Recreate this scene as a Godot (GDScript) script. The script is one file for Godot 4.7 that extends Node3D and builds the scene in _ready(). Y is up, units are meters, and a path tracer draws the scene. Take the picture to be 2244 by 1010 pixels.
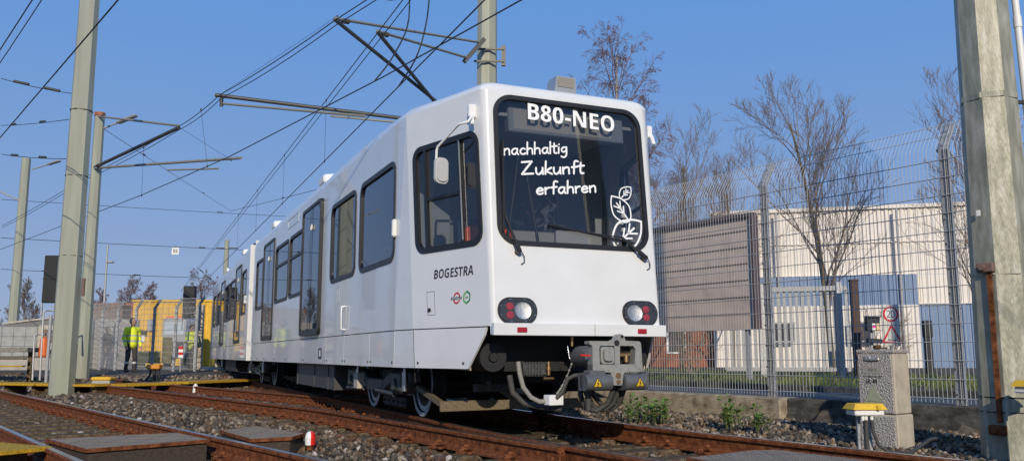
extends Node3D

# ---------------------------------------------------------------- geometry helper
class G:
	var v := PackedVector3Array()
	var n := PackedVector3Array()
	var c := PackedColorArray()
	var uv := PackedVector2Array()
	var col := Color(1, 1, 1)
	var use_col := false

	func tri_n(a: Vector3, b: Vector3, d: Vector3, na: Vector3, nb: Vector3, nd: Vector3) -> void:
		if (b - a).cross(d - a).dot(na + nb + nd) > 0.0:
			v.append(a); v.append(d); v.append(b)
			n.append(na); n.append(nd); n.append(nb)
		else:
			v.append(a); v.append(b); v.append(d)
			n.append(na); n.append(nb); n.append(nd)
		if use_col:
			c.append(col); c.append(col); c.append(col)

	func tri(a: Vector3, b: Vector3, d: Vector3, hint := Vector3.ZERO) -> void:
		var m := (b - a).cross(d - a)
		if m.length_squared() < 1e-16:
			return
		m = m.normalized()
		if hint == Vector3.ZERO:
			m = -m
		elif m.dot(hint) < 0.0:
			m = -m
		tri_n(a, b, d, m, m, m)

	func quad(a: Vector3, b: Vector3, d: Vector3, e: Vector3, hint := Vector3.ZERO) -> void:
		tri(a, b, d, hint)
		tri(a, d, e, hint)

	func box(ctr: Vector3, size: Vector3, bs := Basis.IDENTITY, bev := 0.0) -> void:
		var h := size * 0.5
		bev = minf(bev, minf(h.x, minf(h.y, h.z)) * 0.9)
		var ax := [bs.x, bs.y, bs.z]
		var hh := [h.x, h.y, h.z]
		for i in 3:
			var j := (i + 1) % 3
			var k := (i + 2) % 3
			for s in [-1.0, 1.0]:
				var o: Vector3 = ctr + ax[i] * hh[i] * s
				var a: Vector3 = ax[j] * (hh[j] - bev)
				var b: Vector3 = ax[k] * (hh[k] - bev)
				quad(o - a - b, o + a - b, o + a + b, o - a + b, ax[i] * s)
		if bev > 0.0:
			for i in 3:
				var j := (i + 1) % 3
				var k := (i + 2) % 3
				for sj in [-1.0, 1.0]:
					for sk in [-1.0, 1.0]:
						var e: Vector3 = ax[i] * (hh[i] - bev)
						var p1: Vector3 = ctr + ax[j] * hh[j] * sj + ax[k] * (hh[k] - bev) * sk
						var p2: Vector3 = ctr + ax[j] * (hh[j] - bev) * sj + ax[k] * hh[k] * sk
						quad(p1 - e, p1 + e, p2 + e, p2 - e, ax[j] * sj + ax[k] * sk)
			for sx in [-1.0, 1.0]:
				for sy in [-1.0, 1.0]:
					for sz in [-1.0, 1.0]:
						var q: Vector3 = ax[0] * sx * (h.x - bev) + ax[1] * sy * (h.y - bev) + ax[2] * sz * (h.z - bev)
						tri(ctr + q + ax[0] * sx * bev, ctr + q + ax[1] * sy * bev, ctr + q + ax[2] * sz * bev, ax[0] * sx + ax[1] * sy + ax[2] * sz)

	func seg(a: Vector3, b: Vector3, size_u: float, size_v: float, up := Vector3.UP, bev := 0.0) -> void:
		var z := (b - a)
		var l := z.length()
		if l < 1e-5: return
		z /= l
		var x := up.cross(z)
		if x.length() < 0.01:
			x = Vector3.RIGHT.cross(z)
		x = x.normalized()
		box((a + b) * 0.5, Vector3(size_u, size_v, l), Basis(x, z.cross(x), z), bev)

	func cyl(a: Vector3, b: Vector3, r0: float, r1 := -1.0, sides := 12, caps := true, flat := false, turn := 0.0) -> void:
		if r1 < 0.0: r1 = r0
		var z := (b - a)
		var l := z.length()
		if l < 1e-6: return
		z /= l
		var x := (Vector3.UP if absf(z.y) < 0.95 else Vector3.RIGHT).cross(z).normalized()
		var y := z.cross(x)
		for i in sides:
			var t0 := turn + TAU * i / sides
			var t1 := turn + TAU * (i + 1) / sides
			var d0 := x * cos(t0) + y * sin(t0)
			var d1 := x * cos(t1) + y * sin(t1)
			if flat:
				quad(a + d0 * r0, a + d1 * r0, b + d1 * r1, b + d0 * r1, d0 + d1)
			else:
				tri_n(a + d0 * r0, a + d1 * r0, b + d1 * r1, d0, d1, d1)
				tri_n(a + d0 * r0, b + d1 * r1, b + d0 * r1, d0, d1, d0)
			if caps:
				if r0 > 0.0: tri(a, a + d0 * r0, a + d1 * r0, -z)
				if r1 > 0.0: tri(b, b + d0 * r1, b + d1 * r1, z)

	func tube(pts: Array, r: float, sides := 8, caps := true, r_end := -1.0) -> void:
		var m := pts.size()
		if m < 2: return
		var prev: Vector3 = Vector3.ZERO
		var rings := []
		for i in m:
			var t: Vector3
			if i == 0: t = pts[1] - pts[0]
			elif i == m - 1: t = pts[m - 1] - pts[m - 2]
			else: t = (pts[i + 1] - pts[i]).normalized() + (pts[i] - pts[i - 1]).normalized()
			t = t.normalized()
			if prev == Vector3.ZERO:
				prev = (Vector3.UP if absf(t.y) < 0.9 else Vector3.RIGHT).cross(t).normalized()
			prev = (prev - t * prev.dot(t)).normalized()
			var w := t.cross(prev)
			var rr := r if r_end < 0.0 else lerpf(r, r_end, float(i) / (m - 1))
			var ring := []
			for k in sides:
				var an := TAU * k / sides
				ring.append([pts[i] + (prev * cos(an) + w * sin(an)) * rr, prev * cos(an) + w * sin(an)])
			rings.append(ring)
		for i in m - 1:
			for k in sides:
				var k2 := (k + 1) % sides
				var A = rings[i][k]; var B = rings[i][k2]; var C = rings[i + 1][k2]; var D = rings[i + 1][k]
				tri_n(A[0], B[0], C[0], A[1], B[1], C[1])
				tri_n(A[0], C[0], D[0], A[1], C[1], D[1])
		if caps:
			for k in range(1, sides - 1):
				tri(rings[0][0][0], rings[0][k][0], rings[0][k + 1][0], pts[0] - pts[1])
				tri(rings[m - 1][0][0], rings[m - 1][k][0], rings[m - 1][k + 1][0], pts[m - 1] - pts[m - 2])

	func lathe(prof: Array, xf: Transform3D, sides := 24) -> void:
		# prof: Vector2(radius, height along local y)
		for i in prof.size() - 1:
			var p: Vector2 = prof[i]
			var q: Vector2 = prof[i + 1]
			var d := (q - p)
			var nn := Vector2(d.y, -d.x).normalized()
			for k in sides:
				var t0 := TAU * k / sides
				var t1 := TAU * (k + 1) / sides
				var e0 := Vector3(cos(t0), 0, sin(t0))
				var e1 := Vector3(cos(t1), 0, sin(t1))
				var n0 := xf.basis * (e0 * nn.x + Vector3.UP * nn.y)
				var n1 := xf.basis * (e1 * nn.x + Vector3.UP * nn.y)
				var a := xf * (e0 * p.x + Vector3.UP * p.y)
				var b := xf * (e1 * p.x + Vector3.UP * p.y)
				var cc := xf * (e1 * q.x + Vector3.UP * q.y)
				var dd := xf * (e0 * q.x + Vector3.UP * q.y)
				if p.x > 1e-5: tri_n(a, b, cc, n0, n1, n1)
				if q.x > 1e-5: tri_n(a, cc, dd, n0, n1, n0)

	func prism(poly: PackedVector2Array, f: Callable, w0: float, w1: float) -> void:
		var ix := Geometry2D.triangulate_polygon(poly)
		var up: Vector3 = f.call(Vector3(poly[0].x, poly[0].y, w1)) - f.call(Vector3(poly[0].x, poly[0].y, w0))
		for i in range(0, ix.size(), 3):
			var a := poly[ix[i]]; var b := poly[ix[i + 1]]; var d := poly[ix[i + 2]]
			tri(f.call(Vector3(a.x, a.y, w1)), f.call(Vector3(b.x, b.y, w1)), f.call(Vector3(d.x, d.y, w1)), up)
			tri(f.call(Vector3(a.x, a.y, w0)), f.call(Vector3(b.x, b.y, w0)), f.call(Vector3(d.x, d.y, w0)), -up)
		var m := poly.size()
		var ctr := Vector2.ZERO
		for p in poly: ctr += p / m
		for i in m:
			var a := poly[i]; var b := poly[(i + 1) % m]
			var e := (b - a)
			var o2 := Vector2(e.y, -e.x)
			if o2.dot((a + b) * 0.5 - ctr) < 0.0: o2 = -o2
			var mid := (a + b) * 0.5
			var hint: Vector3 = f.call(Vector3(mid.x + o2.x * 0.01, mid.y + o2.y * 0.01, w0)) - f.call(Vector3(mid.x, mid.y, w0))
			quad(f.call(Vector3(a.x, a.y, w0)), f.call(Vector3(b.x, b.y, w0)), f.call(Vector3(b.x, b.y, w1)), f.call(Vector3(a.x, a.y, w1)), hint)

	static func rrect(x0: float, y0: float, x1: float, y1: float, r: float, k := 5) -> PackedVector2Array:
		var out := PackedVector2Array()
		var cs := [Vector2(x0 + r, y0 + r), Vector2(x1 - r, y0 + r), Vector2(x1 - r, y1 - r), Vector2(x0 + r, y1 - r)]
		for i in 4:
			for j in k + 1:
				var a := PI + i * PI / 2 + (PI / 2) * j / k
				out.append(cs[i] + Vector2(cos(a), sin(a)) * r)
		return out

	func cell_hole(f: Callable, w: float, x0: float, y0: float, x1: float, y1: float, hole: PackedVector2Array, hint: Vector3) -> void:
		var oc := [Vector2(x0, y0), Vector2(x1, y0), Vector2(x1, y1), Vector2(x0, y1)]
		var k: int = hole.size() / 4
		for i in 4:
			var o: Vector3 = f.call(Vector3(oc[i].x, oc[i].y, w))
			for j in k - 1:
				var a := hole[i * k + j]; var b := hole[i * k + j + 1]
				tri(o, f.call(Vector3(a.x, a.y, w)), f.call(Vector3(b.x, b.y, w)), hint)
			var e := hole[i * k + k - 1]; var s := hole[((i + 1) % 4) * k]
			var o2: Vector3 = f.call(Vector3(oc[(i + 1) % 4].x, oc[(i + 1) % 4].y, w))
			quad(o, o2, f.call(Vector3(s.x, s.y, w)), f.call(Vector3(e.x, e.y, w)), hint)

	func ring(f: Callable, outer: PackedVector2Array, inner: PackedVector2Array, w0: float, w1: float) -> void:
		var m := outer.size()
		for i in m:
			var j := (i + 1) % m
			var a := outer[i]; var b := outer[j]; var p := inner[i]; var q := inner[j]
			var A1: Vector3 = f.call(Vector3(a.x, a.y, w1)); var B1: Vector3 = f.call(Vector3(b.x, b.y, w1))
			var P1: Vector3 = f.call(Vector3(p.x, p.y, w1)); var Q1: Vector3 = f.call(Vector3(q.x, q.y, w1))
			var A0: Vector3 = f.call(Vector3(a.x, a.y, w0)); var B0: Vector3 = f.call(Vector3(b.x, b.y, w0))
			var P0: Vector3 = f.call(Vector3(p.x, p.y, w0)); var Q0: Vector3 = f.call(Vector3(q.x, q.y, w0))
			quad(A1, B1, Q1, P1, A1 - A0)
			quad(A0, B0, B1, A1, A0 - P0)
			quad(P0, Q0, Q1, P1, P0 - A0)

	func pane(f: Callable, loop: PackedVector2Array, w: float) -> void:
		var ctr := Vector2.ZERO
		for p in loop: ctr += p / loop.size()
		var cc: Vector3 = f.call(Vector3(ctr.x, ctr.y, w))
		var hint: Vector3 = f.call(Vector3(ctr.x, ctr.y, w + 0.1)) - cc
		for i in loop.size():
			var a := loop[i]; var b := loop[(i + 1) % loop.size()]
			tri(cc, f.call(Vector3(a.x, a.y, w)), f.call(Vector3(b.x, b.y, w)), hint)

	func ribbon(f: Callable, pts: Array, width: float, w: float) -> void:
		var sm := []
		if pts.size() < 3:
			sm = pts
		else:
			for i in pts.size() - 1:
				var p0: Vector2 = pts[maxi(i - 1, 0)]; var p1: Vector2 = pts[i]; var p2: Vector2 = pts[i + 1]; var p3: Vector2 = pts[mini(i + 2, pts.size() - 1)]
				for j in 5:
					sm.append(p1.cubic_interpolate(p2, p0, p3, j / 5.0))
			sm.append(pts[pts.size() - 1])
		var cc: Vector3 = f.call(Vector3(sm[0].x, sm[0].y, w))
		var hint: Vector3 = f.call(Vector3(sm[0].x, sm[0].y, w + 0.1)) - cc
		for i in sm.size() - 1:
			var a: Vector2 = sm[i]; var b: Vector2 = sm[i + 1]
			if a.distance_to(b) < 1e-6: continue
			var o := (b - a).orthogonal().normalized() * width * 0.5
			quad(f.call(Vector3(a.x - o.x, a.y - o.y, w)), f.call(Vector3(b.x - o.x, b.y - o.y, w)), f.call(Vector3(b.x + o.x, b.y + o.y, w)), f.call(Vector3(a.x + o.x, a.y + o.y, w)), hint)
		for i in sm.size():
			var a: Vector2 = sm[i]
			var loop := PackedVector2Array()
			for k in 8:
				loop.append(a + Vector2.from_angle(TAU * k / 8) * width * 0.5)
			pane(f, loop, w + 0.0001 * (1 + i % 7))

	func add(o: G, xf := Transform3D.IDENTITY) -> void:
		for i in o.v.size():
			v.append(xf * o.v[i])
			n.append((xf.basis * o.n[i]).normalized())
			if use_col: c.append(col)

	func mesh() -> ArrayMesh:
		var m := ArrayMesh.new()
		if v.is_empty(): return m
		var arr := []
		arr.resize(Mesh.ARRAY_MAX)
		arr[Mesh.ARRAY_VERTEX] = v
		arr[Mesh.ARRAY_NORMAL] = n
		if use_col: arr[Mesh.ARRAY_COLOR] = c
		if uv.size() == v.size(): arr[Mesh.ARRAY_TEX_UV] = uv
		m.add_surface_from_arrays(Mesh.PRIMITIVE_TRIANGLES, arr)
		return m

# ---------------------------------------------------------------- nodes
var rng := RandomNumberGenerator.new()
var used := {}
var M := {}
var N := {}

func numbered(called: String) -> String:
	if not used.has(called):
		used[called] = 0
		return called
	used[called] += 1
	return "%s_%03d" % [called, used[called]]

func thing(called: String, label: String, category: String, at := Vector3.ZERO, turn := 0.0, group := "") -> Node3D:
	var o := Node3D.new()
	o.name = numbered(called)
	add_child(o)
	o.position = at
	o.rotation.y = turn
	tag(o, label, category, group)
	return o

func tag(o: Node, label := "", category := "", group := "", kind := "") -> void:
	if label: o.set_meta("label", label)
	if category: o.set_meta("category", category)
	if group: o.set_meta("group", group)
	if kind: o.set_meta("kind", kind)

func part(parent: Node, called: String, g, m: Material, label := "") -> MeshInstance3D:
	var o := MeshInstance3D.new()
	o.name = called if parent != self else numbered(called)
	o.mesh = g.mesh() if g is G else g
	o.material_override = m
	o.cast_shadow = GeometryInstance3D.SHADOW_CASTING_SETTING_ON
	parent.add_child(o, true)
	if label: o.set_meta("label", label)
	return o

func struct(called: String, g, m: Material) -> MeshInstance3D:
	var o := part(self, called, g, m)
	o.set_meta("kind", "structure")
	return o

# ---------------------------------------------------------------- materials
func noise_tex(sd: int, freq: float, stops: Array, size := 256, octaves := 4, type := FastNoiseLite.TYPE_SIMPLEX_SMOOTH) -> NoiseTexture2D:
	var fn := FastNoiseLite.new()
	fn.seed = sd
	fn.noise_type = type
	fn.frequency = freq
	fn.fractal_octaves = octaves
	var t := NoiseTexture2D.new()
	t.width = size; t.height = size
	t.seamless = true
	t.noise = fn
	var gr := Gradient.new()
	var offs := PackedFloat32Array(); var cols := PackedColorArray()
	for s in stops:
		offs.append(s[0]); cols.append(s[1])
	gr.offsets = offs; gr.colors = cols
	t.color_ramp = gr
	return t

func bump_tex(sd: int, freq: float, size := 256, strength := 6.0, octaves := 4) -> NoiseTexture2D:
	var fn := FastNoiseLite.new()
	fn.seed = sd
	fn.frequency = freq
	fn.fractal_octaves = octaves
	var t := NoiseTexture2D.new()
	t.width = size; t.height = size
	t.seamless = true
	t.noise = fn
	t.as_normal_map = true
	t.bump_strength = strength
	return t

func L(r: float, g: float, b: float, a := 1.0) -> Color:
	var q := Color(r, g, b).linear_to_srgb()
	q.a = a
	return q

func mt(col: Color, rough := 0.6, metal := 0.0, tex: Texture2D = null, scale := 1.0, bump: Texture2D = null, bscale := 1.0) -> StandardMaterial3D:
	var m := StandardMaterial3D.new()
	m.albedo_color = col
	m.roughness = rough
	m.metallic = metal
	if tex or bump:
		m.uv1_triplanar = true
		m.uv1_scale = Vector3.ONE * scale
		m.albedo_texture = tex
		if bump:
			m.normal_enabled = true
			m.normal_texture = bump
			m.normal_scale = bscale
	return m

func vmat(rough := 0.8) -> StandardMaterial3D:
	var m := StandardMaterial3D.new()
	m.vertex_color_use_as_albedo = true
	m.roughness = rough
	return m

func glass(col: Color, alpha: float, rough := 0.03) -> StandardMaterial3D:
	var m := StandardMaterial3D.new()
	m.albedo_color = Color(col.r, col.g, col.b, alpha)
	m.transparency = BaseMaterial3D.TRANSPARENCY_ALPHA
	m.roughness = rough
	m.metallic_specular = 0.5
	return m

func materials() -> void:
	var gray := func(a: float): return L(a, a, a)
	N.soft = noise_tex(3, 0.012, [[0.0, gray.call(0.72)], [0.5, gray.call(0.9)], [1.0, gray.call(1.0)]], 256, 5)
	N.faint = noise_tex(4, 0.02, [[0.0, gray.call(0.9)], [0.5, gray.call(0.96)], [1.0, gray.call(1.0)]], 256, 5)
	N.rough = noise_tex(5, 0.03, [[0.15, gray.call(0.35)], [0.5, gray.call(0.75)], [0.85, gray.call(1.0)]], 512, 5)
	N.speck = noise_tex(6, 0.16, [[0.3, gray.call(0.16)], [0.45, gray.call(0.45)], [0.6, gray.call(0.9)], [0.75, gray.call(1.0)]], 512, 3)
	N.rust = noise_tex(7, 0.02, [[0.15, L(0.065, 0.024, 0.013)], [0.42, L(0.145, 0.05, 0.021)], [0.65, L(0.2, 0.07, 0.029)], [0.9, L(0.28, 0.11, 0.05)]], 512, 6)
	N.galv = noise_tex(8, 0.02, [[0.2, gray.call(0.55)], [0.5, gray.call(0.8)], [0.8, gray.call(1.0)]], 512, 6)
	N.wood = noise_tex(9, 0.03, [[0.2, L(0.05, 0.035, 0.022)], [0.5, L(0.11, 0.078, 0.045)], [0.8, L(0.17, 0.13, 0.08)]], 256, 5)
	N.conc = noise_tex(10, 0.012, [[0.2, L(0.15, 0.12, 0.085)], [0.42, L(0.3, 0.25, 0.18)], [0.7, L(0.42, 0.35, 0.26)]], 512, 6)
	N.dconc = noise_tex(11, 0.015, [[0.2, L(0.045, 0.043, 0.038)], [0.5, L(0.09, 0.085, 0.075)], [0.8, L(0.15, 0.14, 0.12)]], 512, 6)
	N.soil = noise_tex(12, 0.03, [[0.2, L(0.045, 0.036, 0.028)], [0.5, L(0.1, 0.085, 0.068)], [0.8, L(0.17, 0.15, 0.125)]], 512, 6)
	N.stain = noise_tex(14, 0.012, [[0.15, L(0.2, 0.2, 0.15)], [0.45, L(0.28, 0.27, 0.2)], [0.65, L(0.36, 0.345, 0.27)], [0.9, L(0.44, 0.43, 0.37)]], 512, 6)
	N.bfine = bump_tex(20, 0.12, 256, 5.0)
	N.bcoarse = bump_tex(21, 0.03, 256, 8.0)

	M.white = mt(L(0.725, 0.73, 0.72), 0.32, 0.0, N.faint, 0.35)
	M.white.clearcoat_enabled = true
	M.white.clearcoat = 0.55
	M.white.clearcoat_roughness = 0.03
	M.jointgrey = mt(L(0.42, 0.43, 0.44), 0.6)
	M.whiteflat = mt(L(0.78, 0.78, 0.77), 0.5)
	M.gasket = mt(L(0.012, 0.012, 0.013), 0.45)
	M.black = mt(L(0.016, 0.016, 0.017), 0.6, 0.0, N.rough, 3.0)
	M.under = mt(L(0.035, 0.034, 0.034), 0.65, 0.2, N.rough, 2.0)
	M.undergrey = mt(L(0.09, 0.092, 0.095), 0.55, 0.2, N.rough, 2.5)
	M.castgrey = mt(L(0.3, 0.3, 0.28), 0.55, 0.1, N.soft, 5.0, N.bfine, 0.3)
	M.coupgrey = mt(L(0.12, 0.125, 0.13), 0.45, 0.1, N.soft, 4.0)
	M.steel = mt(L(0.55, 0.56, 0.58), 0.25, 0.9, N.soft, 4.0)
	M.alu = mt(L(0.5, 0.49, 0.46), 0.4, 0.7)
	M.brass = mt(L(0.5, 0.3, 0.14), 0.35, 0.9)
	M.wheel = mt(L(0.4, 0.46, 0.5), 0.4, 0.2, N.soft, 3.0)
	M.wheeltread = mt(L(0.3, 0.3, 0.3), 0.3, 0.9)
	M.hose = mt(L(0.05, 0.048, 0.045), 0.7)
	M.hosegrey = mt(L(0.24, 0.23, 0.2), 0.7)
	M.red = mt(L(0.55, 0.02, 0.02), 0.3)
	M.redlens = mt(L(0.34, 0.012, 0.022), 0.12)
	M.lens = glass(L(0.3, 0.3, 0.3), 0.06, 0.02)
	M.reflector = mt(L(0.78, 0.77, 0.73), 0.3, 0.9, N.soft, 9.0, N.bfine, 0.6)
	M.yellow = mt(L(0.75, 0.46, 0.02), 0.5, 0.0, N.soft, 3.0)
	M.yellowwood = mt(L(0.62, 0.36, 0.03), 0.7, 0.0, N.rough, 1.5)
	M.text = mt(L(0.86, 0.86, 0.86), 0.5)
	M.navy = mt(L(0.015, 0.016, 0.03), 0.4)
	M.winglass = glass(L(0.012, 0.02, 0.036), 0.88, 0.012)
	M.winglass.metallic_specular = 0.65
	M.frontglass = glass(L(0.02, 0.026, 0.036), 0.3, 0.015)
	M.frontglass.metallic_specular = 0.7
	M.cabglass = glass(L(0.014, 0.022, 0.04), 0.45, 0.015)
	M.cabglass.metallic_specular = 0.5
	M.interior = mt(L(0.33, 0.36, 0.4), 0.6)
	M.interiordark = mt(L(0.06, 0.065, 0.075), 0.6)
	M.seat = mt(L(0.04, 0.07, 0.16), 0.8)
	M.rust = mt(Color(1, 1, 1), 0.8, 0.1, N.rust, 1.2, N.bfine, 0.3)
	M.rust.metallic_specular = 0.2
	M.rust.metallic = 0.0
	M.railtop = mt(L(0.5, 0.5, 0.53), 0.22, 1.0, N.soft, 2.0)
	M.railworn = mt(L(0.2, 0.14, 0.11), 0.45, 0.5, N.rough, 2.0)
	M.wood = mt(Color(1, 1, 1), 0.85, 0.0, N.wood, 1.5, N.bfine, 0.5)
	M.conc = mt(Color(1, 1, 1), 0.9, 0.0, N.conc, 0.8, N.bfine, 0.35)
	M.dconc = mt(Color(1, 1, 1), 0.9, 0.0, N.dconc, 0.8, N.bfine, 0.35)
	M.lconc = mt(L(0.5, 0.44, 0.35), 0.85, 0.0, N.soft, 1.5, N.bfine, 0.25)
	M.wallconc = mt(L(0.4, 0.38, 0.34), 0.85, 0.0, N.soft, 0.5)
	M.pebble = mt(L(0.62, 0.57, 0.53), 0.9, 0.0, N.speck, 1.3, N.bfine, 0.8)
	M.mast = mt(L(0.37, 0.38, 0.295), 0.55, 0.1, N.soft, 1.0)
	M.mast.uv1_scale = Vector3(1.6, 0.12, 1.6)
	M.mastnear = mt(Color(1, 1, 1), 0.5, 0.15, N.stain, 0.7, N.bfine, 0.12)
	M.mastnear.uv1_scale = Vector3(2.2, 0.35, 2.2)
	M.galv = mt(L(0.42, 0.43, 0.44), 0.5, 0.1, N.galv, 3.0)
	M.galvlight = mt(L(0.5, 0.5, 0.49), 0.5, 0.3, N.galv, 2.0)
	M.wire = mt(L(0.03, 0.03, 0.035), 0.5, 0.3)
	M.meshwire = mt(L(0.48, 0.48, 0.47), 0.5, 0.1)
	M.tubedark = mt(L(0.07, 0.07, 0.065), 0.5, 0.3)
	M.tubelight = mt(L(0.26, 0.25, 0.2), 0.6, 0.2)
	M.checker = mt(L(0.3, 0.265, 0.23), 0.6, 0.2, N.rough, 1.2)
	M.coverside = mt(L(0.075, 0.055, 0.042), 0.8, 0.0, N.rough, 2.0)
	M.ground = mt(Color(1, 1, 1), 0.95, 0.0, N.soil, 0.6, N.bcoarse, 0.8)
	M.asphalt = mt(L(0.13, 0.125, 0.12), 0.9, 0.0, N.rough, 2.0)
	M.stone = vmat(0.85)
	M.stone.metallic_specular = 0.25
	M.vcol = vmat(0.85)
	M.bark = mt(L(0.19, 0.16, 0.1), 0.9, 0.0, N.rough, 2.0)
	M.twig = mt(L(0.24, 0.18, 0.135), 0.9)
	M.birchbark = mt(L(0.45, 0.42, 0.38), 0.8, 0.0, N.rough, 1.0)
	M.birchtwig = mt(L(0.2, 0.125, 0.115), 0.9)
	M.farbark = mt(L(0.19, 0.15, 0.12), 0.9)
	M.leaf = vmat(0.7)
	M.leaf.backlight_enabled = true
	M.leaf.backlight = L(0.06, 0.1, 0.02)
	M.sheetwhite = mt(L(0.76, 0.7, 0.62), 0.6, 0.0, N.faint, 0.3)
	M.sheetblue = mt(L(0.15, 0.23, 0.38), 0.55, 0.0, N.faint, 0.3)
	M.tarp = mt(L(0.54, 0.43, 0.36), 0.7, 0.0, N.soft, 0.6)
	M.tarpframe = mt(L(0.08, 0.055, 0.06), 0.6)
	M.slat = mt(L(0.22, 0.175, 0.16), 0.7)
	M.brick = mt(L(0.36, 0.12, 0.06), 0.85, 0.0, N.rough, 1.5)
	M.containeryellow = mt(L(0.78, 0.46, 0.04), 0.6, 0.0, N.soft, 0.6)
	M.containerred = mt(L(0.36, 0.1, 0.045), 0.65, 0.0, N.soft, 0.6)
	M.brownwall = mt(L(0.19, 0.12, 0.095), 0.75, 0.0, N.soft, 0.5)
	M.orange = mt(L(0.85, 0.17, 0.03), 0.5, 0.0, N.soft, 3.0)
	M.plank = mt(L(0.3, 0.28, 0.24), 0.85, 0.0, N.rough, 1.0)
	for k in ["wood", "conc", "dconc", "ground", "bark", "twig", "birchtwig", "farbark", "plank", "yellowwood"]:
		M[k].metallic_specular = 0.25
	M.shelter = mt(L(0.36, 0.36, 0.34), 0.85, 0.0, N.soft, 0.8)
	M.signwhite = mt(L(0.75, 0.74, 0.7), 0.5)

# ---------------------------------------------------------------- text
func text_geo(s: String, bold: bool, x0: float, y0: float, x1: float, y1: float, skew: float, depth := 0.0) -> G:
	var f := SystemFont.new()
	f.font_names = PackedStringArray(["Droid Sans"])
	f.font_weight = 700 if bold else 400
	var t := TextMesh.new()
	t.font = f
	t.text = s
	t.font_size = 64
	t.pixel_size = 0.01
	t.depth = depth
	t.curve_step = 1.0
	var arr := t.get_mesh_arrays()
	var g := G.new()
	if arr.is_empty() or arr[Mesh.ARRAY_VERTEX] == null: return g
	var vs: PackedVector3Array = arr[Mesh.ARRAY_VERTEX]
	var ix = arr[Mesh.ARRAY_INDEX]
	var lo := Vector3(1e9, 1e9, 1e9); var hi := -lo
	for p in vs:
		lo = lo.min(p); hi = hi.max(p)
	var order := []
	if ix != null and ix.size():
		for i in ix: order.append(i)
	else:
		for i in vs.size(): order.append(i)
	for i in range(0, order.size() - 2, 3):
		var q := []
		for k in 3:
			var p: Vector3 = vs[order[i + k]]
			var b := (p.y - lo.y) / maxf(hi.y - lo.y, 1e-6)
			var a := (p.x - lo.x) / maxf(hi.x - lo.x, 1e-6)
			q.append(Vector3(lerpf(x0, x1, a) + skew * (b - 0.5) * (y1 - y0), lerpf(y0, y1, b), p.z - lo.z))
		g.tri(q[0], q[1], q[2], Vector3(0, 0, 1))
	return g

func mapped(g: G, f: Callable, w: float) -> G:
	var o := G.new()
	for i in range(0, g.v.size(), 3):
		var a: Vector3 = f.call(Vector3(g.v[i].x, g.v[i].y, w + g.v[i].z))
		var b: Vector3 = f.call(Vector3(g.v[i + 1].x, g.v[i + 1].y, w + g.v[i + 1].z))
		var d: Vector3 = f.call(Vector3(g.v[i + 2].x, g.v[i + 2].y, w + g.v[i + 2].z))
		var hint: Vector3 = f.call(Vector3(g.v[i].x, g.v[i].y, w + 0.1)) - f.call(Vector3(g.v[i].x, g.v[i].y, w))
		o.tri(a, b, d, hint)
	return o

var GLYPH := {
	"n": [[[0, .5], [.02, 0]], [[.01, .3], [.1, .46], [.22, .5], [.3, .42], [.32, 0]]],
	"a": [[[.33, .45], [.2, .5], [.06, .4], [.02, .2], [.1, .03], [.22, .05], [.32, .25], [.34, .5]], [[.34, .5], [.33, .15], [.4, 0]]],
	"c": [[[.3, .43], [.18, .5], [.05, .38], [.02, .18], [.1, .03], [.25, .02], [.33, .1]]],
	"h": [[[.02, 1], [0, 0]], [[0, .3], [.1, .46], [.22, .48], [.3, .38], [.32, 0]]],
	"l": [[[.02, 1], [0, 0]]],
	"t": [[[.1, .85], [.08, .2], [.13, .02], [.25, .02]], [[-.05, .58], [.27, .62]]],
	"i": [[[.02, .5], [0, 0]], [[.03, .74], [.04, .76]]],
	"g": [[[.32, .45], [.18, .5], [.04, .36], [.06, .14], [.2, .1], [.31, .25], [.34, .5]], [[.34, .5], [.33, -.1], [.24, -.33], [.1, -.35], [0, -.28]]],
	"Z": [[[0, .95], [.5, 1]], [[.5, 1], [.02, .03]], [[.02, .03], [.58, .06]]],
	"u": [[[0, .5], [.01, .15], [.1, 0], [.22, .06], [.32, .3], [.33, .5]], [[.33, .5], [.35, 0]]],
	"k": [[[.02, 1], [0, 0]], [[.3, .5], [.02, .24]], [[.02, .24], [.34, 0]]],
	"f": [[[.33, .95], [.22, 1], [.14, .85], [.12, 0]], [[0, .5], [.3, .54]]],
	"e": [[[.03, .26], [.32, .3], [.3, .44], [.18, .5], [.05, .38], [.02, .18], [.1, .03], [.25, .02], [.34, .1]]],
	"r": [[[0, .5], [.02, 0]], [[.01, .3], [.1, .46], [.24, .5]]],
}
var ADV := {"n": .45, "a": .5, "c": .43, "h": .45, "l": .16, "t": .36, "i": .16, "g": .48, "Z": .72, "u": .47, "k": .43, "f": .38, "e": .46, "r": .33}

func handwriting(word: String, p0: Vector2, p1: Vector2, asc: float, width: float, f: Callable, w: float) -> G:
	var total := 0.0
	for ch in word: total += ADV[ch]
	var dir := (p1 - p0)
	var sx := dir.length() / total
	dir = dir.normalized()
	var up := dir.orthogonal() * -1.0
	if up.y < 0: up = -up
	var g := G.new()
	var x := 0.0
	for ch in word:
		for st in GLYPH[ch]:
			var pts := []
			for q in st:
				pts.append(p0 + dir * (x + q[0] + 0.1 * q[1]) * sx + up * q[1] * asc)
			g.ribbon(f, pts, width, w)
		x += ADV[ch]
	return g

# ---------------------------------------------------------------- tram
const YTOP := 3.14
func side_map(sgn: float) -> Callable:
	return func(p: Vector3) -> Vector3: return Vector3(sgn * (1.28 + p.z), p.y, p.x)

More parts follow.
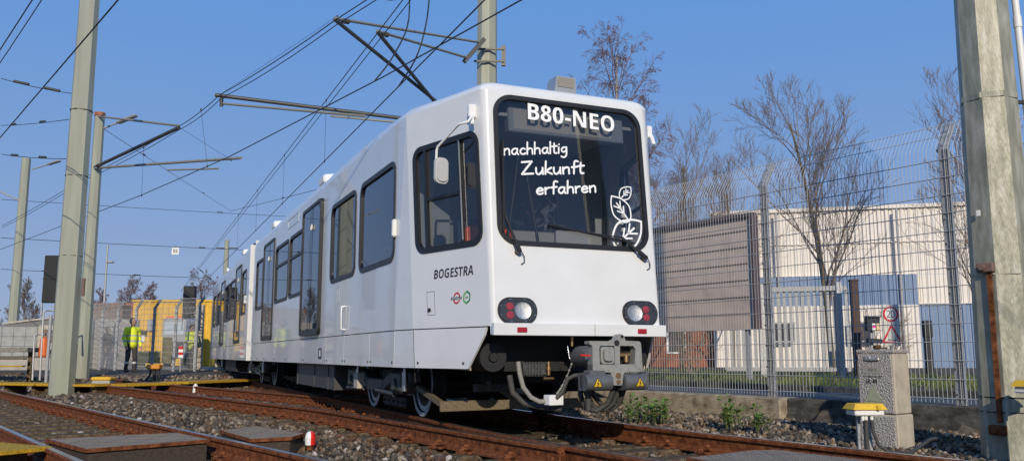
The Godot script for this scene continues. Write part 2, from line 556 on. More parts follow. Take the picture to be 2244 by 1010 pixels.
func cab_map(sgn: float) -> Callable:
	return func(p: Vector3) -> Vector3:
		var s := p.x - 0.085 * (p.y - 0.93)
		return Vector3(sgn * (1.19 - 0.289 * s + 0.957 * p.z), p.y, 1.12 + 0.957 * s + 0.289 * p.z)

func front_map() -> Callable:
	return func(p: Vector3) -> Vector3: return Vector3(p.x, p.y + 0.0995 * p.z, 2.27 - 0.1 * (p.y - 0.93) + 0.995 * p.z)

func window_set(car: Node3D, f: Callable, x0: float, y0: float, x1: float, y1: float, r: float, bar_y: float, m: Material) -> void:
	var outer := G.rrect(x0 - 0.03, y0 - 0.03, x1 + 0.03, y1 + 0.03, r + 0.03)
	var inner := G.rrect(x0 + 0.025, y0 + 0.025, x1 - 0.025, y1 - 0.025, maxf(r - 0.025, 0.01))
	var gk := G.new()
	gk.ring(f, outer, inner, -0.03, 0.012)
	if bar_y > 0.0:
		var xm := [x0 + 0.02, x1 - 0.02]
		gk.quad(f.call(Vector3(xm[0], bar_y - 0.025, 0.004)), f.call(Vector3(xm[1], bar_y - 0.025, 0.004)), f.call(Vector3(xm[1], bar_y + 0.025, 0.004)), f.call(Vector3(xm[0], bar_y + 0.025, 0.004)))
	var gp := G.new()
	gp.pane(f, G.rrect(x0, y0, x1, y1, r), -0.012)
	part(car, "window", gp, m)
	part(car, "window_gasket", gk, M.gasket)

func door_set(car: Node3D, f: Callable, x0: float, x1: float, out: float) -> void:
	var y0 := 0.975
	var y1 := 2.985
	var gk := G.new()
	gk.ring(f, G.rrect(x0, y0, x1, y1, 0.09), G.rrect(x0 + 0.055, y0 + 0.09, x1 - 0.055, y1 - 0.05, 0.05), out - 0.05, out)
	var mid := (x0 + x1) * 0.5
	var a := [mid - 0.018, mid + 0.018]
	gk.quad(f.call(Vector3(a[0], y0 + 0.05, out + 0.003)), f.call(Vector3(a[1], y0 + 0.05, out + 0.003)), f.call(Vector3(a[1], y1 - 0.03, out + 0.003)), f.call(Vector3(a[0], y1 - 0.03, out + 0.003)))
	part(car, "door", gk, M.gasket)
	for k in 2:
		var u0 := x0 + 0.04 if k == 0 else mid + 0.01
		var u1 := mid - 0.01 if k == 0 else x1 - 0.04
		var gp := G.new()
		gp.pane(f, G.rrect(u0, y0 + 0.06, u1, y1 - 0.03, 0.03), out - 0.015)
		part(car, "door_glass", gp, M.winglass)
	# round handle on the outer leaf
	var hd := G.new()
	var cpos: Vector3 = f.call(Vector3(mid + 0.1, 2.62, out + 0.004))
	var nrm: Vector3 = (f.call(Vector3(mid, 2.6, out + 1.0)) - f.call(Vector3(mid, 2.6, out))).normalized()
	var prof := []
	for k in 13:
		prof.append(Vector2(0.045 + 0.009 * cos(TAU * k / 12), 0.009 * sin(TAU * k / 12)))
	hd.lathe(prof, Transform3D(Basis(Quaternion(Vector3.UP, nrm)), cpos), 20)
	part(car, "door_ring", hd, M.whiteflat)

func wall_cells(g: G, f: Callable, z0: float, z1: float, holes: Array, hint: Vector3) -> void:
	# holes: [x0, y0, x1, y1, r] sorted by x
	var cuts := [z0]
	for i in holes.size() - 1:
		cuts.append((holes[i][2] + holes[i + 1][0]) * 0.5)
	cuts.append(z1)
	for i in holes.size():
		var h = holes[i]
		g.cell_hole(f, 0.0, cuts[i], 0.935, cuts[i + 1], YTOP, G.rrect(h[0], h[1], h[2], h[3], h[4]), hint)

func roof_rings(g: G, outline: Array, flat_front: bool) -> void:
	var insets := [[0.0, 0.0], [0.02, 0.07], [0.06, 0.135], [0.12, 0.18], [0.25, 0.225], [0.6, 0.265], [1.28, 0.29]]
	var rings := []
	for k in insets.size():
		var ring := []
		for p in outline:
			var ramp := 1.0
			if flat_front:
				ramp = lerpf(1.0, 0.5, smoothstep(-1.0, 2.0, p.y))
			var d: float = insets[k][0]
			var zz: float = p.y
			if flat_front and p.y > 0.4:
				zz -= d * 0.45 * smoothstep(0.4, 2.0, p.y)
			ring.append(Vector3(p.x * (1.0 - d / 1.28), YTOP + insets[k][1] * ramp, zz))
		rings.append(ring)
	var m := outline.size()
	var nrm := []
	for k in insets.size():
		var row := []
		for i in m:
			var du: Vector3 = rings[k][mini(i + 1, m - 1)] - rings[k][maxi(i - 1, 0)]
			var dv: Vector3 = rings[mini(k + 1, insets.size() - 1)][i] - rings[maxi(k - 1, 0)][i]
			var q := du.cross(dv)
			if q.length() < 1e-9: q = Vector3.UP
			q = q.normalized()
			if q.y < 0: q = -q
			row.append(q)
		nrm.append(row)
	for k in insets.size() - 1:
		for i in m - 1:
			var A: Vector3 = rings[k][i]; var B: Vector3 = rings[k][i + 1]; var C: Vector3 = rings[k + 1][i + 1]; var D: Vector3 = rings[k + 1][i]
			g.tri_n(A, B, C, nrm[k][i], nrm[k][i + 1], nrm[k + 1][i + 1])
			g.tri_n(A, C, D, nrm[k][i], nrm[k + 1][i + 1], nrm[k + 1][i])

func skirt(car: Node3D, f: Callable, poly: PackedVector2Array) -> void:
	var g := G.new()
	g.prism(poly, f, -0.025, -0.004)
	part(car, "skirt_panel", g, M.white)
	# latch screws
	var b := G.new()
	for p in [poly[0] + Vector2(0.06, 0.05), poly[1] + Vector2(-0.06, 0.05)]:
		var a: Vector3 = f.call(Vector3(p.x, p.y, -0.006)); var e: Vector3 = f.call(Vector3(p.x, p.y, 0.004))
		b.cyl(a, e, 0.013, 0.013, 8)
	part(car, "latch", b, M.undergrey)

func make_bogie(tram: Node3D, za: float, zb: float, called: String, xo := 0.0) -> void:
	var bg := Node3D.new()
	bg.name = called
	tram.add_child(bg, true)
	bg.position = Vector3(xo, 0, (za + zb) * 0.5)
	var h := (za - zb) * 0.5
	for z in [h, -h]:
		for s in [-1.0, 1.0]:
			var w := G.new()
			var xf := Transform3D(Basis(Vector3(0, 0, 1), Vector3(s, 0, 0), Vector3(0, 1, 0)), Vector3(s * 0.68, 0.37, z))
			w.lathe([Vector2(0, -0.03), Vector2(0.3, -0.03), Vector2(0.395, -0.05), Vector2(0.395, -0.02), Vector2(0.37, 0.0), Vector2(0.367, 0.1), Vector2(0.36, 0.108), Vector2(0.31, 0.108), Vector2(0.295, 0.085), Vector2(0.2, 0.075), Vector2(0.12, 0.095), Vector2(0.0, 0.1)], xf, 36)
			var WH := part(bg, "wheel", w, M.under)
			WH.set_meta("label", "steel wheel with a pale rim")
			var rim := G.new()
			rim.lathe([Vector2(0.364, 0.102), Vector2(0.36, 0.1105), Vector2(0.318, 0.1105), Vector2(0.3, 0.09), Vector2(0.25, 0.084)], xf, 36)
			part(bg, "wheel_rim", rim, M.wheel)
		var ax := G.new()
		ax.cyl(Vector3(-0.95, 0.37, z), Vector3(0.95, 0.37, z), 0.07, 0.07, 12)
		part(bg, "axle", ax, M.under)
	for s in [-1.0, 1.0]:
		var fr := G.new()
		var X: float = s * 0.98
		fr.seg(Vector3(X, 0.44, h + 0.35), Vector3(X, 0.44, h - 0.35), 0.14, 0.12, Vector3.UP, 0.015)
		fr.seg(Vector3(X, 0.44, h - 0.35), Vector3(X, 0.33, 0.35), 0.14, 0.13, Vector3.UP, 0.015)
		fr.seg(Vector3(X, 0.33, 0.36), Vector3(X, 0.33, -0.36), 0.15, 0.15, Vector3.UP, 0.015)
		fr.seg(Vector3(X, 0.33, -0.35), Vector3(X, 0.44, -h + 0.35), 0.14, 0.13, Vector3.UP, 0.015)
		fr.seg(Vector3(X, 0.44, -h + 0.35), Vector3(X, 0.44, -h - 0.35), 0.14, 0.12, Vector3.UP, 0.015)
		part(bg, "bogie_frame", fr, M.undergrey)
		for z in [h, -h]:
			var jb := G.new()
			jb.box(Vector3(s * 1.0, 0.39, z), Vector3(0.2, 0.26, 0.44), Basis.IDENTITY, 0.04)
			jb.cyl(Vector3(s * 1.08, 0.36, z), Vector3(s * 1.125, 0.36, z), 0.075, 0.06, 14)
			part(bg, "axle_box", jb, M.undergrey)
			var sp := G.new()
			for q in [-0.2, 0.2]:
				for k in 5:
					sp.cyl(Vector3(s * 1.02, 0.47 + k * 0.035, z + q), Vector3(s * 1.02, 0.495 + k * 0.035, z + q), 0.075, 0.075, 12)
			part(bg, "spring", sp, M.under)
			var dm := G.new()
			dm.cyl(Vector3(s * 1.08, 0.3, z + 0.3), Vector3(s * 1.08, 0.5, z + 0.3), 0.03, 0.03, 10)
			dm.cyl(Vector3(s * 1.08, 0.5, z + 0.3), Vector3(s * 1.08, 0.68, z + 0.3), 0.016, 0.016, 10)
			part(bg, "damper", dm, M.steel)
		var mb := G.new()
		mb.box(Vector3(s * 0.75, 0.13, 0), Vector3(0.12, 0.13, 1.0), Basis.IDENTITY, 0.015)
		for k in 5:
			mb.cyl(Vector3(s * 0.815, 0.13, -0.4 + k * 0.2), Vector3(s * 0.83, 0.13, -0.4 + k * 0.2), 0.014, 0.014, 6)
		part(bg, "track_brake", mb, M.under)
		var rod := G.new()
		rod.cyl(Vector3(s * 1.06, 0.25, h - 0.15), Vector3(s * 1.06, 0.27, 0.15), 0.03, 0.03, 10)
		rod.cyl(Vector3(s * 1.06, 0.27, -h + 0.55), Vector3(s * 1.06, 0.25, -h - 0.35), 0.025, 0.025, 10)
		part(bg, "push_rod", rod, M.undergrey)
		var eb := G.new()
		eb.box(Vector3(s * 1.08, 0.36, -h + 0.42), Vector3(0.12, 0.2, 0.2), Basis.IDENTITY, 0.01)
		part(bg, "sensor_box", eb, M.lconc)
	var cc := G.new()
	cc.box(Vector3(0, 0.42, 0), Vector3(1.8, 0.22, 0.5), Basis.IDENTITY, 0.03)
	cc.box(Vector3(0, 0.36, 0.62), Vector3(0.9, 0.34, 0.5), Basis.IDENTITY, 0.05)
	cc.box(Vector3(0, 0.36, -0.62), Vector3(0.9, 0.34, 0.5), Basis.IDENTITY, 0.05)
	part(bg, "motor", cc, M.under)

func build_tram() -> void:
	var T := thing("tram", "long white articulated tram standing on the rails, coupler facing the camera", "tram", Vector3(-0.272, 0, -10.055), deg_to_rad(23.5))
	var ff := front_map()
	# ---- front car shell
	var wins := [[-10.8, 1.685, -9.75, 2.725, 0.1], [-9.63, 0.975, -8.12, 2.985, 0.08], [-7.93, 1.685, -6.42, 2.725, 0.1], [-6.26, 1.685, -4.97, 2.725, 0.1], [-4.85, 0.975, -3.33, 2.985, 0.08], [-2.72, 1.685, -1.28, 2.725, 0.13], [-1.02, 1.685, 0.5, 2.725, 0.13]]
	var shell := G.new()
	var cabwin := [0.03, 1.7, 1.055, 2.735, 0.11]
	for s in [-1.0, 1.0]:
		var sm := side_map(s)
		var cm := cab_map(s)
		wall_cells(shell, sm, -11.35, 0.56, wins, Vector3(s, 0, 0))
		# small facet between the straight side and the cab
		var a0 := Vector3(s * 1.28, 0.935, 0.56); var a1 := Vector3(s * 1.28, YTOP, 0.56)
		shell.quad(a0, cm.call(Vector3(-0.1, 0.935, 0)), cm.call(Vector3(-0.1, YTOP, 0)), a1, Vector3(s, 0, 0.2))
		shell.cell_hole(cm, 0.0, -0.1, 0.935, 1.12, YTOP, G.rrect(cabwin[0], cabwin[1], cabwin[2], cabwin[3], cabwin[4]), Vector3(s, 0, 0.3))
		# rounded corner to the front
		for k in 6:
			var t0 := k / 6.0; var t1 := (k + 1) / 6.0
			var q := []
			for yy in [0.86, YTOP]:
				for t in [t0, t1]:
					var A: Vector3 = cm.call(Vector3(1.12, yy, 0)); var E: Vector3 = ff.call(Vector3(s * 0.83, yy, 0))
					var C := Vector3(s * 0.872, yy, E.z + 0.002)
					q.append(A.lerp(C, t).lerp(C.lerp(E, t), t))
			var n0 := Vector3(s * cos(lerpf(0.3, PI / 2, t0)), 0.03, sin(lerpf(0.3, PI / 2, t0))).normalized()
			var n1 := Vector3(s * cos(lerpf(0.3, PI / 2, t1)), 0.03, sin(lerpf(0.3, PI / 2, t1))).normalized()
			shell.tri_n(q[0], q[1], q[3], n0, n1, n1)
			shell.tri_n(q[0], q[3], q[2], n0, n1, n0)
	shell.cell_hole(ff, 0.0, -0.83, 0.86, 0.83, YTOP, G.rrect(-0.775, 1.69, 0.775, 3.085, 0.17), Vector3(0, 0, 1))
	var outl := []
	for z in [-11.35, -8.0, -4.0, -1.0, -0.2, 0.56]: outl.append(Vector2(-1.28, z))
	var cl := cab_map(-1.0)
	for u in [-0.1, 0.3, 0.7, 1.12]:
		var p: Vector3 = cl.call(Vector3(u, YTOP, 0)); outl.append(Vector2(p.x, p.z))
	var fz: float = ff.call(Vector3(0, YTOP, 0)).z
	var ca: Vector2 = outl[outl.size() - 1]
	for t in [0.25, 0.5, 0.75, 1.0]:
		var c := Vector2(-0.872, fz + 0.002)
		outl.append(ca.lerp(c, t).lerp(c.lerp(Vector2(-0.83, fz), t), t))
	for x in [-0.6, -0.3]: outl.append(Vector2(x, fz))
	outl.append(Vector2(0.0001, fz))
	var mir := []
	for i in range(outl.size() - 2, -1, -1): mir.append(Vector2(-outl[i].x, outl[i].y))
	roof_rings(shell, outl + mir, true)
	# rear bulkhead of the front car
	shell.box(Vector3(0, 1.95, -11.34), Vector3(2.5, 2.3, 0.03))
	var A := part(T, "front_car", shell, M.white)
	for s in [-1.0, 1.0]:
		var sm := side_map(s)
		for w in wins:
			if w[1] < 1.0:
				door_set(A, sm, w[0], w[2], 0.05 if w[0] > -6.0 else 0.022)
			else:
				window_set(A, sm, w[0], w[1], w[2], w[3], w[4], 2.36 if w[0] < -4.9 and w[0] > -8.0 else -1.0, M.winglass)
		var cm := cab_map(s)
		window_set(A, cm, cabwin[0], cabwin[1], cabwin[2], cabwin[3], cabwin[4], -1.0, M.cabglass)
		var bars := G.new()
		for u in [0.22, 0.78]:
			bars.seg(cm.call(Vector3(u, 1.72, 0.0)), cm.call(Vector3(u, 2.72, 0.0)), 0.035, 0.03, cm.call(Vector3(0, 0, 1)) - cm.call(Vector3(0, 0, 0)))
		bars.seg(cm.call(Vector3(0.22, 2.2, 0.0)), cm.call(Vector3(0.78, 2.2, 0.0)), 0.03, 0.03)
		part(A, "window_bar", bars, M.gasket)
		var trim := G.new()
		trim.seg(cm.call(Vector3(0.795, 1.74, 0.014)), cm.call(Vector3(0.795, 2.71, 0.014)), 0.012, 0.008, cm.call(Vector3(0, 0, 1)) - cm.call(Vector3(0, 0, 0)))
		part(A, "window_trim", trim, M.alu)
		# skirts
		var zs := [-11.35, -10.25, -9.12, -7.73, -6.38, -4.68, -2.9, -1.78, -0.47, 0.56]
		for i in zs.size() - 1:
			skirt(A, sm, PackedVector2Array([Vector2(zs[i] + 0.004, 0.555), Vector2(zs[i + 1] - 0.004, 0.555), Vector2(zs[i + 1] - 0.004, 0.925), Vector2(zs[i] + 0.004, 0.925)]))
		var g0 := G.new()
		var p0 := Vector3(s * 1.275, 0.555, 0.565); var p1 := Vector3(s * 1.275, 0.925, 0.565)
		g0.quad(p0, cm.call(Vector3(-0.104, 0.555, -0.004)), cm.call(Vector3(-0.104, 0.925, -0.004)), p1, Vector3(s, 0, 0.2))
		part(A, "skirt_panel", g0, M.white)
		skirt(A, cm, PackedVector2Array([Vector2(-0.096, 0.555), Vector2(0.76, 0.555), Vector2(1.02, 0.85), Vector2(1.06, 0.925), Vector2(-0.096, 0.925)]))
		# side marker lamp, hatch, grab handle, fuel flap
		var lm := G.new()
		lm.box(sm.call(Vector3(0.56, 2.0, 0.02)), Vector3(0.05, 0.19, 0.06), Basis.IDENTITY, 0.015)
		part(A, "indicator_lamp", lm, M.signwhite)
		var ht := G.new()
		for r in [[-2.27, 1.36, -2.13, 1.57], [-1.86, 0.98, -1.68, 1.32]]:
			ht.ring(sm, G.rrect(r[0], r[1], r[2], r[3], 0.01, 1), G.rrect(r[0] + 0.006, r[1] + 0.006, r[2] - 0.006, r[3] - 0.006, 0.005, 1), -0.01, 0.002)
		part(A, "hatch", ht, M.alu)
		var gh_ := G.new()
		gh_.tube([sm.call(Vector3(-1.74, 1.0, 0.0)), sm.call(Vector3(-1.74, 1.01, 0.05)), sm.call(Vector3(-1.74, 1.29, 0.05)), sm.call(Vector3(-1.74, 1.3, 0.0))], 0.012, 8)
		part(A, "grab_handle", gh_, M.whiteflat)
		var st_ := G.new()
		st_.ring(sm, G.rrect(-3.41, 0.63, -3.21, 0.78, 0.03), G.rrect(-3.39, 0.65, -3.23, 0.76, 0.02), -0.01, 0.006)
		part(A, "step_recess_frame", st_, M.gasket)
		var si := G.new()
		si.pane(sm, G.rrect(-3.38, 0.66, -3.24, 0.76, 0.02), 0.001)
		part(A, "step_recess", si, M.signwhite)
		var hc := G.new()
		hc.ring(cm, G.rrect(0.16, 1.06, 0.29, 1.29, 0.006, 1), G.rrect(0.164, 1.064, 0.286, 1.286, 0.004, 1), -0.01, 0.0015)
		part(A, "cab_hatch", hc, M.undergrey)
		var lk := G.new()
		var lc: Vector3 = cm.call(Vector3(0.2, 1.11, 0.0))
		lk.cyl(lc, cm.call(Vector3(0.2, 1.11, 0.012)), 0.02, 0.02, 14)
		part(A, "cab_lock", lk, M.gasket)
		var tx := text_geo("BOGESTRA", true, 0.3, 1.405, 0.92, 1.495, 0.0)
		var cmt := cm
		var sg: float = s
		var txm := func(p: Vector3) -> Vector3:
			var q := p
			if sg > 0: q.x = 1.22 - p.x
			return cmt.call(Vector3(q.x + 0.18 * (q.y - 1.45) * -sg, q.y, q.z))
		part(A, "lettering", mapped(tx, txm, 0.003), M.navy)
		if s < 0:
			var lg := G.new()
			for k in 2:
				var arc := []
				for j in 7:
					var an := deg_to_rad((20 if k == 0 else 200) + j * 22.0)
					arc.append(Vector2(0.69, 1.205) + Vector2(cos(an), sin(an)) * 0.047)
				lg.ribbon(txm, arc, 0.016, 0.003)
			part(A, "red_emblem", lg, mt(L(0.6, 0.02, 0.04), 0.4))
			part(A, "emblem_lettering", mapped(text_geo("BOGESTRA", true, 0.605, 1.19, 0.775, 1.217, 0.3), txm, 0.005), M.navy)
			for k in 2:
				var hx := G.new()
				var pts := []
				for j in 4:
					var an := deg_to_rad((90 if k == 0 else -90) + j * 60.0)
					pts.append(Vector2(0.845, 1.205) + Vector2(cos(an) * 0.052, sin(an) * 0.055))
				for j in 3: hx.ribbon(txm, [pts[j], pts[j + 1]], 0.017, 0.003)
				part(A, "green_emblem", hx, mt(L(0.12, 0.4, 0.06) if k == 0 else L(0.02, 0.22, 0.1), 0.4))
			part(A, "emblem_lettering", mapped(text_geo("VRR", true, 0.823, 1.195, 0.867, 1.215, 0.0), txm, 0.005), mt(L(0.02, 0.22, 0.1), 0.4))
	for q in [-3.05, -7.98, -9.69, 0.562]:  # flat grey strips stand in for the shadow line of recessed panel seams
		for s in [-1.0, 1.0]:
			var jt := G.new()
			var sm := side_map(s)
			jt.quad(sm.call(Vector3(q - 0.003, 0.94, 0.0015)), sm.call(Vector3(q + 0.003, 0.94, 0.0015)), sm.call(Vector3(q + 0.003, 3.12, 0.0015)), sm.call(Vector3(q - 0.003, 3.12, 0.0015)), Vector3(s, 0, 0))
			part(A, "seam_strip", jt, M.jointgrey)
	# number plate strip on the cantrail
	var np := G.new()
	np.ring(side_map(-1.0), G.rrect(-6.6, 2.93, -5.5, 3.1, 0.01, 1), G.rrect(-6.585, 2.945, -5.515, 3.085, 0.008, 1), -0.01, 0.003)
	part(A, "destination_frame", np, M.alu)
	# ---- roof fittings
	for z in [-3.9, -9.0]:
		var rb := G.new()
		rb.box(Vector3(-1.08, 3.36, z), Vector3(0.3, 0.14, 0.42), Basis(Vector3(0, 0, 1), 0.12), 0.03)
		part(A, "door_lamp_housing", rb, M.whiteflat)
	var rl := G.new()
	rl.prism(PackedVector2Array([Vector2(-0.12, 3.24), Vector2(0.12, 3.24), Vector2(0.115, 3.41), Vector2(-0.095, 3.41)]), func(p: Vector3) -> Vector3: return Vector3(p.x + 0.03, p.y, p.z), 1.74, 1.94)
	var RL := part(T, "roof_lamp", rl, M.alu)
	var rlg := G.new()
	rlg.pane(func(p: Vector3) -> Vector3: return Vector3(p.x + 0.03, p.y, p.z), G.rrect(-0.085, 3.3, 0.095, 3.395, 0.015), 1.946)
	part(RL, "lamp_lens", rlg, M.hosegrey)
	# ---- floor, under-frame, interior
	var fl := G.new()
	fl.box(Vector3(0, 0.9, -5.4), Vector3(2.46, 0.08, 11.8))
	fl.box(Vector3(0, 0.9, 1.1), Vector3(1.9, 0.08, 1.2))
	fl.box(Vector3(0, 0.72, -5.2), Vector3(2.0, 0.3, 12.0))
	fl.box(Vector3(0, 0.7, 1.3), Vector3(1.5, 0.34, 1.0))
	fl.box(Vector3(0, 0.55, 0.9), Vector3(0.9, 0.3, 0.6))
	part(T, "under_frame", fl, M.black)
	for s in [-1.0, 1.0]:
		var tk := G.new()
		tk.cyl(Vector3(s * 0.75, 0.66, 1.7), Vector3(s * 0.75, 0.66, 1.98), 0.13, 0.13, 24)
		tk.cyl(Vector3(s * 0.75, 0.66, 1.98), Vector3(s * 0.75, 0.66, 1.995), 0.05, 0.04, 16)
		part(T, "buffer_cylinder", tk, M.black)
		var pl := G.new()
		pl.prism(PackedVector2Array([Vector2(1.62, 0.54), Vector2(1.86, 0.54), Vector2(1.86, 0.8), Vector2(1.78, 0.8)]), func(p: Vector3) -> Vector3: return Vector3(s * (0.93 - p.z), p.y, p.x), 0.0, 0.012)
		part(T, "step_plate", pl, M.lconc)
	var eb := G.new()
	eb.box(Vector3(-0.98, 0.37, -4.45), Vector3(0.3, 0.36, 3.0), Basis.IDENTITY, 0.01)
	eb.box(Vector3(0.98, 0.37, -4.45), Vector3(0.3, 0.36, 3.0), Basis.IDENTITY, 0.01)
	for z in [-5.94, -4.45, -3.4, -2.98]:
		eb.box(Vector3(-1.135, 0.37, z), Vector3(0.012, 0.36, 0.05))
	part(T, "equipment_box", eb, M.undergrey)
	var inn := G.new()
	inn.box(Vector3(0, 0.955, -5.4), Vector3(2.4, 0.02, 11.6))
	inn.box(Vector3(0, 3.0, -5.5), Vector3(2.3, 0.03, 11.5))
	for s in [-1.0, 1.0]:
		inn.box(Vector3(s * 0.95, 1.95, 0.45), Vector3(0.6, 2.0, 0.03))
	part(T, "interior_lining", inn, M.interior)
	var pt := G.new()
	pt.box(Vector3(0.0, 2.0, 0.4), Vector3(1.3, 2.05, 0.03))
	pt.box(Vector3(0, 2.95, 1.2), Vector3(1.55, 0.03, 1.5))
	part(T, "cab_partition", pt, mt(L(0.25, 0.27, 0.29), 0.6))
	var ds := G.new()
	ds.box(Vector3(0, 1.35, 1.86), Vector3(1.5, 0.6, 0.5), Basis.IDENTITY, 0.05)
	ds.box(Vector3(-0.1, 1.68, 1.7), Vector3(0.8, 0.12, 0.22), Basis(Vector3(1, 0, 0), 0.4), 0.03)
	part(T, "dashboard", ds, M.interiordark)
	var dp := G.new()
	dp.box(Vector3(0.03, 2.925, 1.925), Vector3(1.26, 0.3, 0.1), Basis(Vector3(1, 0, 0), -0.1), 0.01)
	var DP := part(T, "destination_display", dp, mt(L(0.15, 0.17, 0.2), 0.5))
	var dl := G.new()
	for k in 22:
		dl.box(Vector3(-0.02, 2.815 + k * 0.009, 1.98 - 0.1 * (k * 0.009 - 0.1)), Vector3(1.06, 0.004, 0.006))
	part(DP, "display_louvre", dl, mt(L(0.55, 0.54, 0.52), 0.5))
	var dseat := G.new()
	dseat.box(Vector3(-0.36, 1.34, 0.9), Vector3(0.5, 0.12, 0.5), Basis.IDENTITY, 0.05)
	dseat.box(Vector3(-0.36, 1.75, 0.6), Vector3(0.48, 0.8, 0.12), Basis(Vector3(1, 0, 0), -0.12), 0.05)
	dseat.cyl(Vector3(-0.36, 0.95, 0.9), Vector3(-0.36, 1.3, 0.9), 0.08, 0.08, 12)
	part(T, "driver_seat", dseat, M.seat)
	for k in 8:
		var z := -1.2 - k * 1.3
		if absf(z + 4.1) < 1.0 or absf(z + 8.9) < 0.9: continue
		for s in [-1.0, 1.0]:
			var se := G.new()
			se.box(Vector3(s * 0.75, 1.4, z), Vector3(0.85, 0.1, 0.42), Basis.IDENTITY, 0.03)
			se.box(Vector3(s * 0.75, 1.72, z - 0.2), Vector3(0.85, 0.6, 0.08), Basis.IDENTITY, 0.03)
			se.box(Vector3(s * 0.75, 1.15, z), Vector3(0.1, 0.42, 0.3))
			part(T, "passenger_seat", se, M.seat)
	var sunv := G.new()
	sunv.cyl(Vector3(-0.62, 1.7, 2.0), Vector3(-0.5, 2.55, 1.98), 0.012, 0.012, 8)
	sunv.cyl(Vector3(-0.3, 1.7, 2.0), Vector3(-0.42, 2.5, 1.95), 0.016, 0.016, 8)
	part(T, "cab_rod", sunv, M.black)
	var film := G.new()
	rng.seed = 5
	for k in 26:
		var c := Vector3(-0.28 + rng.randf_range(-0.22, 0.24), 1.88 + rng.randf_range(-0.1, 0.22), 1.95 + rng.randf_range(-0.08, 0.08))
		var e1 := Vector3(rng.randf_range(-1, 1), rng.randf_range(-1, 1), rng.randf_range(-1, 1)) * 0.09
		var e2 := Vector3(rng.randf_range(-1, 1), rng.randf_range(-1, 1), rng.randf_range(-1, 1)) * 0.09
		film.tri(c, c + e1, c + e2)
	part(T, "plastic_wrap", film, glass(L(0.6, 0.6, 0.62), 0.1, 0.1))
	var wh := G.new()
	for k in 5:
		wh.box(Vector3(0.66 + 0.03 * (k % 2), 1.85 + 0.07 * k, 1.9), Vector3(0.05, 0.04, 0.03), Basis.IDENTITY, 0.005)
	part(T, "terminal_block", wh, M.signwhite)
	# ---- windscreen
	var wp := G.new()
	wp.pane(ff, G.rrect(-0.775, 1.69, 0.775, 3.085, 0.17), -0.01)
	var WS := part(T, "windscreen", wp, M.frontglass)
	var wg := G.new()
	wg.ring(ff, G.rrect(-0.8, 1.665, 0.8, 3.11, 0.19, 8), G.rrect(-0.757, 1.708, 0.757, 3.067, 0.15, 8), -0.03, 0.014)
	part(WS, "windscreen_gasket", wg, M.gasket)
	var rot := func(p: Vector3) -> Vector3: return ff.call(Vector3(p.x, p.y - 0.035 * p.x, p.z))
	part(WS, "headline_lettering", mapped(text_geo("B80-NEO", true, -0.435, 2.88, 0.505, 3.045, 0.03), rot, -0.004), M.text)
	part(WS, "script_lettering", handwriting("nachhaltig", Vector2(-0.70, 2.515), Vector2(-0.02, 2.6), 0.115, 0.0165, ff, -0.005), M.text)
	part(WS, "script_lettering", handwriting("Zukunft", Vector2(-0.53, 2.34), Vector2(0.15, 2.41), 0.125, 0.019, ff, -0.005), M.text)
	part(WS, "script_lettering", handwriting("erfahren", Vector2(-0.385, 2.16), Vector2(0.27, 2.235), 0.12, 0.0185, ff, -0.005), M.text)
	for q in [[Vector2(0.52, 2.185), Vector2(0.645, 2.31), 0.011], [Vector2(0.60, 1.965), Vector2(0.42, 2.205), 0.014], [Vector2(0.42, 1.715), Vector2(0.735, 1.97), 0.019]]:
		var lf := G.new()
		var a: Vector2 = q[0]; var b: Vector2 = q[1]
		var d: Vector2 = b - a
		var o := d.orthogonal() * 0.33
		lf.ribbon(ff, [a, a + d * 0.1 + o * 0.5, a + d * 0.4 + o, a + d * 0.75 + o * 0.7, b], q[2], -0.005)
		lf.ribbon(ff, [a, a + d * 0.1 - o * 0.6, a + d * 0.45 - o * 1.05, a + d * 0.8 - o * 0.6, b], q[2], -0.0045)
		lf.ribbon(ff, [a + d * 0.1, a + d * 0.72], q[2], -0.004)
		for t in [0.3, 0.5]:
			lf.ribbon(ff, [a + d * t, a + d * (t + 0.2) + o * 0.45], q[2] * 0.9, -0.004)
			lf.ribbon(ff, [a + d * t, a + d * (t + 0.2) - o * 0.45], q[2] * 0.9, -0.004)
		part(WS, "leaf_decal", lf, M.text)
	for wi in [[Vector2(-0.61, 1.6), Vector2(-0.735, 1.93), Vector2(-0.75, 1.78), Vector2(-0.725, 2.64)], [Vector2(0.72, 1.6), Vector2(0.47, 1.785), Vector2(0.62, 1.74), Vector2(-0.29, 1.87)]]:
		var w := G.new()
		var p0: Vector3 = ff.call(Vector3(wi[0].x, wi[0].y, 0.0))
		w.cyl(p0, ff.call(Vector3(wi[0].x, wi[0].y, 0.06)), 0.028, 0.022, 14)
		w.seg(ff.call(Vector3(wi[0].x, wi[0].y, 0.05)), ff.call(Vector3(lerpf(wi[0].x, wi[1].x, 0.3), lerpf(wi[0].y, wi[1].y, 0.3), 0.05)), 0.045, 0.03, Vector3(0, 0, 1), 0.008)
		w.seg(ff.call(Vector3(lerpf(wi[0].x, wi[1].x, 0.25), lerpf(wi[0].y, wi[1].y, 0.25), 0.05)), ff.call(Vector3(wi[1].x, wi[1].y, 0.045)), 0.022, 0.014, Vector3(0, 0, 1))
		var WA := part(T, "wiper", w, M.gasket)
		var bl := G.new()
		bl.seg(ff.call(Vector3(wi[2].x, wi[2].y, 0.028)), ff.call(Vector3(wi[3].x, wi[3].y, 0.028)), 0.016, 0.026, Vector3(0, 0, 1))
		bl.seg(ff.call(Vector3(wi[1].x, wi[1].y, 0.045)), ff.call(Vector3(wi[2].lerp(wi[3], 0.55).x, wi[2].lerp(wi[3], 0.55).y, 0.038)), 0.012, 0.012, Vector3(0, 0, 1))
		part(WA, "wiper_blade", bl, M.gasket)
		var ho := G.new()
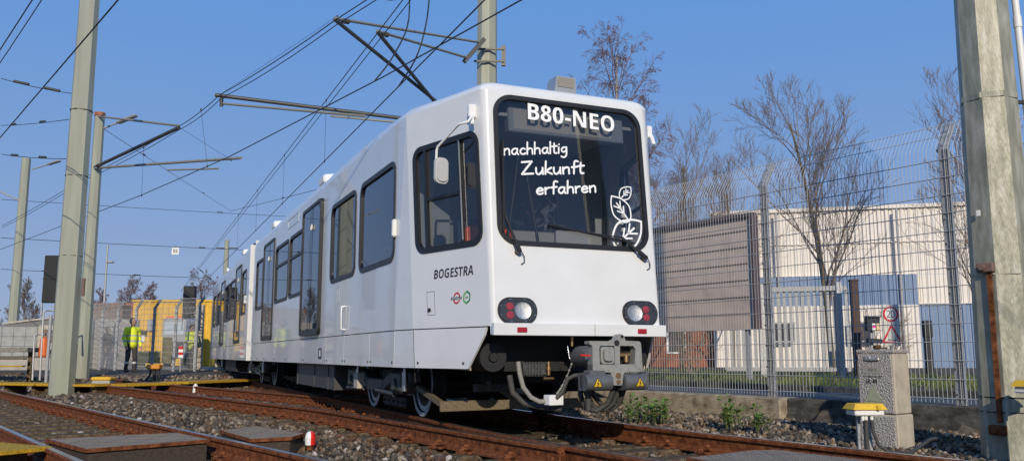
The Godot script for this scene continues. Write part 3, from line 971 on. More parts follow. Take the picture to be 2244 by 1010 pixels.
		ho.tube([ff.call(Vector3(wi[0].x + 0.03, wi[0].y, 0.03)), ff.call(Vector3(wi[0].x + 0.055, wi[0].y - 0.04, 0.03)), ff.call(Vector3(wi[0].x + 0.06, wi[0].y - 0.09, 0.02)), ff.call(Vector3(wi[0].x + 0.03, wi[0].y - 0.11, 0.01))], 0.005, 6)
		part(WA, "washer_hose", ho, M.hose)
	# ---- bumper, reflectors, lamps
	for r in [[-0.885, 0.114], [0.12, 0.885]]:
		var bp := G.new()
		bp.box(Vector3((r[0] + r[1]) * 0.5, 0.905, 2.295), Vector3(r[1] - r[0], 0.108, 0.06), Basis.IDENTITY, 0.004)
		part(T, "bumper", bp, M.white)
	for s in [-1.0, 1.0]:
		var rf := G.new()
		rf.box(Vector3(s * 0.617, 0.9, 2.329), Vector3(0.095, 0.045, 0.012), Basis.IDENTITY, 0.003)
		part(T, "red_reflector", rf, M.redlens)
		var hl := G.new()
		var x0: float = -0.825 if s < 0 else 0.445
		var x1: float = -0.445 if s < 0 else 0.825
		hl.ring(ff, G.rrect(x0, 0.953, x1, 1.187, 0.112, 8), G.rrect(x0 + 0.03, 0.983, x1 - 0.03, 1.157, 0.085, 8), -0.01, 0.02)
		hl.pane(ff, G.rrect(x0 + 0.01, 0.963, x1 - 0.01, 1.177, 0.105, 8), 0.003)
		var HL := part(T, "headlamp", hl, M.gasket)
		var lx: float = (x0 + x1) * 0.5 - s * 0.055
		var bowl := G.new()
		var ctr: Vector3 = ff.call(Vector3(lx, 1.07, 0.008))
		var nb := Basis(Quaternion(Vector3.UP, Vector3(0, 0.0995, 0.995).normalized()))
		bowl.lathe([Vector2(0.0, -0.002), Vector2(0.03, 0.0), Vector2(0.055, 0.003), Vector2(0.07, 0.006), Vector2(0.076, 0.008), Vector2(0.08, 0.004), Vector2(0.081, -0.006)], Transform3D(nb, ctr), 28)
		part(HL, "main_beam", bowl, M.reflector)
		for dy in [-0.045, 0.045]:
			var rd := G.new()
			rd.lathe([Vector2(0.036, -0.004), Vector2(0.034, 0.003), Vector2(0.02, 0.007), Vector2(0.0, 0.008)], Transform3D(nb, ff.call(Vector3(lx + s * 0.125, 1.07 + dy * 0.85, 0.006))), 20)
			part(HL, "tail_lamp", rd, M.redlens)
		var scr := G.new()
		for k in 8:
			var an := TAU * (k + 0.5) / 8
			var q := Vector2((x0 + x1) * 0.5 + cos(an) * 0.178, 1.07 + sin(an) * 0.106)
			scr.cyl(ff.call(Vector3(q.x, q.y, 0.012)), ff.call(Vector3(q.x, q.y, 0.026)), 0.006, 0.006, 6)
		part(HL, "screw", scr, M.steel)
		var cov := G.new()
		cov.pane(ff, G.rrect(x0 + 0.016, 0.969, x1 - 0.016, 1.171, 0.098, 8), 0.0235)
		part(HL, "cover_glass", cov, M.lens)
	# ---- mirrors
	for s in [-1.0, 1.0]:
		var cm := cab_map(s)
		var u := func(sv: float, y: float, w: float) -> Vector3: return cm.call(Vector3(sv + 0.085 * (y - 0.93), y, w))
		var br := G.new()
		br.seg(u.call(0.87, 2.87, 0.03), u.call(0.87, 3.0, 0.03), 0.075, 0.06, Vector3(0, 0, 1), 0.012)
		br.seg(u.call(0.93, 2.79, 0.07), u.call(0.89, 2.9, 0.05), 0.04, 0.04, Vector3(0, 0, 1), 0.01)
		var MR := part(T, "side_mirror" if s < 0 else "mirror_bracket", br, M.whiteflat)
		if s > 0: continue
		var ar := G.new()
		ar.tube([u.call(0.93, 2.86, 0.08), u.call(0.96, 2.8, 0.14), u.call(0.83, 2.8, 0.15), u.call(0.79, 2.785, 0.15), u.call(0.5, 2.65, 0.15), u.call(0.48, 2.62, 0.15), u.call(0.47, 2.42, 0.15)], 0.013, 10)
		part(MR, "mirror_arm", ar, M.whiteflat)
		var hd := G.new()
		var c: Vector3 = u.call(0.57, 2.4, 0.16)
		var nrm := Vector3(s * -0.25, 0.0, 1.0).normalized()
		var fx := nrm.cross(Vector3.UP).normalized()
		var hm := func(p: Vector3) -> Vector3: return c + fx * p.x + Vector3.UP * p.y + nrm * p.z
		hd.prism(G.rrect(-0.072, -0.125, 0.072, 0.125, 0.05, 5), hm, -0.015, 0.015)
		hd.prism(G.rrect(-0.055, -0.105, 0.055, 0.105, 0.04, 5), hm, 0.015, 0.03)
		hd.cyl(u.call(0.47, 2.42, 0.15), c, 0.02, 0.02, 8)
		part(MR, "mirror_housing", hd, mt(L(0.5, 0.5, 0.5), 0.35))
		var mg := G.new()
		mg.pane(hm, G.rrect(-0.06, -0.112, 0.06, 0.112, 0.04, 5), -0.018)
		part(MR, "mirror_glass", mg, mt(L(0.6, 0.6, 0.6), 0.05, 1.0))
	# ---- bogies
	make_bogie(T, 0.0, -2.1, "bogie")
	make_bogie(T, -10.9, -13.0, "bogie", 0.0)
	make_bogie(T, -21.6, -23.7, "bogie", 0.1)
	# ---- guard beam ahead of the first wheel
	var gb := G.new()
	gb.box(Vector3(-0.5, 0.185, 1.12), Vector3(0.92, 0.1, 0.03), Basis(Vector3(0, 0, 1), 0.01), 0.004)
	gb.seg(Vector3(-0.93, 0.2, 1.1), Vector3(-0.93, 0.34, 0.3), 0.05, 0.05)
	gb.seg(Vector3(-0.1, 0.2, 1.1), Vector3(-0.3, 0.45, 0.6), 0.05, 0.05)
	gb.box(Vector3(0.55, 0.185, 1.12), Vector3(0.9, 0.1, 0.03), Basis.IDENTITY, 0.004)
	gb.seg(Vector3(0.93, 0.2, 1.1), Vector3(0.93, 0.34, 0.3), 0.05, 0.05)
	for x in [-0.9, -0.8]:
		gb.cyl(Vector3(x, 0.185, 1.13), Vector3(x, 0.185, 1.145), 0.018, 0.018, 8)
	part(T, "guard_beam", gb, mt(L(0.22, 0.17, 0.1), 0.75, 0.1, N.rough, 4.0))
	var cb := G.new()
	cb.box(Vector3(-0.42, 0.36, 1.2), Vector3(0.42, 0.08, 0.1), Basis.IDENTITY, 0.008)
	cb.cyl(Vector3(-0.5, 0.33, 1.26), Vector3(-0.5, 0.42, 1.26), 0.03, 0.03, 10)
	part(T, "cross_member", cb, M.undergrey)
	# compressor and valves seen under the front
	var cp := G.new()
	cp.box(Vector3(-0.36, 0.55, 2.0), Vector3(0.24, 0.13, 0.2), Basis.IDENTITY, 0.02)
	cp.cyl(Vector3(-0.5, 0.55, 2.02), Vector3(-0.47, 0.55, 2.02), 0.075, 0.075, 14)
	for k in 5: cp.box(Vector3(-0.45 + k * 0.03, 0.55, 2.105), Vector3(0.008, 0.12, 0.012))
	part(T, "compressor", cp, M.undergrey)
	var vv := G.new()
	vv.cyl(Vector3(-0.27, 0.5, 2.14), Vector3(-0.27, 0.62, 2.14), 0.016, 0.016, 10)
	vv.cyl(Vector3(-0.27, 0.545, 2.14), Vector3(-0.27, 0.57, 2.14), 0.024, 0.024, 8)
	vv.cyl(Vector3(-0.32, 0.47, 2.14), Vector3(-0.22, 0.47, 2.14), 0.013, 0.013, 8)
	vv.cyl(Vector3(-0.06, 0.86, 2.2), Vector3(-0.06, 0.76, 2.2), 0.017, 0.012, 8)
	part(T, "brass_valve", vv, M.brass)
	var wbx := G.new()
	wbx.box(Vector3(-0.3, 0.285, 2.3), Vector3(0.15, 0.09, 0.1), Basis(Vector3.UP, 0.15), 0.006)
	part(T, "junction_box", wbx, M.whiteflat)
	var h1 := G.new()
	h1.tube([Vector3(-0.6, 0.62, 2.2), Vector3(-0.595, 0.52, 2.22), Vector3(-0.57, 0.4, 2.24), Vector3(-0.5, 0.31, 2.25), Vector3(-0.42, 0.27, 2.26), Vector3(-0.36, 0.275, 2.28)], 0.022, 10)
	part(T, "grey_hose", h1, M.hosegrey)
	var h2 := G.new()
	h2.tube([Vector3(-0.3, 0.3, 2.34), Vector3(-0.24, 0.36, 2.36), Vector3(-0.2, 0.47, 2.38), Vector3(-0.14, 0.5, 2.4), Vector3(-0.05, 0.51, 2.45), Vector3(0.0, 0.51, 2.5)], 0.02, 10)
	h2.tube([Vector3(-0.62, 0.5, 2.05), Vector3(-0.6, 0.35, 2.07), Vector3(-0.5, 0.25, 2.1), Vector3(-0.36, 0.22, 2.15), Vector3(-0.2, 0.2, 2.25)], 0.028, 10)
	for k in 3:
		h2.tube([Vector3(-0.1 + k * 0.06, 0.46, 2.45), Vector3(-0.11 + k * 0.06, 0.34, 2.45), Vector3(-0.06 + k * 0.1, 0.22, 2.42), Vector3(0.06 + k * 0.08, 0.19 + k * 0.01, 2.44), Vector3(0.14 + k * 0.06, 0.26, 2.5), Vector3(0.17 + k * 0.05, 0.42, 2.58)], 0.024, 10)
	h2.cyl(Vector3(-0.06, 0.48, 2.5), Vector3(-0.06, 0.2, 2.5), 0.028, 0.028, 10)
	part(T, "black_hose", h2, M.hose)
	var chn := G.new()
	for k in 14:
		var t := k / 13.0
		var c := Vector3(lerpf(-0.3, -0.15, t), lerpf(0.34, 0.6, t) - 0.03 * sin(PI * t), 2.36)
		chn.seg(c - Vector3(0.006, 0.011, 0), c + Vector3(0.006, 0.011, 0), 0.016 if k % 2 else 0.005, 0.005 if k % 2 else 0.016, Vector3(0, 0, 1))
	part(T, "chain", chn, M.alu)
	var hk := G.new()
	hk.tube([Vector3(-0.13, 0.76, 2.25), Vector3(-0.13, 0.66, 2.28), Vector3(-0.1, 0.58, 2.32), Vector3(-0.07, 0.7, 2.27)], 0.005, 6)
	part(T, "wire_loop", hk, M.steel)
	# ---- coupler
	var CP := Node3D.new()
	CP.name = "coupler"
	T.add_child(CP, true)
	CP.position = Vector3(0.12, 0, 2.7)
	var sh := G.new()
	sh.cyl(Vector3(0, 0.67, -0.75), Vector3(0, 0.67, -0.12), 0.085, 0.085, 18)
	sh.cyl(Vector3(-0.17, 0.67, -0.36), Vector3(-0.17, 0.67, -0.1), 0.09, 0.09, 20)
	sh.box(Vector3(0, 0.67, -0.16), Vector3(0.36, 0.18, 0.1), Basis.IDENTITY, 0.02)
	sh.box(Vector3(-0.19, 0.5, -0.06), Vector3(0.16, 0.1, 0.14), Basis.IDENTITY, 0.015)
	part(CP, "coupler_shank", sh, M.coupgrey)
	var fr := G.new()
	var fm := func(p: Vector3) -> Vector3: return p
	# head plate built round its two openings
	fr.prism(PackedVector2Array([Vector2(-0.27, 0.8), Vector2(-0.27, 0.775), Vector2(-0.24, 0.76), Vector2(0.25, 0.76), Vector2(0.245, 0.79), Vector2(0.23, 0.8), Vector2(0.09, 0.805), Vector2(0.075, 0.85), Vector2(0.05, 0.862), Vector2(0.02, 0.85), Vector2(0.0, 0.815), Vector2(-0.04, 0.8)]), fm, -0.09, 0.0)
	fr.prism(PackedVector2Array([Vector2(-0.24, 0.76), Vector2(-0.24, 0.55), Vector2(-0.19, 0.56), Vector2(-0.17, 0.6), Vector2(-0.175, 0.74), Vector2(-0.16, 0.76)]), fm, -0.09, 0.0)
	fr.prism(PackedVector2Array([Vector2(0.25, 0.76), Vector2(0.26, 0.55), Vector2(0.2, 0.56), Vector2(0.18, 0.6), Vector2(0.19, 0.73), Vector2(0.17, 0.76)]), fm, -0.09, 0.0)
	fr.prism(PackedVector2Array([Vector2(-0.02, 0.76), Vector2(-0.02, 0.6), Vector2(0.03, 0.6), Vector2(0.035, 0.76)]), fm, -0.09, -0.002)
	fr.prism(PackedVector2Array([Vector2(-0.24, 0.6), Vector2(-0.24, 0.54), Vector2(-0.06, 0.53), Vector2(-0.03, 0.42), Vector2(0.05, 0.42), Vector2(0.07, 0.53), Vector2(0.26, 0.54), Vector2(0.255, 0.6)]), fm, -0.09, -0.004)
	part(CP, "coupler_head", fr, M.castgrey)
	var bk := G.new()
	bk.prism(G.rrect(-0.16, 0.605, -0.025, 0.75, 0.025, 4), fm, -0.08, 0.0)
	bk.prism(G.rrect(-0.14, 0.63, -0.05, 0.735, 0.025, 4), fm, 0.0, 0.03)
	part(CP, "coupler_cone", bk, M.castgrey)
	var hl2 := G.new()
	hl2.cyl(Vector3(0.0, 0.785, 0.001), Vector3(0.0, 0.785, 0.006), 0.026, 0.026, 16)
	hl2.cyl(Vector3(0.055, 0.84, 0.001), Vector3(0.055, 0.84, 0.006), 0.014, 0.014, 12)
	hl2.box(Vector3(0.1, 0.68, -0.12), Vector3(0.2, 0.2, 0.03))
	part(CP, "coupler_bore", hl2, M.black)
	var bh := G.new()
	bh.seg(Vector3(0.04, 0.68, -0.04), Vector3(0.15, 0.685, -0.03), 0.03, 0.03, Vector3.UP, 0.006)
	bh.cyl(Vector3(0.11, 0.62, -0.03), Vector3(0.11, 0.68, -0.03), 0.025, 0.02, 12)
	part(CP, "coupler_hook", bh, M.brass)
	for q in [[0.505, 0.024], [0.45, 0.018]]:
		var ap := G.new()
		ap.cyl(Vector3(0.01, q[0], -0.01), Vector3(0.01, q[0], 0.01), q[1], q[1], 14)
		part(CP, "air_port", ap, M.brass)
	var rh := G.new()
	rh.seg(Vector3(-0.36, 0.68, 0.0), Vector3(-0.26, 0.675, 0.0), 0.018, 0.014)
	part(CP, "red_cock", rh, M.red)
	for q in [[-0.315, -0.06, -0.1], [0.065, 0.28, 0.24]]:
		var cy := G.new()
		cy.cyl(Vector3(q[0], 0.447, -0.03), Vector3(q[1], 0.447, -0.03), 0.072, 0.072, 28)
		cy.box(Vector3((q[0] + q[1]) * 0.5, 0.447, -0.09), Vector3(q[1] - q[0], 0.14, 0.08))
		if q[0] > 0: cy.box(Vector3(q[1] + 0.02, 0.46, -0.05), Vector3(0.04, 0.15, 0.13), Basis.IDENTITY, 0.015)
		var EC := part(CP, "contact_cover", cy, M.coupgrey)
		for inner in 2:
			var tr := G.new()
			var cx: float = q[1] - 0.075 if q[0] > 0 else q[0] + 0.1
			var rr := 0.055 if inner == 0 else 0.045
			var tm := func(p: Vector3) -> Vector3:
				var an := (p.y) / 0.072
				return Vector3(p.x, 0.447 + sin(an) * (0.072 + p.z), -0.03 + cos(an) * (0.072 + p.z))
			var pts := []
			for j in 3:
				pts.append(Vector2(cx, -0.012) + Vector2.from_angle(PI / 2 + j * TAU / 3) * rr)
			var steps := 6
			for a in steps:
				var t0 := float(a) / steps; var t1 := float(a + 1) / steps
				var l0: Vector2 = pts[0].lerp(pts[1], t0); var r0: Vector2 = pts[0].lerp(pts[2], t0)
				var l1: Vector2 = pts[0].lerp(pts[1], t1); var r1: Vector2 = pts[0].lerp(pts[2], t1)
				var w := 0.002 + 0.0015 * inner
				tr.quad(tm.call(Vector3(l0.x, l0.y, w)), tm.call(Vector3(r0.x, r0.y, w)), tm.call(Vector3(r1.x, r1.y, w)), tm.call(Vector3(l1.x, l1.y, w)), Vector3(0, 0.3, 1))
			part(EC, "warning_triangle", tr, M.gasket if inner == 0 else M.yellow)
			if inner == 1:
				var bo := G.new()
				bo.ribbon(tm, [Vector2(cx + 0.008, 0.02), Vector2(cx - 0.006, -0.008), Vector2(cx + 0.008, -0.006), Vector2(cx - 0.004, -0.032)], 0.006, 0.005)
				part(EC, "lightning_symbol", bo, M.gasket)
	# ---- rear car
	var shb := G.new()
	var winb := [[-12.1, 1.685, -10.8, 2.725, 0.1], [-10.35, 1.685, -8.95, 2.725, 0.1], [-8.55, 0.975, -7.1, 2.985, 0.08], [-6.85, 1.685, -5.35, 2.725, 0.1], [-5.2, 1.685, -3.6, 2.725, 0.1], [-3.4, 0.975, -1.92, 2.985, 0.08], [-1.7, 1.685, -0.68, 2.725, 0.1]]
	for s in [-1.0, 1.0]:
		wall_cells(shb, side_map(s), -12.9, -0.06, winb, Vector3(s, 0, 0))
		shb.quad(Vector3(s * 1.28, 0.935, -12.9), Vector3(s * 0.9, 0.935, -14.2), Vector3(s * 0.9, YTOP, -14.2), Vector3(s * 1.28, YTOP, -12.9), Vector3(s, 0, -0.2))
	shb.quad(Vector3(-0.9, 0.935, -14.2), Vector3(0.9, 0.935, -14.2), Vector3(0.9, YTOP, -14.2), Vector3(-0.9, YTOP, -14.2), Vector3(0, 0, -1))
	var ob := [Vector2(0.0001, -14.2), Vector2(-0.9, -14.2), Vector2(-1.28, -12.9), Vector2(-1.28, -6.0), Vector2(-1.28, -0.06)]
	roof_rings(shb, ob, false)
	var ob2 := []
	for p in ob: ob2.append(Vector2(-p.x, p.y))
	roof_rings(shb, ob2, false)
	var B := part(T, "rear_car", shb, M.white)
	B.position = Vector3(-0.05, 0, -11.7)
	B.rotation.y = deg_to_rad(-0.9)
	for s in [-1.0, 1.0]:
		var sm := side_map(s)
		for w in winb:
			if w[1] < 1.0: door_set(B, sm, w[0], w[2], 0.022)
			else: window_set(B, sm, w[0], w[1], w[2], w[3], w[4], 2.36 if w[0] > -7.0 and w[0] < -3.5 - 1.5 else -1.0, M.winglass)
		var zs := [-12.9, -11.6, -10.2, -8.8, -7.4, -5.9, -4.4, -2.9, -1.4, -0.06]
		for i in zs.size() - 1:
			skirt(B, sm, PackedVector2Array([Vector2(zs[i] + 0.004, 0.555), Vector2(zs[i + 1] - 0.004, 0.555), Vector2(zs[i + 1] - 0.004, 0.925), Vector2(zs[i] + 0.004, 0.925)]))
		var lm := G.new()
		lm.box(sm.call(Vector3(-0.62, 2.0, 0.02)), Vector3(0.05, 0.19, 0.06), Basis.IDENTITY, 0.015)
		part(B, "indicator_lamp", lm, M.signwhite)
	for z in [-2.6, -7.8]:
		var rb := G.new()
		rb.box(Vector3(-1.08, 3.36, z), Vector3(0.3, 0.14, 0.42), Basis(Vector3(0, 0, 1), 0.12), 0.03)
		part(B, "door_lamp_housing", rb, M.whiteflat)
	# portal rim and bellows at the articulation
	var pr := G.new()
	for s in [-1.0, 1.0]:
		pr.box(Vector3(s * 1.22, 1.9, 0.0), Vector3(0.13, 2.7, 0.07), Basis.IDENTITY, 0.006)
	pr.box(Vector3(0, 3.26, 0.0), Vector3(2.34, 0.2, 0.07), Basis.IDENTITY, 0.006)
	part(B, "portal_rim", pr, M.white)
	var inb := G.new()
	inb.box(Vector3(0, 0.9, -6.6), Vector3(2.46, 0.08, 12.9))
	inb.box(Vector3(0, 0.72, -6.6), Vector3(2.0, 0.3, 12.9))
	inb.box(Vector3(-0.98, 0.4, -5.9), Vector3(0.3, 0.36, 3.4), Basis.IDENTITY, 0.01)
	part(B, "under_frame", inb, M.black)
	var bl2 := G.new()
	for k in 9:
		bl2.box(Vector3(-0.02, 2.05, -11.37 - k * 0.04), Vector3(2.26 + 0.08 * (k % 2), 2.4, 0.03))
	part(T, "articulation_bellows", bl2, M.black)

# ---------------------------------------------------------------- ground and tracks
const FP := Vector2(3.38, -11.5)      # a fence post foot (x, z)
const FD := Vector2(0.561, 0.828)     # direction of the fence towards the camera
const FN := Vector2(-0.828, 0.561)    # from the fence towards the tracks

func fside(x: float, z: float) -> float:
	return (Vector2(x, z) - FP).dot(FN)

func gh(x: float, z: float) -> float:
	var q := 0.791 * x - 0.612 * z
	var y := lerpf(-0.325, -0.21, smoothstep(3.2, 4.3, q))
	y = lerpf(y, 0.1, smoothstep(22.5, 29.0, -z))
	var f := fside(x, z)
	y = lerpf(y, maxf(y, -0.14), 1.0 - smoothstep(0.6, 1.6, f))
	if f < 0.16: y = 0.12
	return y

func spread(inner0: float, inner1: float, step: float, outer0: float, outer1: float) -> Array:
	var a := []
	var s := step
	var x := inner0
	var left := []
	while x > outer0:
		s *= 1.35
		x -= s
		left.append(x)
	left.reverse()
	a.append_array(left)
	x = inner0
	while x < inner1:
		a.append(x)
		x += step
	s = step
	while x < outer1:
		a.append(x)
		s *= 1.35
		x += s
	a.append(x)
	return a

func build_ground() -> void:
	var xs := spread(-16.0, 8.0, 0.2, -500.0, 500.0)
	var zs := spread(-34.0, -3.0, 0.2, -700.0, 80.0)
	var g := G.new()
	var fn := FastNoiseLite.new()
	fn.seed = 2
	fn.frequency = 0.8
	var hts := []
	for z in zs:
		var row := PackedFloat32Array()
		for x in xs:
			row.append(gh(x, z) + fn.get_noise_2d(x, z) * 0.02)
		hts.append(row)
	for i in zs.size() - 1:
		for j in xs.size() - 1:
			var a := Vector3(xs[j], hts[i][j], zs[i]); var b := Vector3(xs[j + 1], hts[i][j + 1], zs[i])
			var c := Vector3(xs[j + 1], hts[i + 1][j + 1], zs[i + 1]); var d := Vector3(xs[j], hts[i + 1][j], zs[i + 1])
			g.quad(a, b, c, d, Vector3.UP)
	struct("ground", g, M.ground)

func smooth_path(pts: Array, step := 0.25) -> Array:
	var cv := Curve2D.new()
	for i in pts.size():
		var p: Vector2 = pts[i]
		var t := Vector2.ZERO
		if i > 0 and i < pts.size() - 1:
			t = (pts[i + 1] - pts[i - 1]) / 6.0
			var la: float = p.distance_to(pts[i - 1]); var lb: float = p.distance_to(pts[i + 1])
			t = t.normalized() * minf(la, lb) / 3.0
		cv.add_point(p, -t, t)
	cv.bake_interval = step
	return Array(cv.get_baked_points())

func tw(X: float, Z: float) -> Vector2:
	var a := deg_to_rad(23.5)
	return Vector2(-0.272 + cos(a) * X + sin(a) * Z, -10.055 - sin(a) * X + cos(a) * Z)

func rail(parent: Node3D, path: Array, top: float, head: Material) -> void:
	var prof := [Vector2(-0.075, -0.16), Vector2(0.075, -0.16), Vector2(0.075, -0.147), Vector2(0.02, -0.132), Vector2(0.009, -0.118), Vector2(0.009, -0.045), Vector2(0.034, -0.034), Vector2(0.036, -0.012), Vector2(0.028, -0.002), Vector2(-0.028, -0.002), Vector2(-0.036, -0.012), Vector2(-0.034, -0.034), Vector2(-0.009, -0.045), Vector2(-0.009, -0.118), Vector2(-0.02, -0.132), Vector2(-0.075, -0.147)]
	var body := G.new()
	var hd := G.new()
	var frames := []
	for i in path.size():
		var d: Vector2
		if i == 0: d = path[1] - path[0]
		elif i == path.size() - 1: d = path[i] - path[i - 1]
		else: d = path[i + 1] - path[i - 1]
		d = d.normalized()
		frames.append(Vector3(-d.y, 0, d.x))
	for i in path.size() - 1:
		var a := Vector3(path[i].x, top, path[i].y); var b := Vector3(path[i + 1].x, top, path[i + 1].y)
		for k in prof.size():
			var p: Vector2 = prof[k]; var q: Vector2 = prof[(k + 1) % prof.size()]
			var h2 := Vector2((q - p).y, -(q - p).x)
			body.quad(a + frames[i] * p.x + Vector3.UP * p.y, a + frames[i] * q.x + Vector3.UP * q.y, b + frames[i + 1] * q.x + Vector3.UP * q.y, b + frames[i + 1] * p.x + Vector3.UP * p.y, frames[i] * h2.x + Vector3.UP * h2.y)
		hd.quad(a - frames[i] * 0.027, a + frames[i] * 0.027, b + frames[i + 1] * 0.027, b - frames[i + 1] * 0.027, Vector3.UP)
	for s in [0, path.size() - 1]:
		var a := Vector3(path[s].x, top, path[s].y)
		for k in range(1, prof.size() - 1):
			body.tri(a + frames[s] * prof[0].x + Vector3.UP * prof[0].y, a + frames[s] * prof[k].x + Vector3.UP * prof[k].y, a + frames[s] * prof[k + 1].x + Vector3.UP * prof[k + 1].y)
	var R := part(parent, "rail", body, M.rust)
	part(R, "running_surface", hd, head)

var sleeper_boxes := []   # [centre, dir, half length] used to keep stones off
var clip_mesh: ArrayMesh

func make_clip() -> ArrayMesh:
	var g := G.new()
	g.box(Vector3(0, 0.012, 0), Vector3(0.16, 0.022, 0.15), Basis.IDENTITY, 0.006)
	g.box(Vector3(-0.02, 0.035, 0), Vector3(0.09, 0.03, 0.09), Basis(Vector3(0, 0, 1), 0.25), 0.008)
	g.cyl(Vector3(0, 0.03, 0), Vector3(0, 0.085, 0), 0.019, 0.019, 6, true, true)
	g.cyl(Vector3(0, 0.06, 0), Vector3(0, 0.078, 0), 0.028, 0.028, 6, true, true)
	g.box(Vector3(0.05, 0.03, 0.03), Vector3(0.05, 0.03, 0.05), Basis(Vector3.UP, 0.4), 0.008)
	return g.mesh()

func sleepers(parent: Node3D, pa: Array, pb: Array, top: float, gap: float, extra: float, mesh: ArrayMesh, length: float) -> void:
	var acc := 0.0
	var nxt := 0.2
	for i in pa.size() - 1:
		var a: Vector2 = pa[i]
		acc += a.distance_to(pa[i + 1])
		if acc < nxt: continue
		nxt += gap
		var best: Vector2 = pb[0]
		for q in pb:
			if q.distance_squared_to(a) < best.distance_squared_to(a): best = q
		var mid := (a + best) * 0.5
		var dir := (best - a).normalized()
		if mid.y > -3.5 or mid.y < -32.0: continue
		var o := part(parent, "sleeper", mesh, M.wood)
		o.position = Vector3(mid.x, top - 0.235 + rng.randf_range(-0.004, 0.004), mid.y)
		o.rotation.y = atan2(-dir.y, dir.x) + rng.randf_range(-0.02, 0.02)
		sleeper_boxes.append([mid, dir, length * 0.5])
		if mid.y > -17.0:
			for e in [a, best]:
				for s in [-1.0, 1.0]:
					var c := part(parent, "rail_clip", clip_mesh, M.rust)
					var p: Vector2 = e + dir * s * 0.115
					c.position = Vector3(p.x, top - 0.162, p.y)
					c.rotation.y = atan2(-dir.y, dir.x) + (PI if s < 0 else 0.0)

func build_tracks() -> void:
	clip_mesh = make_clip()
	var sg := G.new()
	sg.box(Vector3.ZERO, Vector3(2.5, 0.15, 0.26), Basis.IDENTITY, 0.012)
	var sm := sg.mesh()
	rng.seed = 11
	# track under the tram
	var tl := smooth_path([tw(-0.78, -42), tw(-0.78, -20), tw(-0.78, -8), tw(-0.78, -3), tw(-0.78, 0), tw(-0.79, 1.35), tw(-0.72, 2.7), tw(-0.58, 4.3), tw(-0.3, 6.5), tw(0.35, 10)])
	var tr := smooth_path([tw(0.72, -42), tw(0.72, -20), tw(0.72, -8), tw(0.72, -3), tw(0.74, 0.2), tw(0.78, 1.3), tw(0.89, 2.6), tw(1.04, 3.6), tw(1.25, 5.0), tw(1.62, 7.0), tw(2.3, 10)])
	var t1 := thing("railway_track", "rusty track under the white tram, leading to the lower right corner", "track")
	rail(t1, tl, 0.0, M.railworn)
	rail(t1, tr, 0.0, M.railtop)
	sleepers(t1, tl, tr, 0.0, 0.62, 0, sm, 2.5)
	# diverging track from the left
	var s1 := smooth_path([Vector2(-24.5, -38.5), Vector2(-14.6, -26.9), Vector2(-8.76, -19.35), Vector2(-5.77, -15.5), Vector2(-3.2, -12.2), Vector2(-2.3, -11.0), Vector2(-0.62, -8.2), Vector2(0.0, -7.2), Vector2(0.36, -6.65)])
	var s0 := smooth_path([Vector2(-23.3, -39.5), Vector2(-13.4, -27.6), Vector2(-7.87, -20.4), Vector2(-5.7, -17.8), Vector2(-3.94, -15.6), tw(-0.86, -5.4), tw(-0.45, -4.2), tw(0.2, -2.0), tw(0.62, 0.0)])
	var t2 := thing("railway_track", "rusty diverging track curving in from the left beside the tram", "track")
	rail(t2, s1, 0.003, M.railworn)
	rail(t2, s0, 0.003, M.railworn)
	sleepers(t2, s1, s0, 0.0, 0.62, 0, sm, 2.5)
	# track in the left foreground
	var d := Vector2(0.611, 0.7916)
	var c1 := Vector2(-1.45, -6.72)
	var l1 := [c1 - d * 46.0, c1 - d * 30.0, c1 - d * 20.0, c1 - d * 10.0, c1, c1 + d * 9.0]
	var off := Vector2(-d.y, d.x) * 1.46
	var l0 := []
	for p in l1: l0.append(p + off)
	var l1s := smooth_path(l1, 0.3)
	var l0s := smooth_path(l0, 0.3)
	var t3 := thing("railway_track", "foreground track with shiny worn rail heads at lower left", "track")
	rail(t3, l1s, -0.1, M.railtop)
	rail(t3, l0s, -0.1, M.railtop)
	sleepers(t3, l1s, l0s, -0.1, 0.65, 0, sm, 2.5)
	all_rails = [tl, tr, s1, s0, l1s, l0s]

var all_rails := []

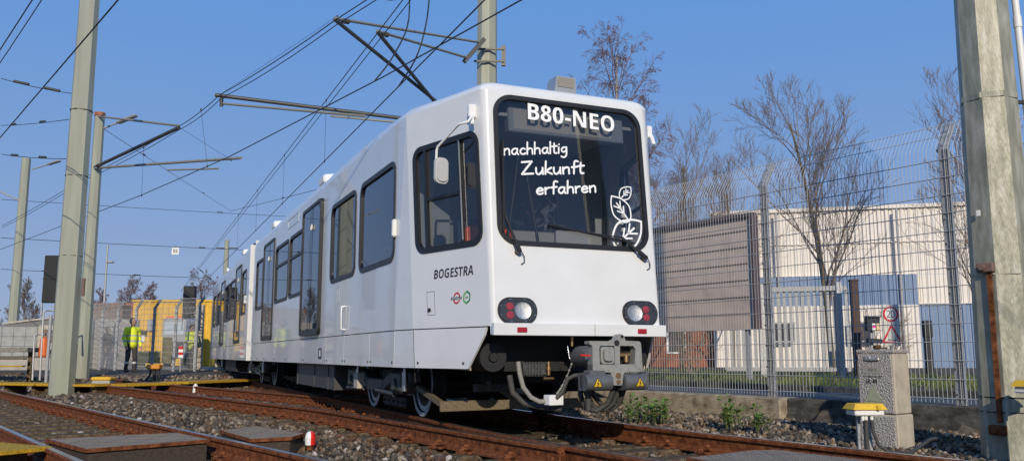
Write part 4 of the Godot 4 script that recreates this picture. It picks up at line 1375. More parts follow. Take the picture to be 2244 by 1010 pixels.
func build_ballast() -> void:
	rng.seed = 77
	var variants := []
	for k in 5:
		var g := G.new()
		var t := (1.0 + sqrt(5.0)) / 2.0
		var vs := []
		for p in [[-1, t, 0], [1, t, 0], [-1, -t, 0], [1, -t, 0], [0, -1, t], [0, 1, t], [0, -1, -t], [0, 1, -t], [t, 0, -1], [t, 0, 1], [-t, 0, -1], [-t, 0, 1]]:
			var q := Vector3(p[0], p[1], p[2]).normalized() * rng.randf_range(0.62, 1.12)
			vs.append(q * Vector3(1.15, 0.8, 0.95))
		for f in [[0, 11, 5], [0, 5, 1], [0, 1, 7], [0, 7, 10], [0, 10, 11], [1, 5, 9], [5, 11, 4], [11, 10, 2], [10, 7, 6], [7, 1, 8], [3, 9, 4], [3, 4, 2], [3, 2, 6], [3, 6, 8], [3, 8, 9], [4, 9, 5], [2, 4, 11], [6, 2, 10], [8, 6, 7], [9, 8, 1]]:
			var ctr: Vector3 = (vs[f[0]] + vs[f[1]] + vs[f[2]])
			g.tri(vs[f[0]], vs[f[1]], vs[f[2]], ctr)
		variants.append(g.mesh())
	# coarse lookup of rails
	var cells := {}
	for path in all_rails:
		for p in path:
			var key := Vector2i(floori(p.x), floori(p.y))
			for dx in [-1, 0, 1]:
				for dz in [-1, 0, 1]:
					var k2: Vector2i = key + Vector2i(dx, dz)
					if not cells.has(k2): cells[k2] = []
					cells[k2].append(p)
	var scell := {}
	for sb in sleeper_boxes:
		var key := Vector2i(floori(sb[0].x), floori(sb[0].y))
		for dx in range(-2, 3):
			for dz in range(-2, 3):
				var k2: Vector2i = key + Vector2i(dx, dz)
				if not scell.has(k2): scell[k2] = []
				scell[k2].append(sb)
	var lists := [[], [], [], [], []]
	var cols := [[], [], [], [], []]
	var palette := [Color(0.09, 0.08, 0.07), Color(0.15, 0.125, 0.1), Color(0.21, 0.16, 0.11), Color(0.14, 0.095, 0.06), Color(0.27, 0.225, 0.175), Color(0.06, 0.052, 0.046)]
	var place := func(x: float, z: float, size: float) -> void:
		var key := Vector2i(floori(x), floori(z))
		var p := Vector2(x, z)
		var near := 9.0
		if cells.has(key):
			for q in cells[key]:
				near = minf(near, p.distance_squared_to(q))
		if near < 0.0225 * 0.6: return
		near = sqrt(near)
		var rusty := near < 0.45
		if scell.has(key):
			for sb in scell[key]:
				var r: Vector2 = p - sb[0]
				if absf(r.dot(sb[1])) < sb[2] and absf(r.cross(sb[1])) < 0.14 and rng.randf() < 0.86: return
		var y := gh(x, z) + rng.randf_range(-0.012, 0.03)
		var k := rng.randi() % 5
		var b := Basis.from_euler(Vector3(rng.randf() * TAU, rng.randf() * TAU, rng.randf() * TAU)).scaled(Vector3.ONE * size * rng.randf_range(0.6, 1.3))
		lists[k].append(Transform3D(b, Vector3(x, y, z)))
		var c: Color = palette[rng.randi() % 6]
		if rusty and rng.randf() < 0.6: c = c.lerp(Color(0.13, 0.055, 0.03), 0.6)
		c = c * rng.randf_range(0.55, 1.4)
		if 0.791 * x - 0.612 * z < 4.6: c = c * 0.8  # left-hand stones coloured darker for the shadow there and for brake dust
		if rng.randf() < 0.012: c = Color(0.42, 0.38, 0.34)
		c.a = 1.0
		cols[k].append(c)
	var z := -5.0
	while z > -27.0:
		var D := -z
		var step := 0.052 if D < 11.0 else (0.07 if D < 17.0 else 0.11)
		var x := -0.66 * D - 0.5
		var xm := minf(0.66 * D, 7.0)
		while x < xm:
			var xx := x + rng.randf_range(-0.5, 0.5) * step * 1.3
			var zz := z + rng.randf_range(-0.5, 0.5) * step * 1.3
			if fside(xx, zz) > 0.2:
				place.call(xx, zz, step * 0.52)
			x += step
		z -= step
	var root := thing("ballast", "grey and brown crushed stone ballast between the rails", "gravel")
	root.set_meta("kind", "stuff")
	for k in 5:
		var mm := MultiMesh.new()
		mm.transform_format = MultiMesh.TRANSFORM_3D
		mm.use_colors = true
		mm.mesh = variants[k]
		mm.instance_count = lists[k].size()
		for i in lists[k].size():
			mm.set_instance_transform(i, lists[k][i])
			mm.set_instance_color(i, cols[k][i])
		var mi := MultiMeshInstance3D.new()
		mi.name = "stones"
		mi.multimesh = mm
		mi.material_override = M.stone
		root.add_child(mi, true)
		mi.set_meta("kind", "stuff")

# ---------------------------------------------------------------- masts and overhead line
func mast(label: String, foot: Vector3, h: float, r0: float, r1: float, m: Material, turn: float) -> Node3D:
	var t := thing("catenary_mast", label, "mast", foot, 0.0, "overhead line masts")
	var g := G.new()
	g.cyl(Vector3.ZERO, Vector3(0, h, 0), r0, r1, 8, true, true, turn)
	part(t, "pole", g, m)
	return t

func band(t: Node3D, h: float, r: float, m: Material, w := 0.02) -> void:
	var g := G.new()
	g.cyl(Vector3(0, h, 0), Vector3(0, h + w, 0), r, r, 8, true, true, 0.0)
	part(t, "clamp_band", g, m)

func tubes(t: Node3D, called: String, a: Vector3, b: Vector3, r: float, m: Material) -> void:
	var g := G.new()
	g.cyl(a - t.position, b - t.position, r, r, 10)
	part(t, called, g, m)

func insulator(t: Node3D, p: Vector3, dir: Vector3) -> void:
	var g := G.new()
	dir = dir.normalized()
	for k in 4:
		g.cyl(p - t.position + dir * (k * 0.05), p - t.position + dir * (k * 0.05 + 0.03), 0.05, 0.035, 10)
	part(t, "insulator", g, M.tubedark)

func wire(called: String, label: String, pts: Array, r: float, sag := 0.0, cat := "wire") -> Node3D:
	var t := thing(called, label, cat, Vector3.ZERO, 0.0, "overhead wires")
	var g := G.new()
	var fine := []
	for i in pts.size() - 1:
		for k in 6:
			var f := k / 6.0
			if cat == "cable":
				fine.append(pts[i].cubic_interpolate(pts[i + 1], pts[maxi(i - 1, 0)], pts[mini(i + 2, pts.size() - 1)], f))
				continue
			fine.append(pts[i].lerp(pts[i + 1], f) - Vector3(0, sag * 4.0 * f * (1.0 - f), 0))
	fine.append(pts[pts.size() - 1])
	g.tube(fine, r, 5)
	part(t, "strand", g, M.wire)
	return t

func dropper(t: Node3D, a: Vector3, b: Vector3) -> void:
	var g := G.new()
	g.cyl(a, b, 0.004, 0.004, 4)
	g.cyl(b - Vector3(0, 0.03, 0), b + Vector3(0, 0.02, 0), 0.016, 0.016, 6)
	g.cyl(a - Vector3(0, 0.03, 0), a + Vector3(0, 0.02, 0), 0.016, 0.016, 6)
	part(t, "dropper", g, M.wire)

func tram3(X: float, Y: float, Z: float) -> Vector3:
	var p := tw(X, Z)
	return Vector3(p.x, Y, p.y)

func build_overhead() -> void:
	var ml := mast("thick greenish octagonal mast standing in the ballast at left", Vector3(-10.05, -0.3, -19.6), 14.0, 0.275, 0.2, M.mast, 0.2)
	for h in [5.05, 6.6, 3.2]: band(ml, h, 0.26, M.tubedark, 0.012)
	tubes(ml, "bracket_box", Vector3(-9.72, 2.0, -19.6), Vector3(-9.72, 2.4, -19.6), 0.04, M.brownwall)
	var m2 := mast("shorter octagonal mast behind the thick one, holding a braced cantilever", Vector3(-12.75, 0.0, -26.0), 8.1, 0.2, 0.145, M.mast, 0.3)
	band(m2, 7.98, 0.17, M.containerred, 0.1)
	var m3 := mast("distant octagonal mast at the left edge with a street lamp", Vector3(-21.8, 0.1, -38.0), 9.3, 0.23, 0.19, M.mast, 0.3)
	var mm := mast("octagonal mast rising behind the tram roof with twin cantilevers", Vector3(-0.6, 0.0, -20.0), 13.0, 0.27, 0.225, M.mast, 0.25)
	var mf := mast("slender far mast beside the rear end of the tram", Vector3(-24.9, 0.0, -75.0), 10.6, 0.24, 0.2, M.mast, 0.2)
	tubes(mf, "cross_arm", Vector3(-25.8, 9.9, -75), Vector3(-24.0, 9.9, -75), 0.05, M.tubedark)
	mast("tall mast outside the picture, mirrored as a dark band in the windscreen", Vector3(11.2, 0.0, -0.65), 14.0, 0.3, 0.26, M.mast, 0.2)
	# cantilevers on the mast behind the tram
	var e1 := Vector3(-3.07, 6.42, -14.31)
	var f1 := tram3(0, 6.48, -5.45)
	var b1 := Vector3(-0.75, 7.92, -19.45); var b2 := Vector3(-1.06, 7.5, -19.3)
	tubes(mm, "cantilever_tube", e1 + Vector3(0, 0.02, 0), b1, 0.028, M.tubelight)
	tubes(mm, "cantilever_tube", f1 + Vector3(0, 0.02, 0), b2, 0.028, M.tubelight)
	tubes(mm, "cantilever_strut", e1, Vector3(-0.6, 5.6, -19.7), 0.036, M.tubedark)
	tubes(mm, "cantilever_strut", f1, Vector3(-0.8, 5.3, -19.7), 0.036, M.tubedark)
	var bk := G.new()
	bk.seg(b1 - mm.position + Vector3(0.1, 0.08, 0), b2 - mm.position + Vector3(-0.05, -0.1, 0), 0.12, 0.1)
	bk.seg(Vector3(-0.3, 7.85, 0.3), Vector3(0.42, 7.85, 0.3), 0.04, 0.04)
	bk.seg(Vector3(-0.3, 7.55, 0.3), Vector3(0.42, 7.55, 0.3), 0.04, 0.04)
	bk.seg(Vector3(0.4, 7.45, 0.25), Vector3(0.4, 7.95, 0.25), 0.08, 0.1)
	part(mm, "mast_bracket", bk, M.tubedark)
	for q in [[e1, b1], [f1, b2]]:
		insulator(mm, q[0] + (q[1] - q[0]).normalized() * 0.25, q[1] - q[0])
	# lower cantilever
	var e2 := Vector3(-6.51, 6.42, -18.64)
	var r2 := Vector3(-0.7, 6.0, -20.0)
	tubes(mm, "cantilever_tube", e2 + Vector3(-0.1, -0.02, 0), r2, 0.045, M.tubedark)
	tubes(mm, "registration_arm", e2 + Vector3(0.1, -0.22, 0), tram3(0.0, 5.1, -6.2), 0.026, M.tubelight)
	tubes(mm, "registration_arm", Vector3(-4.05, 5.95, -18.75), Vector3(-0.7, 5.9, -19.8), 0.024, M.tubelight)
	insulator(mm, e2 + Vector3(0.05, -0.1, 0), Vector3(0, -1, 0))
	# cantilever on the second mast
	var e3 := Vector3(-8.44, 6.42, -21.32)
	tubes(m2, "cantilever_tube", Vector3(-12.75, 7.95, -25.9), e3, 0.032, M.tubelight)
	tubes(m2, "cantilever_strut", Vector3(-12.75, 6.35, -25.9), e3 + Vector3(0, -0.05, 0), 0.05, M.tubedark)
	tubes(m2, "cantilever_tube", Vector3(-12.7, 6.3, -25.8), Vector3(-6.5, 5.35, -20.3), 0.035, M.tubelight)
	tubes(m2, "registration_arm", Vector3(-8.9, 5.4, -21.9), Vector3(-7.2, 5.2, -20.8), 0.022, M.tubelight)
	for p in [Vector3(-12.5, 7.87, -25.65), Vector3(-12.5, 6.32, -25.55)]:
		insulator(m2, p, Vector3(0.65, 0, 0.7))
	# street lamps on masts
	for q in [[m3, Vector3(-21.8, 7.4, -38), Vector3(-23.0, 8.0, -37.6)], [m3, Vector3(-21.5, 8.9, -38), Vector3(-20.4, 9.1, -37.6)], [m2, Vector3(-12.6, 7.6, -26), Vector3(-11.9, 7.8, -25.8)]]:
		var ar := G.new()
		ar.cyl(q[1] - q[0].position, q[2] - q[0].position, 0.03, 0.03, 8)
		var dd: Vector3 = (q[2] - q[1]).normalized()
		ar.seg(q[2] - q[0].position - dd * 0.25, q[2] - q[0].position + dd * 0.45, 0.2, 0.08, Vector3.UP, 0.03)
		part(q[0], "street_lamp_arm", ar, M.galv)
	# wires
	var wb := wire("contact_wire", "contact wire running straight above the tram roof", [tram3(0, 5.03, 14), tram3(0, 5.03, 4), tram3(0, 5.03, -6), tram3(0, 5.03, -20), tram3(0, 5.03, -45), tram3(-0.5, 5.03, -75)], 0.011)
	var wf := wire("messenger_wire", "upper messenger wire following the tram's track", [tram3(0, 6.46, 12), tram3(0, 6.46, -5.45), tram3(0, 6.46, -30), tram3(0, 6.46, -55), tram3(0, 6.46, -75)], 0.01)
	wire("feeder_wire", "second strand hanging close below the messenger above the tram", [tram3(0.08, 6.42, 12), tram3(0.08, 6.4, -5.45), tram3(0.06, 6.36, -30), tram3(0, 6.36, -75)], 0.009)
	for Z in [-10.0, -16.0, -22.0, -28.0]:
		dropper(wf, tram3(0, 6.46, Z), tram3(0, 5.03, Z))
	var pa := [Vector3(3.6, 5.03, -5.4), Vector3(0.11, 5.03, -10.22), Vector3(-2.03, 5.03, -13.2), Vector3(-6.3, 5.03, -18.81), Vector3(-10.23, 5.03, -23.48), Vector3(-14.0, 5.03, -27.68), Vector3(-26, 5.03, -41)]
	var wa := wire("contact_wire", "contact wire slanting across to the diverging left track", pa, 0.011)
	var pe := [Vector3(1.2, 6.4, -8.6), Vector3(-3.07, 6.4, -14.31), Vector3(-6.51, 6.4, -18.64), Vector3(-8.44, 6.4, -21.32), Vector3(-13.7, 6.4, -27.4), Vector3(-22.9, 6.4, -38.4)]
	var wE := wire("messenger_wire", "messenger wire linking all the cantilever tips at upper left", pe, 0.01, 0.05)
	var pe2 := []
	for p in pe: pe2.append(p + Vector3(0.05, -0.08, 0.03))
	wire("feeder_wire", "second strand below the messenger of the diverging track", pe2, 0.009, 0.07)
	dropper(wE, Vector3(-7.3, 6.38, -19.7), Vector3(-7.1, 5.03, -19.75))
	dropper(wE, Vector3(-10.2, 6.36, -23.4), Vector3(-10.2, 5.03, -23.45))
	dropper(wE, Vector3(-8.44, 6.38, -21.32), Vector3(-6.8, 5.35, -20.5))
	dropper(wE, Vector3(-6.51, 6.4, -18.64), Vector3(-3.3, 7.0, -15.6))
	wire("contact_wire", "contact wire crossing the thick left mast diagonally", [Vector3(-1.2, 5.03, -5.6), Vector3(-4.89, 5.03, -10.22), Vector3(-10.32, 5.03, -17.02), Vector3(-17.5, 5.03, -26), Vector3(-30, 5.03, -42)], 0.011)
	wire("messenger_wire", "messenger strand cutting the upper left corner of the sky", [Vector3(-5.0, 6.4, -9.9), Vector3(-7.83, 6.4, -13.44), Vector3(-9.63, 6.4, -15.66), Vector3(-16, 6.4, -23.6)], 0.011)
	wire("feeder_wire", "second strand beside the messenger in the upper left corner", [Vector3(-4.9, 6.32, -9.9), Vector3(-7.73, 6.3, -13.44), Vector3(-9.53, 6.28, -15.66), Vector3(-16, 6.3, -23.6)], 0.009)
	# looping feeder cables hanging beside the mast behind the tram
	var cabs := [[Vector3(-2.2, 8.6, -14.3), Vector3(-1.85, 7.4, -14.2), Vector3(-1.75, 6.3, -14.0), Vector3(-1.95, 5.5, -13.6), Vector3(-2.2, 5.03, -13.4)], [Vector3(-1.75, 8.4, -14.0), Vector3(-1.4, 7.2, -13.6), Vector3(-1.35, 6.2, -13.3), Vector3(-1.5, 5.4, -13.2), tram3(0, 5.03, -4.0)]]
	var names := ["left one of the two black cables looping down beside the mast", "right one of the two black cables looping down beside the mast"]
	for k in 2:
		wire("feeder_cable", names[k], cabs[k], 0.013, 0.0, "cable")
	wire("feeder_cable", "short black cable looping at the top edge above the cantilever", [Vector3(-2.35, 6.95, -13.4), Vector3(-2.3, 6.62, -13.5), Vector3(-2.05, 6.48, -13.6), Vector3(-1.75, 6.62, -13.7), Vector3(-1.6, 7.0, -13.8)], 0.016, 0.0, "cable")
	# thin cross spans
	var sp := [
		[Vector3(-11.87, 7.03, -19.40), Vector3(-10.26, 6.70, -19.50), "thin span wire from the left edge to the thick mast top"],
		[Vector3(-14.57, 7.15, -24.00), Vector3(-10.53, 6.22, -20.00), "thin span wire rising gently to the thick left mast"],
		[Vector3(-13.29, 5.84, -22.00), Vector3(-10.33, 5.17, -19.60), "short span wire with insulators ending at the thick mast"],
		[Vector3(-27.59, 8.98, -46.00), Vector3(-13.49, 10.17, -60.00), "long thin span wire high across the left yard"],
		[Vector3(-23.83, 6.08, -40.00), Vector3(-13.28, 6.84, -52.00), "long span wire carrying the white number plate"],
		[Vector3(-26.08, 5.01, -44.00), Vector3(-17.78, 5.09, -50.00), "lowest thin span wire above the yard fence"],
		[Vector3(-12.76, 7.68, -26.00), Vector3(-19.75, 10.69, -60.00), "thin stay wire running down from the second mast"],
		[Vector3(-19.75, 10.69, -60.00), Vector3(-8.61, 8.53, -40.00), "thin span wire rising from the junction to the tram roof"],
		[Vector3(-21.94, 6.74, -60.00), Vector3(-21.31, 5.79, -62.00), "short cross wire at the far end of the line"]]
	for s in sp:
		var a: Vector3 = s[0]; var b: Vector3 = s[1]
		var t := wire("span_wire", s[2], [a, b], 0.009 if a.z > -30.0 else 0.014, 0.03)
		for f in [0.18, 0.62]:
			var c := a.lerp(b, f)
			var g := G.new()
			g.cyl(c, c + (b - a).normalized() * 0.35, 0.035, 0.035, 6)
			part(t, "insulator", g, M.tubedark)

# ---------------------------------------------------------------- mesh fences
func mesh_panel(t: Node3D, a: Vector3, b: Vector3, hs: float, hb: float, out: Vector3, sv: float, sh: float, r: float) -> void:
	var g := G.new()
	var l := a.distance_to(b)
	var d := (b - a) / l
	var k := 0
	var nv := int(l / sv)
	for i in nv + 1:
		var p := a + d * (l * i / nv)
		g.cyl(p, p + Vector3(0, hs, 0), r, r, 4, false)
		if hb > 0.0:
			g.cyl(p + Vector3(0, hs, 0), p + Vector3(0, hs + hb, 0) + out, r, r, 4, false)
	var n := int((hs - 0.05) / sh)
	for i in n + 1:
		var y := 0.05 + sh * i
		for s in [-1.0, 1.0]:
			var o: Vector3 = Vector3(d.z, 0, -d.x) * s * (r * 2.2)
			g.cyl(a + Vector3(0, y, 0) + o, b + Vector3(0, y, 0) + o, r * 1.25, r * 1.25, 4, false)
	if hb > 0.0:
		for f in [0.5, 0.95]:
			g.cyl(a + Vector3(0, hs + hb * f, 0) + out * f, b + Vector3(0, hs + hb * f, 0) + out * f, r * 1.3, r * 1.3, 4, false)
	var o := part(t, "mesh_panel", g, M.meshwire)
	o.set_meta("kind", "stuff")

func build_fence() -> void:
	# concrete upstand
	var d3 := Vector3(FD.x, 0, FD.y); var n3 := Vector3(FN.x, 0, FN.y)
	var p1 := Vector3(FP.x, 0, FP.y)
	var w := thing("concrete_wall", "low weathered concrete wall with a sunlit face under the mesh fence", "wall")
	var bs := Basis(d3.cross(Vector3.UP) * -1.0, Vector3.UP, d3)
	var cuts := [-60.0, -40.0, -24.0, -12.0, -5.0, 0.42]
	for i in cuts.size() - 1:
		var g := G.new()
		var a: float = cuts[i] + 0.006; var b: float = cuts[i + 1] - 0.006
		g.box(p1 + d3 * (a + b) * 0.5 + n3 * 0.15 + Vector3(0, -0.2, 0), Vector3(0.38, 0.7, b - a), bs, 0.015)
		part(w, "wall_section", g, M.conc)
	var w2 := thing("concrete_wall", "darker set-back concrete wall section behind the cabinet", "wall")
	cuts = [0.42, 2.0, 3.6, 5.2, 7.5, 10.0]
	for i in cuts.size() - 1:
		var g := G.new()
		var a: float = cuts[i] + 0.006; var b: float = cuts[i + 1] - 0.006
		g.box(p1 + d3 * (a + b) * 0.5 + n3 * 0.08 + Vector3(0, -0.08, 0), Vector3(0.26, 0.46, b - a), bs, 0.012)
		g.box(p1 + d3 * (a + b) * 0.5 + n3 * 0.16 + Vector3(0, -0.35, 0), Vector3(0.46, 0.4, b - a), bs, 0.02)
		part(w2, "wall_section", g, M.dconc)
	# fence
	var t := thing("mesh_fence", "tall grey double-wire mesh fence with slanted tops right of the tram", "fence")
	var out := -n3 * 0.2
	var posts := []
	for k in range(-5, 4):
		var foot := p1 + d3 * 2.507 * k + Vector3(0, 0.14, 0)
		posts.append(foot)
		var g := G.new()
		g.box(foot + Vector3(0, 1.4, 0), Vector3(0.06, 2.8, 0.045), bs, 0.004)
		g.box(foot + Vector3(0, 1.4, 0) + d3 * 0.06, Vector3(0.05, 2.8, 0.012), bs)
		for q in 4:
			g.box(foot + Vector3(0, 1.4, 0) + d3 * (0.03 + q * 0.018) + n3 * 0.012, Vector3(0.05, 2.8, 0.006), bs)
		g.seg(foot + Vector3(0, 2.78, 0), foot + Vector3(0, 3.1, 0) + out, 0.1, 0.06, n3)
		var P := part(t, "post", g, M.galv)
		var bolts := G.new()
		for q in 11:
			var c := foot + Vector3(0, 0.12 + q * 0.27, 0) + n3 * 0.03
			bolts.cyl(c, c + n3 * 0.02, 0.013, 0.013, 8)
		for q in 2:
			var c := foot + Vector3(0, 2.85 + q * 0.18, 0) + out * (0.2 + 0.55 * q) + n3 * 0.035
			bolts.cyl(c, c + n3 * 0.02, 0.013, 0.013, 8)
		part(P, "bolt", bolts, M.steel)
	for k in posts.size() - 1:
		var o2 := n3 * 0.045
		mesh_panel(t, posts[k] + o2 + Vector3(0, 0.03, 0), posts[k + 1] + o2 + Vector3(0, 0.03, 0), 2.78, 0.32, out, 0.05, 0.2, 0.0034)

func build_right() -> void:
	# near mast at the right edge
	var mr := mast("stained galvanised octagonal mast at the right edge, rusty strap on it", Vector3(4.29, -0.3, -7.55), 12.0, 0.275, 0.12, M.mastnear, 0.86)
	band(mr, 3.22, 0.24, M.mastnear, 0.05)
	band(mr, 1.66, 0.26, M.mastnear, 0.012)
	band(mr, 0.62, 0.273, M.black, 0.012)
	band(mr, 0.5, 0.274, M.black, 0.008)
	var st := G.new()
	var fdir := Vector3(-0.78, 0, 0.62).normalized()
	var side := Vector3(0.62, 0, 0.78)
	var c0 := fdir * 0.272
	st.seg(c0 + Vector3(0, 0.42, 0), c0 + Vector3(0, 1.7, 0) - fdir * 0.01, 0.04, 0.012, fdir)
	part(mr, "earthing_strap", st, M.rust)
	for y in [1.72, 0.36]:
		var b := G.new()
		b.seg(c0 - side * 0.09 + Vector3(0, y, 0), c0 + side * 0.05 + Vector3(0, y, 0), 0.06, 0.08, Vector3.UP, 0.008)
		b.cyl(c0 + Vector3(0, y, 0) - side * 0.03, c0 + Vector3(0, y, 0) - side * 0.03 + fdir * 0.07, 0.026, 0.026, 6, true, true)
		part(mr, "strap_clamp", b, M.rust if y < 1.0 else M.brownwall)
	var cond := G.new()
	cond.tube([Vector3(0.31, 2.2, 0.08), Vector3(0.235, 6.0, 0.08), Vector3(0.16, 11.9, 0.08)], 0.03, 12)
	cond.cyl(Vector3(0.277, 3.9, 0.08), Vector3(0.275, 4.0, 0.08), 0.036, 0.036, 12)
	part(mr, "cable_conduit", cond, M.signwhite)
	var cc := G.new()
	cc.seg(Vector3(0.15, 3.2, 0.1), Vector3(0.34, 3.2, 0.1), 0.03, 0.03)
	part(mr, "conduit_clamp", cc, M.black)
	var lb := G.new()
	lb.box(fdir * 0.26 + Vector3(0, 2.2, 0) - side * 0.05, Vector3(0.03, 0.05, 0.012), Basis(side, Vector3.UP, fdir))
	part(mr, "small_label", lb, M.signwhite)

	# concrete cabinet
	var cab := thing("concrete_cabinet", "pebble-faced concrete feeder cabinet with a padlock on top", "cabinet", Vector3(3.62, -0.2, -8.534), deg_to_rad(-50.0))
	var g := G.new()
	g.box(Vector3(0, 0.16, 0), Vector3(0.375, 0.32, 0.315), Basis.IDENTITY, 0.01)
	part(cab, "plinth", g, M.lconc)
	g = G.new()
	g.box(Vector3(0, 0.61, 0), Vector3(0.36, 0.57, 0.3), Basis.IDENTITY, 0.012)
	part(cab, "housing", g, M.lconc)
	g = G.new()
	g.box(Vector3(0, 0.915, 0), Vector3(0.385, 0.035, 0.325), Basis.IDENTITY, 0.008)
	part(cab, "lid", g, M.pebble)
	g = G.new()
	g.box(Vector3(-0.01, 0.61, 0.153), Vector3(0.335, 0.555, 0.016), Basis.IDENTITY, 0.004)
	var FPN := part(cab, "pebble_door", g, M.pebble)
	g = G.new()
	g.box(Vector3(-0.01, 0.16, 0.16), Vector3(0.345, 0.28, 0.014), Basis.IDENTITY, 0.004)
	part(cab, "pebble_plinth_face", g, M.pebble)
	var fm := func(p: Vector3) -> Vector3: return Vector3(p.x, p.y, 0.1625 + p.z)
	g = G.new()
	g.prism(PackedVector2Array([Vector2(-0.13, 0.705), Vector2(0.06, 0.705), Vector2(0.06, 0.77), Vector2(-0.13, 0.77)]), fm, 0.0, 0.003)
	part(FPN, "name_plate", g, mt(L(0.3, 0.27, 0.24), 0.7))
	part(FPN, "plate_lettering", mapped(text_geo("750 V", false, -0.08, 0.725, 0.01, 0.752, 0.0), fm, 0.0045), M.gasket)
	part(FPN, "plate_lettering", mapped(text_geo("Einspeisung", false, -0.125, 0.662, 0.055, 0.688, 0.0), fm, 0.002), M.gasket)
	part(FPN, "stencil_lettering", mapped(text_geo("GL 49", true, -0.1, 0.612, 0.01, 0.652, 0.0), fm, 0.002), M.gasket)
	g = G.new()
	g.prism(PackedVector2Array([Vector2(-0.125, 0.44), Vector2(0.06, 0.44), Vector2(-0.03, 0.6)]), fm, 0.0, 0.003)
	g.prism(PackedVector2Array([Vector2(-0.13, 0.36), Vector2(0.07, 0.36), Vector2(0.07, 0.435), Vector2(-0.13, 0.435)]), fm, 0.0, 0.003)
	part(FPN, "faded_warning_plate", g, mt(L(0.33, 0.35, 0.24), 0.7, 0.0, N.soft, 6.0))
	g = G.new()
	g.box(Vector3(0.0, 0.84, 0.172), Vector3(0.1, 0.028, 0.03), Basis(Vector3(0, 0, 1), 0.06), 0.006)
	g.box(Vector3(-0.07, 0.845, 0.168), Vector3(0.06, 0.04, 0.02), Basis.IDENTITY, 0.006)
	part(FPN, "door_handle", g, M.alu)
	# things lying on the cabinet
	var pl := thing("padlock", "rusty shackle lock lying on the concrete cabinet", "lock", Vector3(3.62, 0.7335, -8.62), 0.3)
	g = G.new()
	g.cyl(Vector3(-0.05, 0.022, 0), Vector3(0.01, 0.022, 0), 0.022, 0.022, 12)
	var arc := []
	for k in 13:
		var an := PI * k / 12 - PI / 2
		arc.append(Vector3(0.02 + cos(an) * 0.07, 0.012, sin(an) * 0.022))
	g.tube(arc, 0.009, 6)
	part(pl, "shackle", g, mt(L(0.16, 0.09, 0.03), 0.6, 0.5, N.rough, 8.0))

	# yellow-lidded connection boxes
	for q in [[Vector3(3.0, -0.16, -7.5), 0.1, "yellow lidded connection box on a grey post before the cabinet"], [Vector3(4.1, -0.2, -6.9), 0.5, "yellow lidded connection box cut by the right picture edge"]]:
		var yb := thing("connection_box", q[2], "junction box", q[0], q[1], "yellow lidded connection boxes")
		var up := 0.0 if q[0].x < 3.5 else 0.25
		g = G.new()
		g.seg(Vector3(0.03, 0, -0.03), Vector3(0.03, 0.34 + up, -0.03), 0.06, 0.04, Vector3(0, 0, 1), 0.004)
		g.seg(Vector3(-0.05, 0, -0.03), Vector3(-0.05, 0.34 + up, -0.03), 0.03, 0.03, Vector3(0, 0, 1), 0.004)
		part(yb, "post", g, M.galv)
		g = G.new()
		g.box(Vector3(0, 0.36 + up, 0), Vector3(0.26, 0.05, 0.17), Basis.IDENTITY, 0.01)
		part(yb, "tray", g, M.signwhite)
		g = G.new()
		var lo := [Vector3(-0.15, 0.386 + up, 0.1), Vector3(0.15, 0.386 + up, 0.1), Vector3(0.15, 0.386 + up, -0.1), Vector3(-0.15, 0.386 + up, -0.1)]
		var hi := [Vector3(-0.12, 0.435 + up, 0.075), Vector3(0.12, 0.435 + up, 0.075), Vector3(0.12, 0.435 + up, -0.075), Vector3(-0.12, 0.435 + up, -0.075)]
		for k in 4:
			g.quad(lo[k], lo[(k + 1) % 4], hi[(k + 1) % 4], hi[k], (lo[k] + lo[(k + 1) % 4]) * Vector3(1, 0, 1) + Vector3(0, 0.1, 0))
		g.quad(hi[0], hi[1], hi[2], hi[3], Vector3.UP)
		g.quad(lo[0], lo[1], lo[2], lo[3], Vector3.DOWN)
		g.box(Vector3(0.07, 0.4 + up, 0.1), Vector3(0.03, 0.04, 0.03), Basis.IDENTITY, 0.006)
		part(yb, "lid", g, M.yellow)
		g = G.new()
		for x in [-0.05, -0.02, 0.03]:
			g.cyl(Vector3(x, 0.335 + up, 0.05), Vector3(x, 0.295 + up, 0.05), 0.016, 0.014, 10)
		part(yb, "cable_gland", g, M.signwhite)
		g = G.new()
		if up == 0.0:
			g.tube([Vector3(0.03, 0.3, 0.05), Vector3(0.035, 0.2, 0.055), Vector3(0.07, 0.09, 0.07), Vector3(0.16, 0.03, 0.1), Vector3(0.32, 0.02, 0.08), Vector3(0.5, 0.04, -0.1), Vector3(0.75, 0.1, -0.3), Vector3(0.95, 0.09, -0.5)], 0.016, 8)
			g.tube([Vector3(-0.02, 0.3, 0.05), Vector3(-0.025, 0.15, 0.05), Vector3(-0.02, 0.0, 0.05)], 0.02, 8)
		else:
			g.tube([Vector3(-0.05, 0.55, 0.05), Vector3(-0.07, 0.4, 0.06), Vector3(-0.08, 0.2, 0.08), Vector3(0.05, 0.02, 0.1)], 0.02, 8)
		part(yb, "cable", g, M.hose)
	# chequered steel cover at the bottom edge
	var ck := thing("steel_cover_plate", "chequered steel cover plate at the bottom edge beside the right rail", "cover plate")
	var pa := [Vector3(1.22, -0.03, -6.2), Vector3(1.78, -0.03, -6.66), Vector3(2.0, -0.03, -6.72), Vector3(2.5, -0.03, -5.95), Vector3(1.7, -0.03, -5.3)]
	checker_plate(ck, pa, 0.16)
	# weeds against the wall
	rng.seed = 40
	weed("leafy green weed growing against the wall beneath the coupler", Vector3(1.72, -0.13, -11.25), 0.36, 46, 0.28)
	weed("tall sparse weed against the wall left of the fence post", Vector3(2.52, -0.12, -10.15), 0.44, 20, 0.1)
	weed("small weed just right of the tall sparse one at the wall", Vector3(2.8, -0.12, -9.85), 0.3, 12, 0.1)

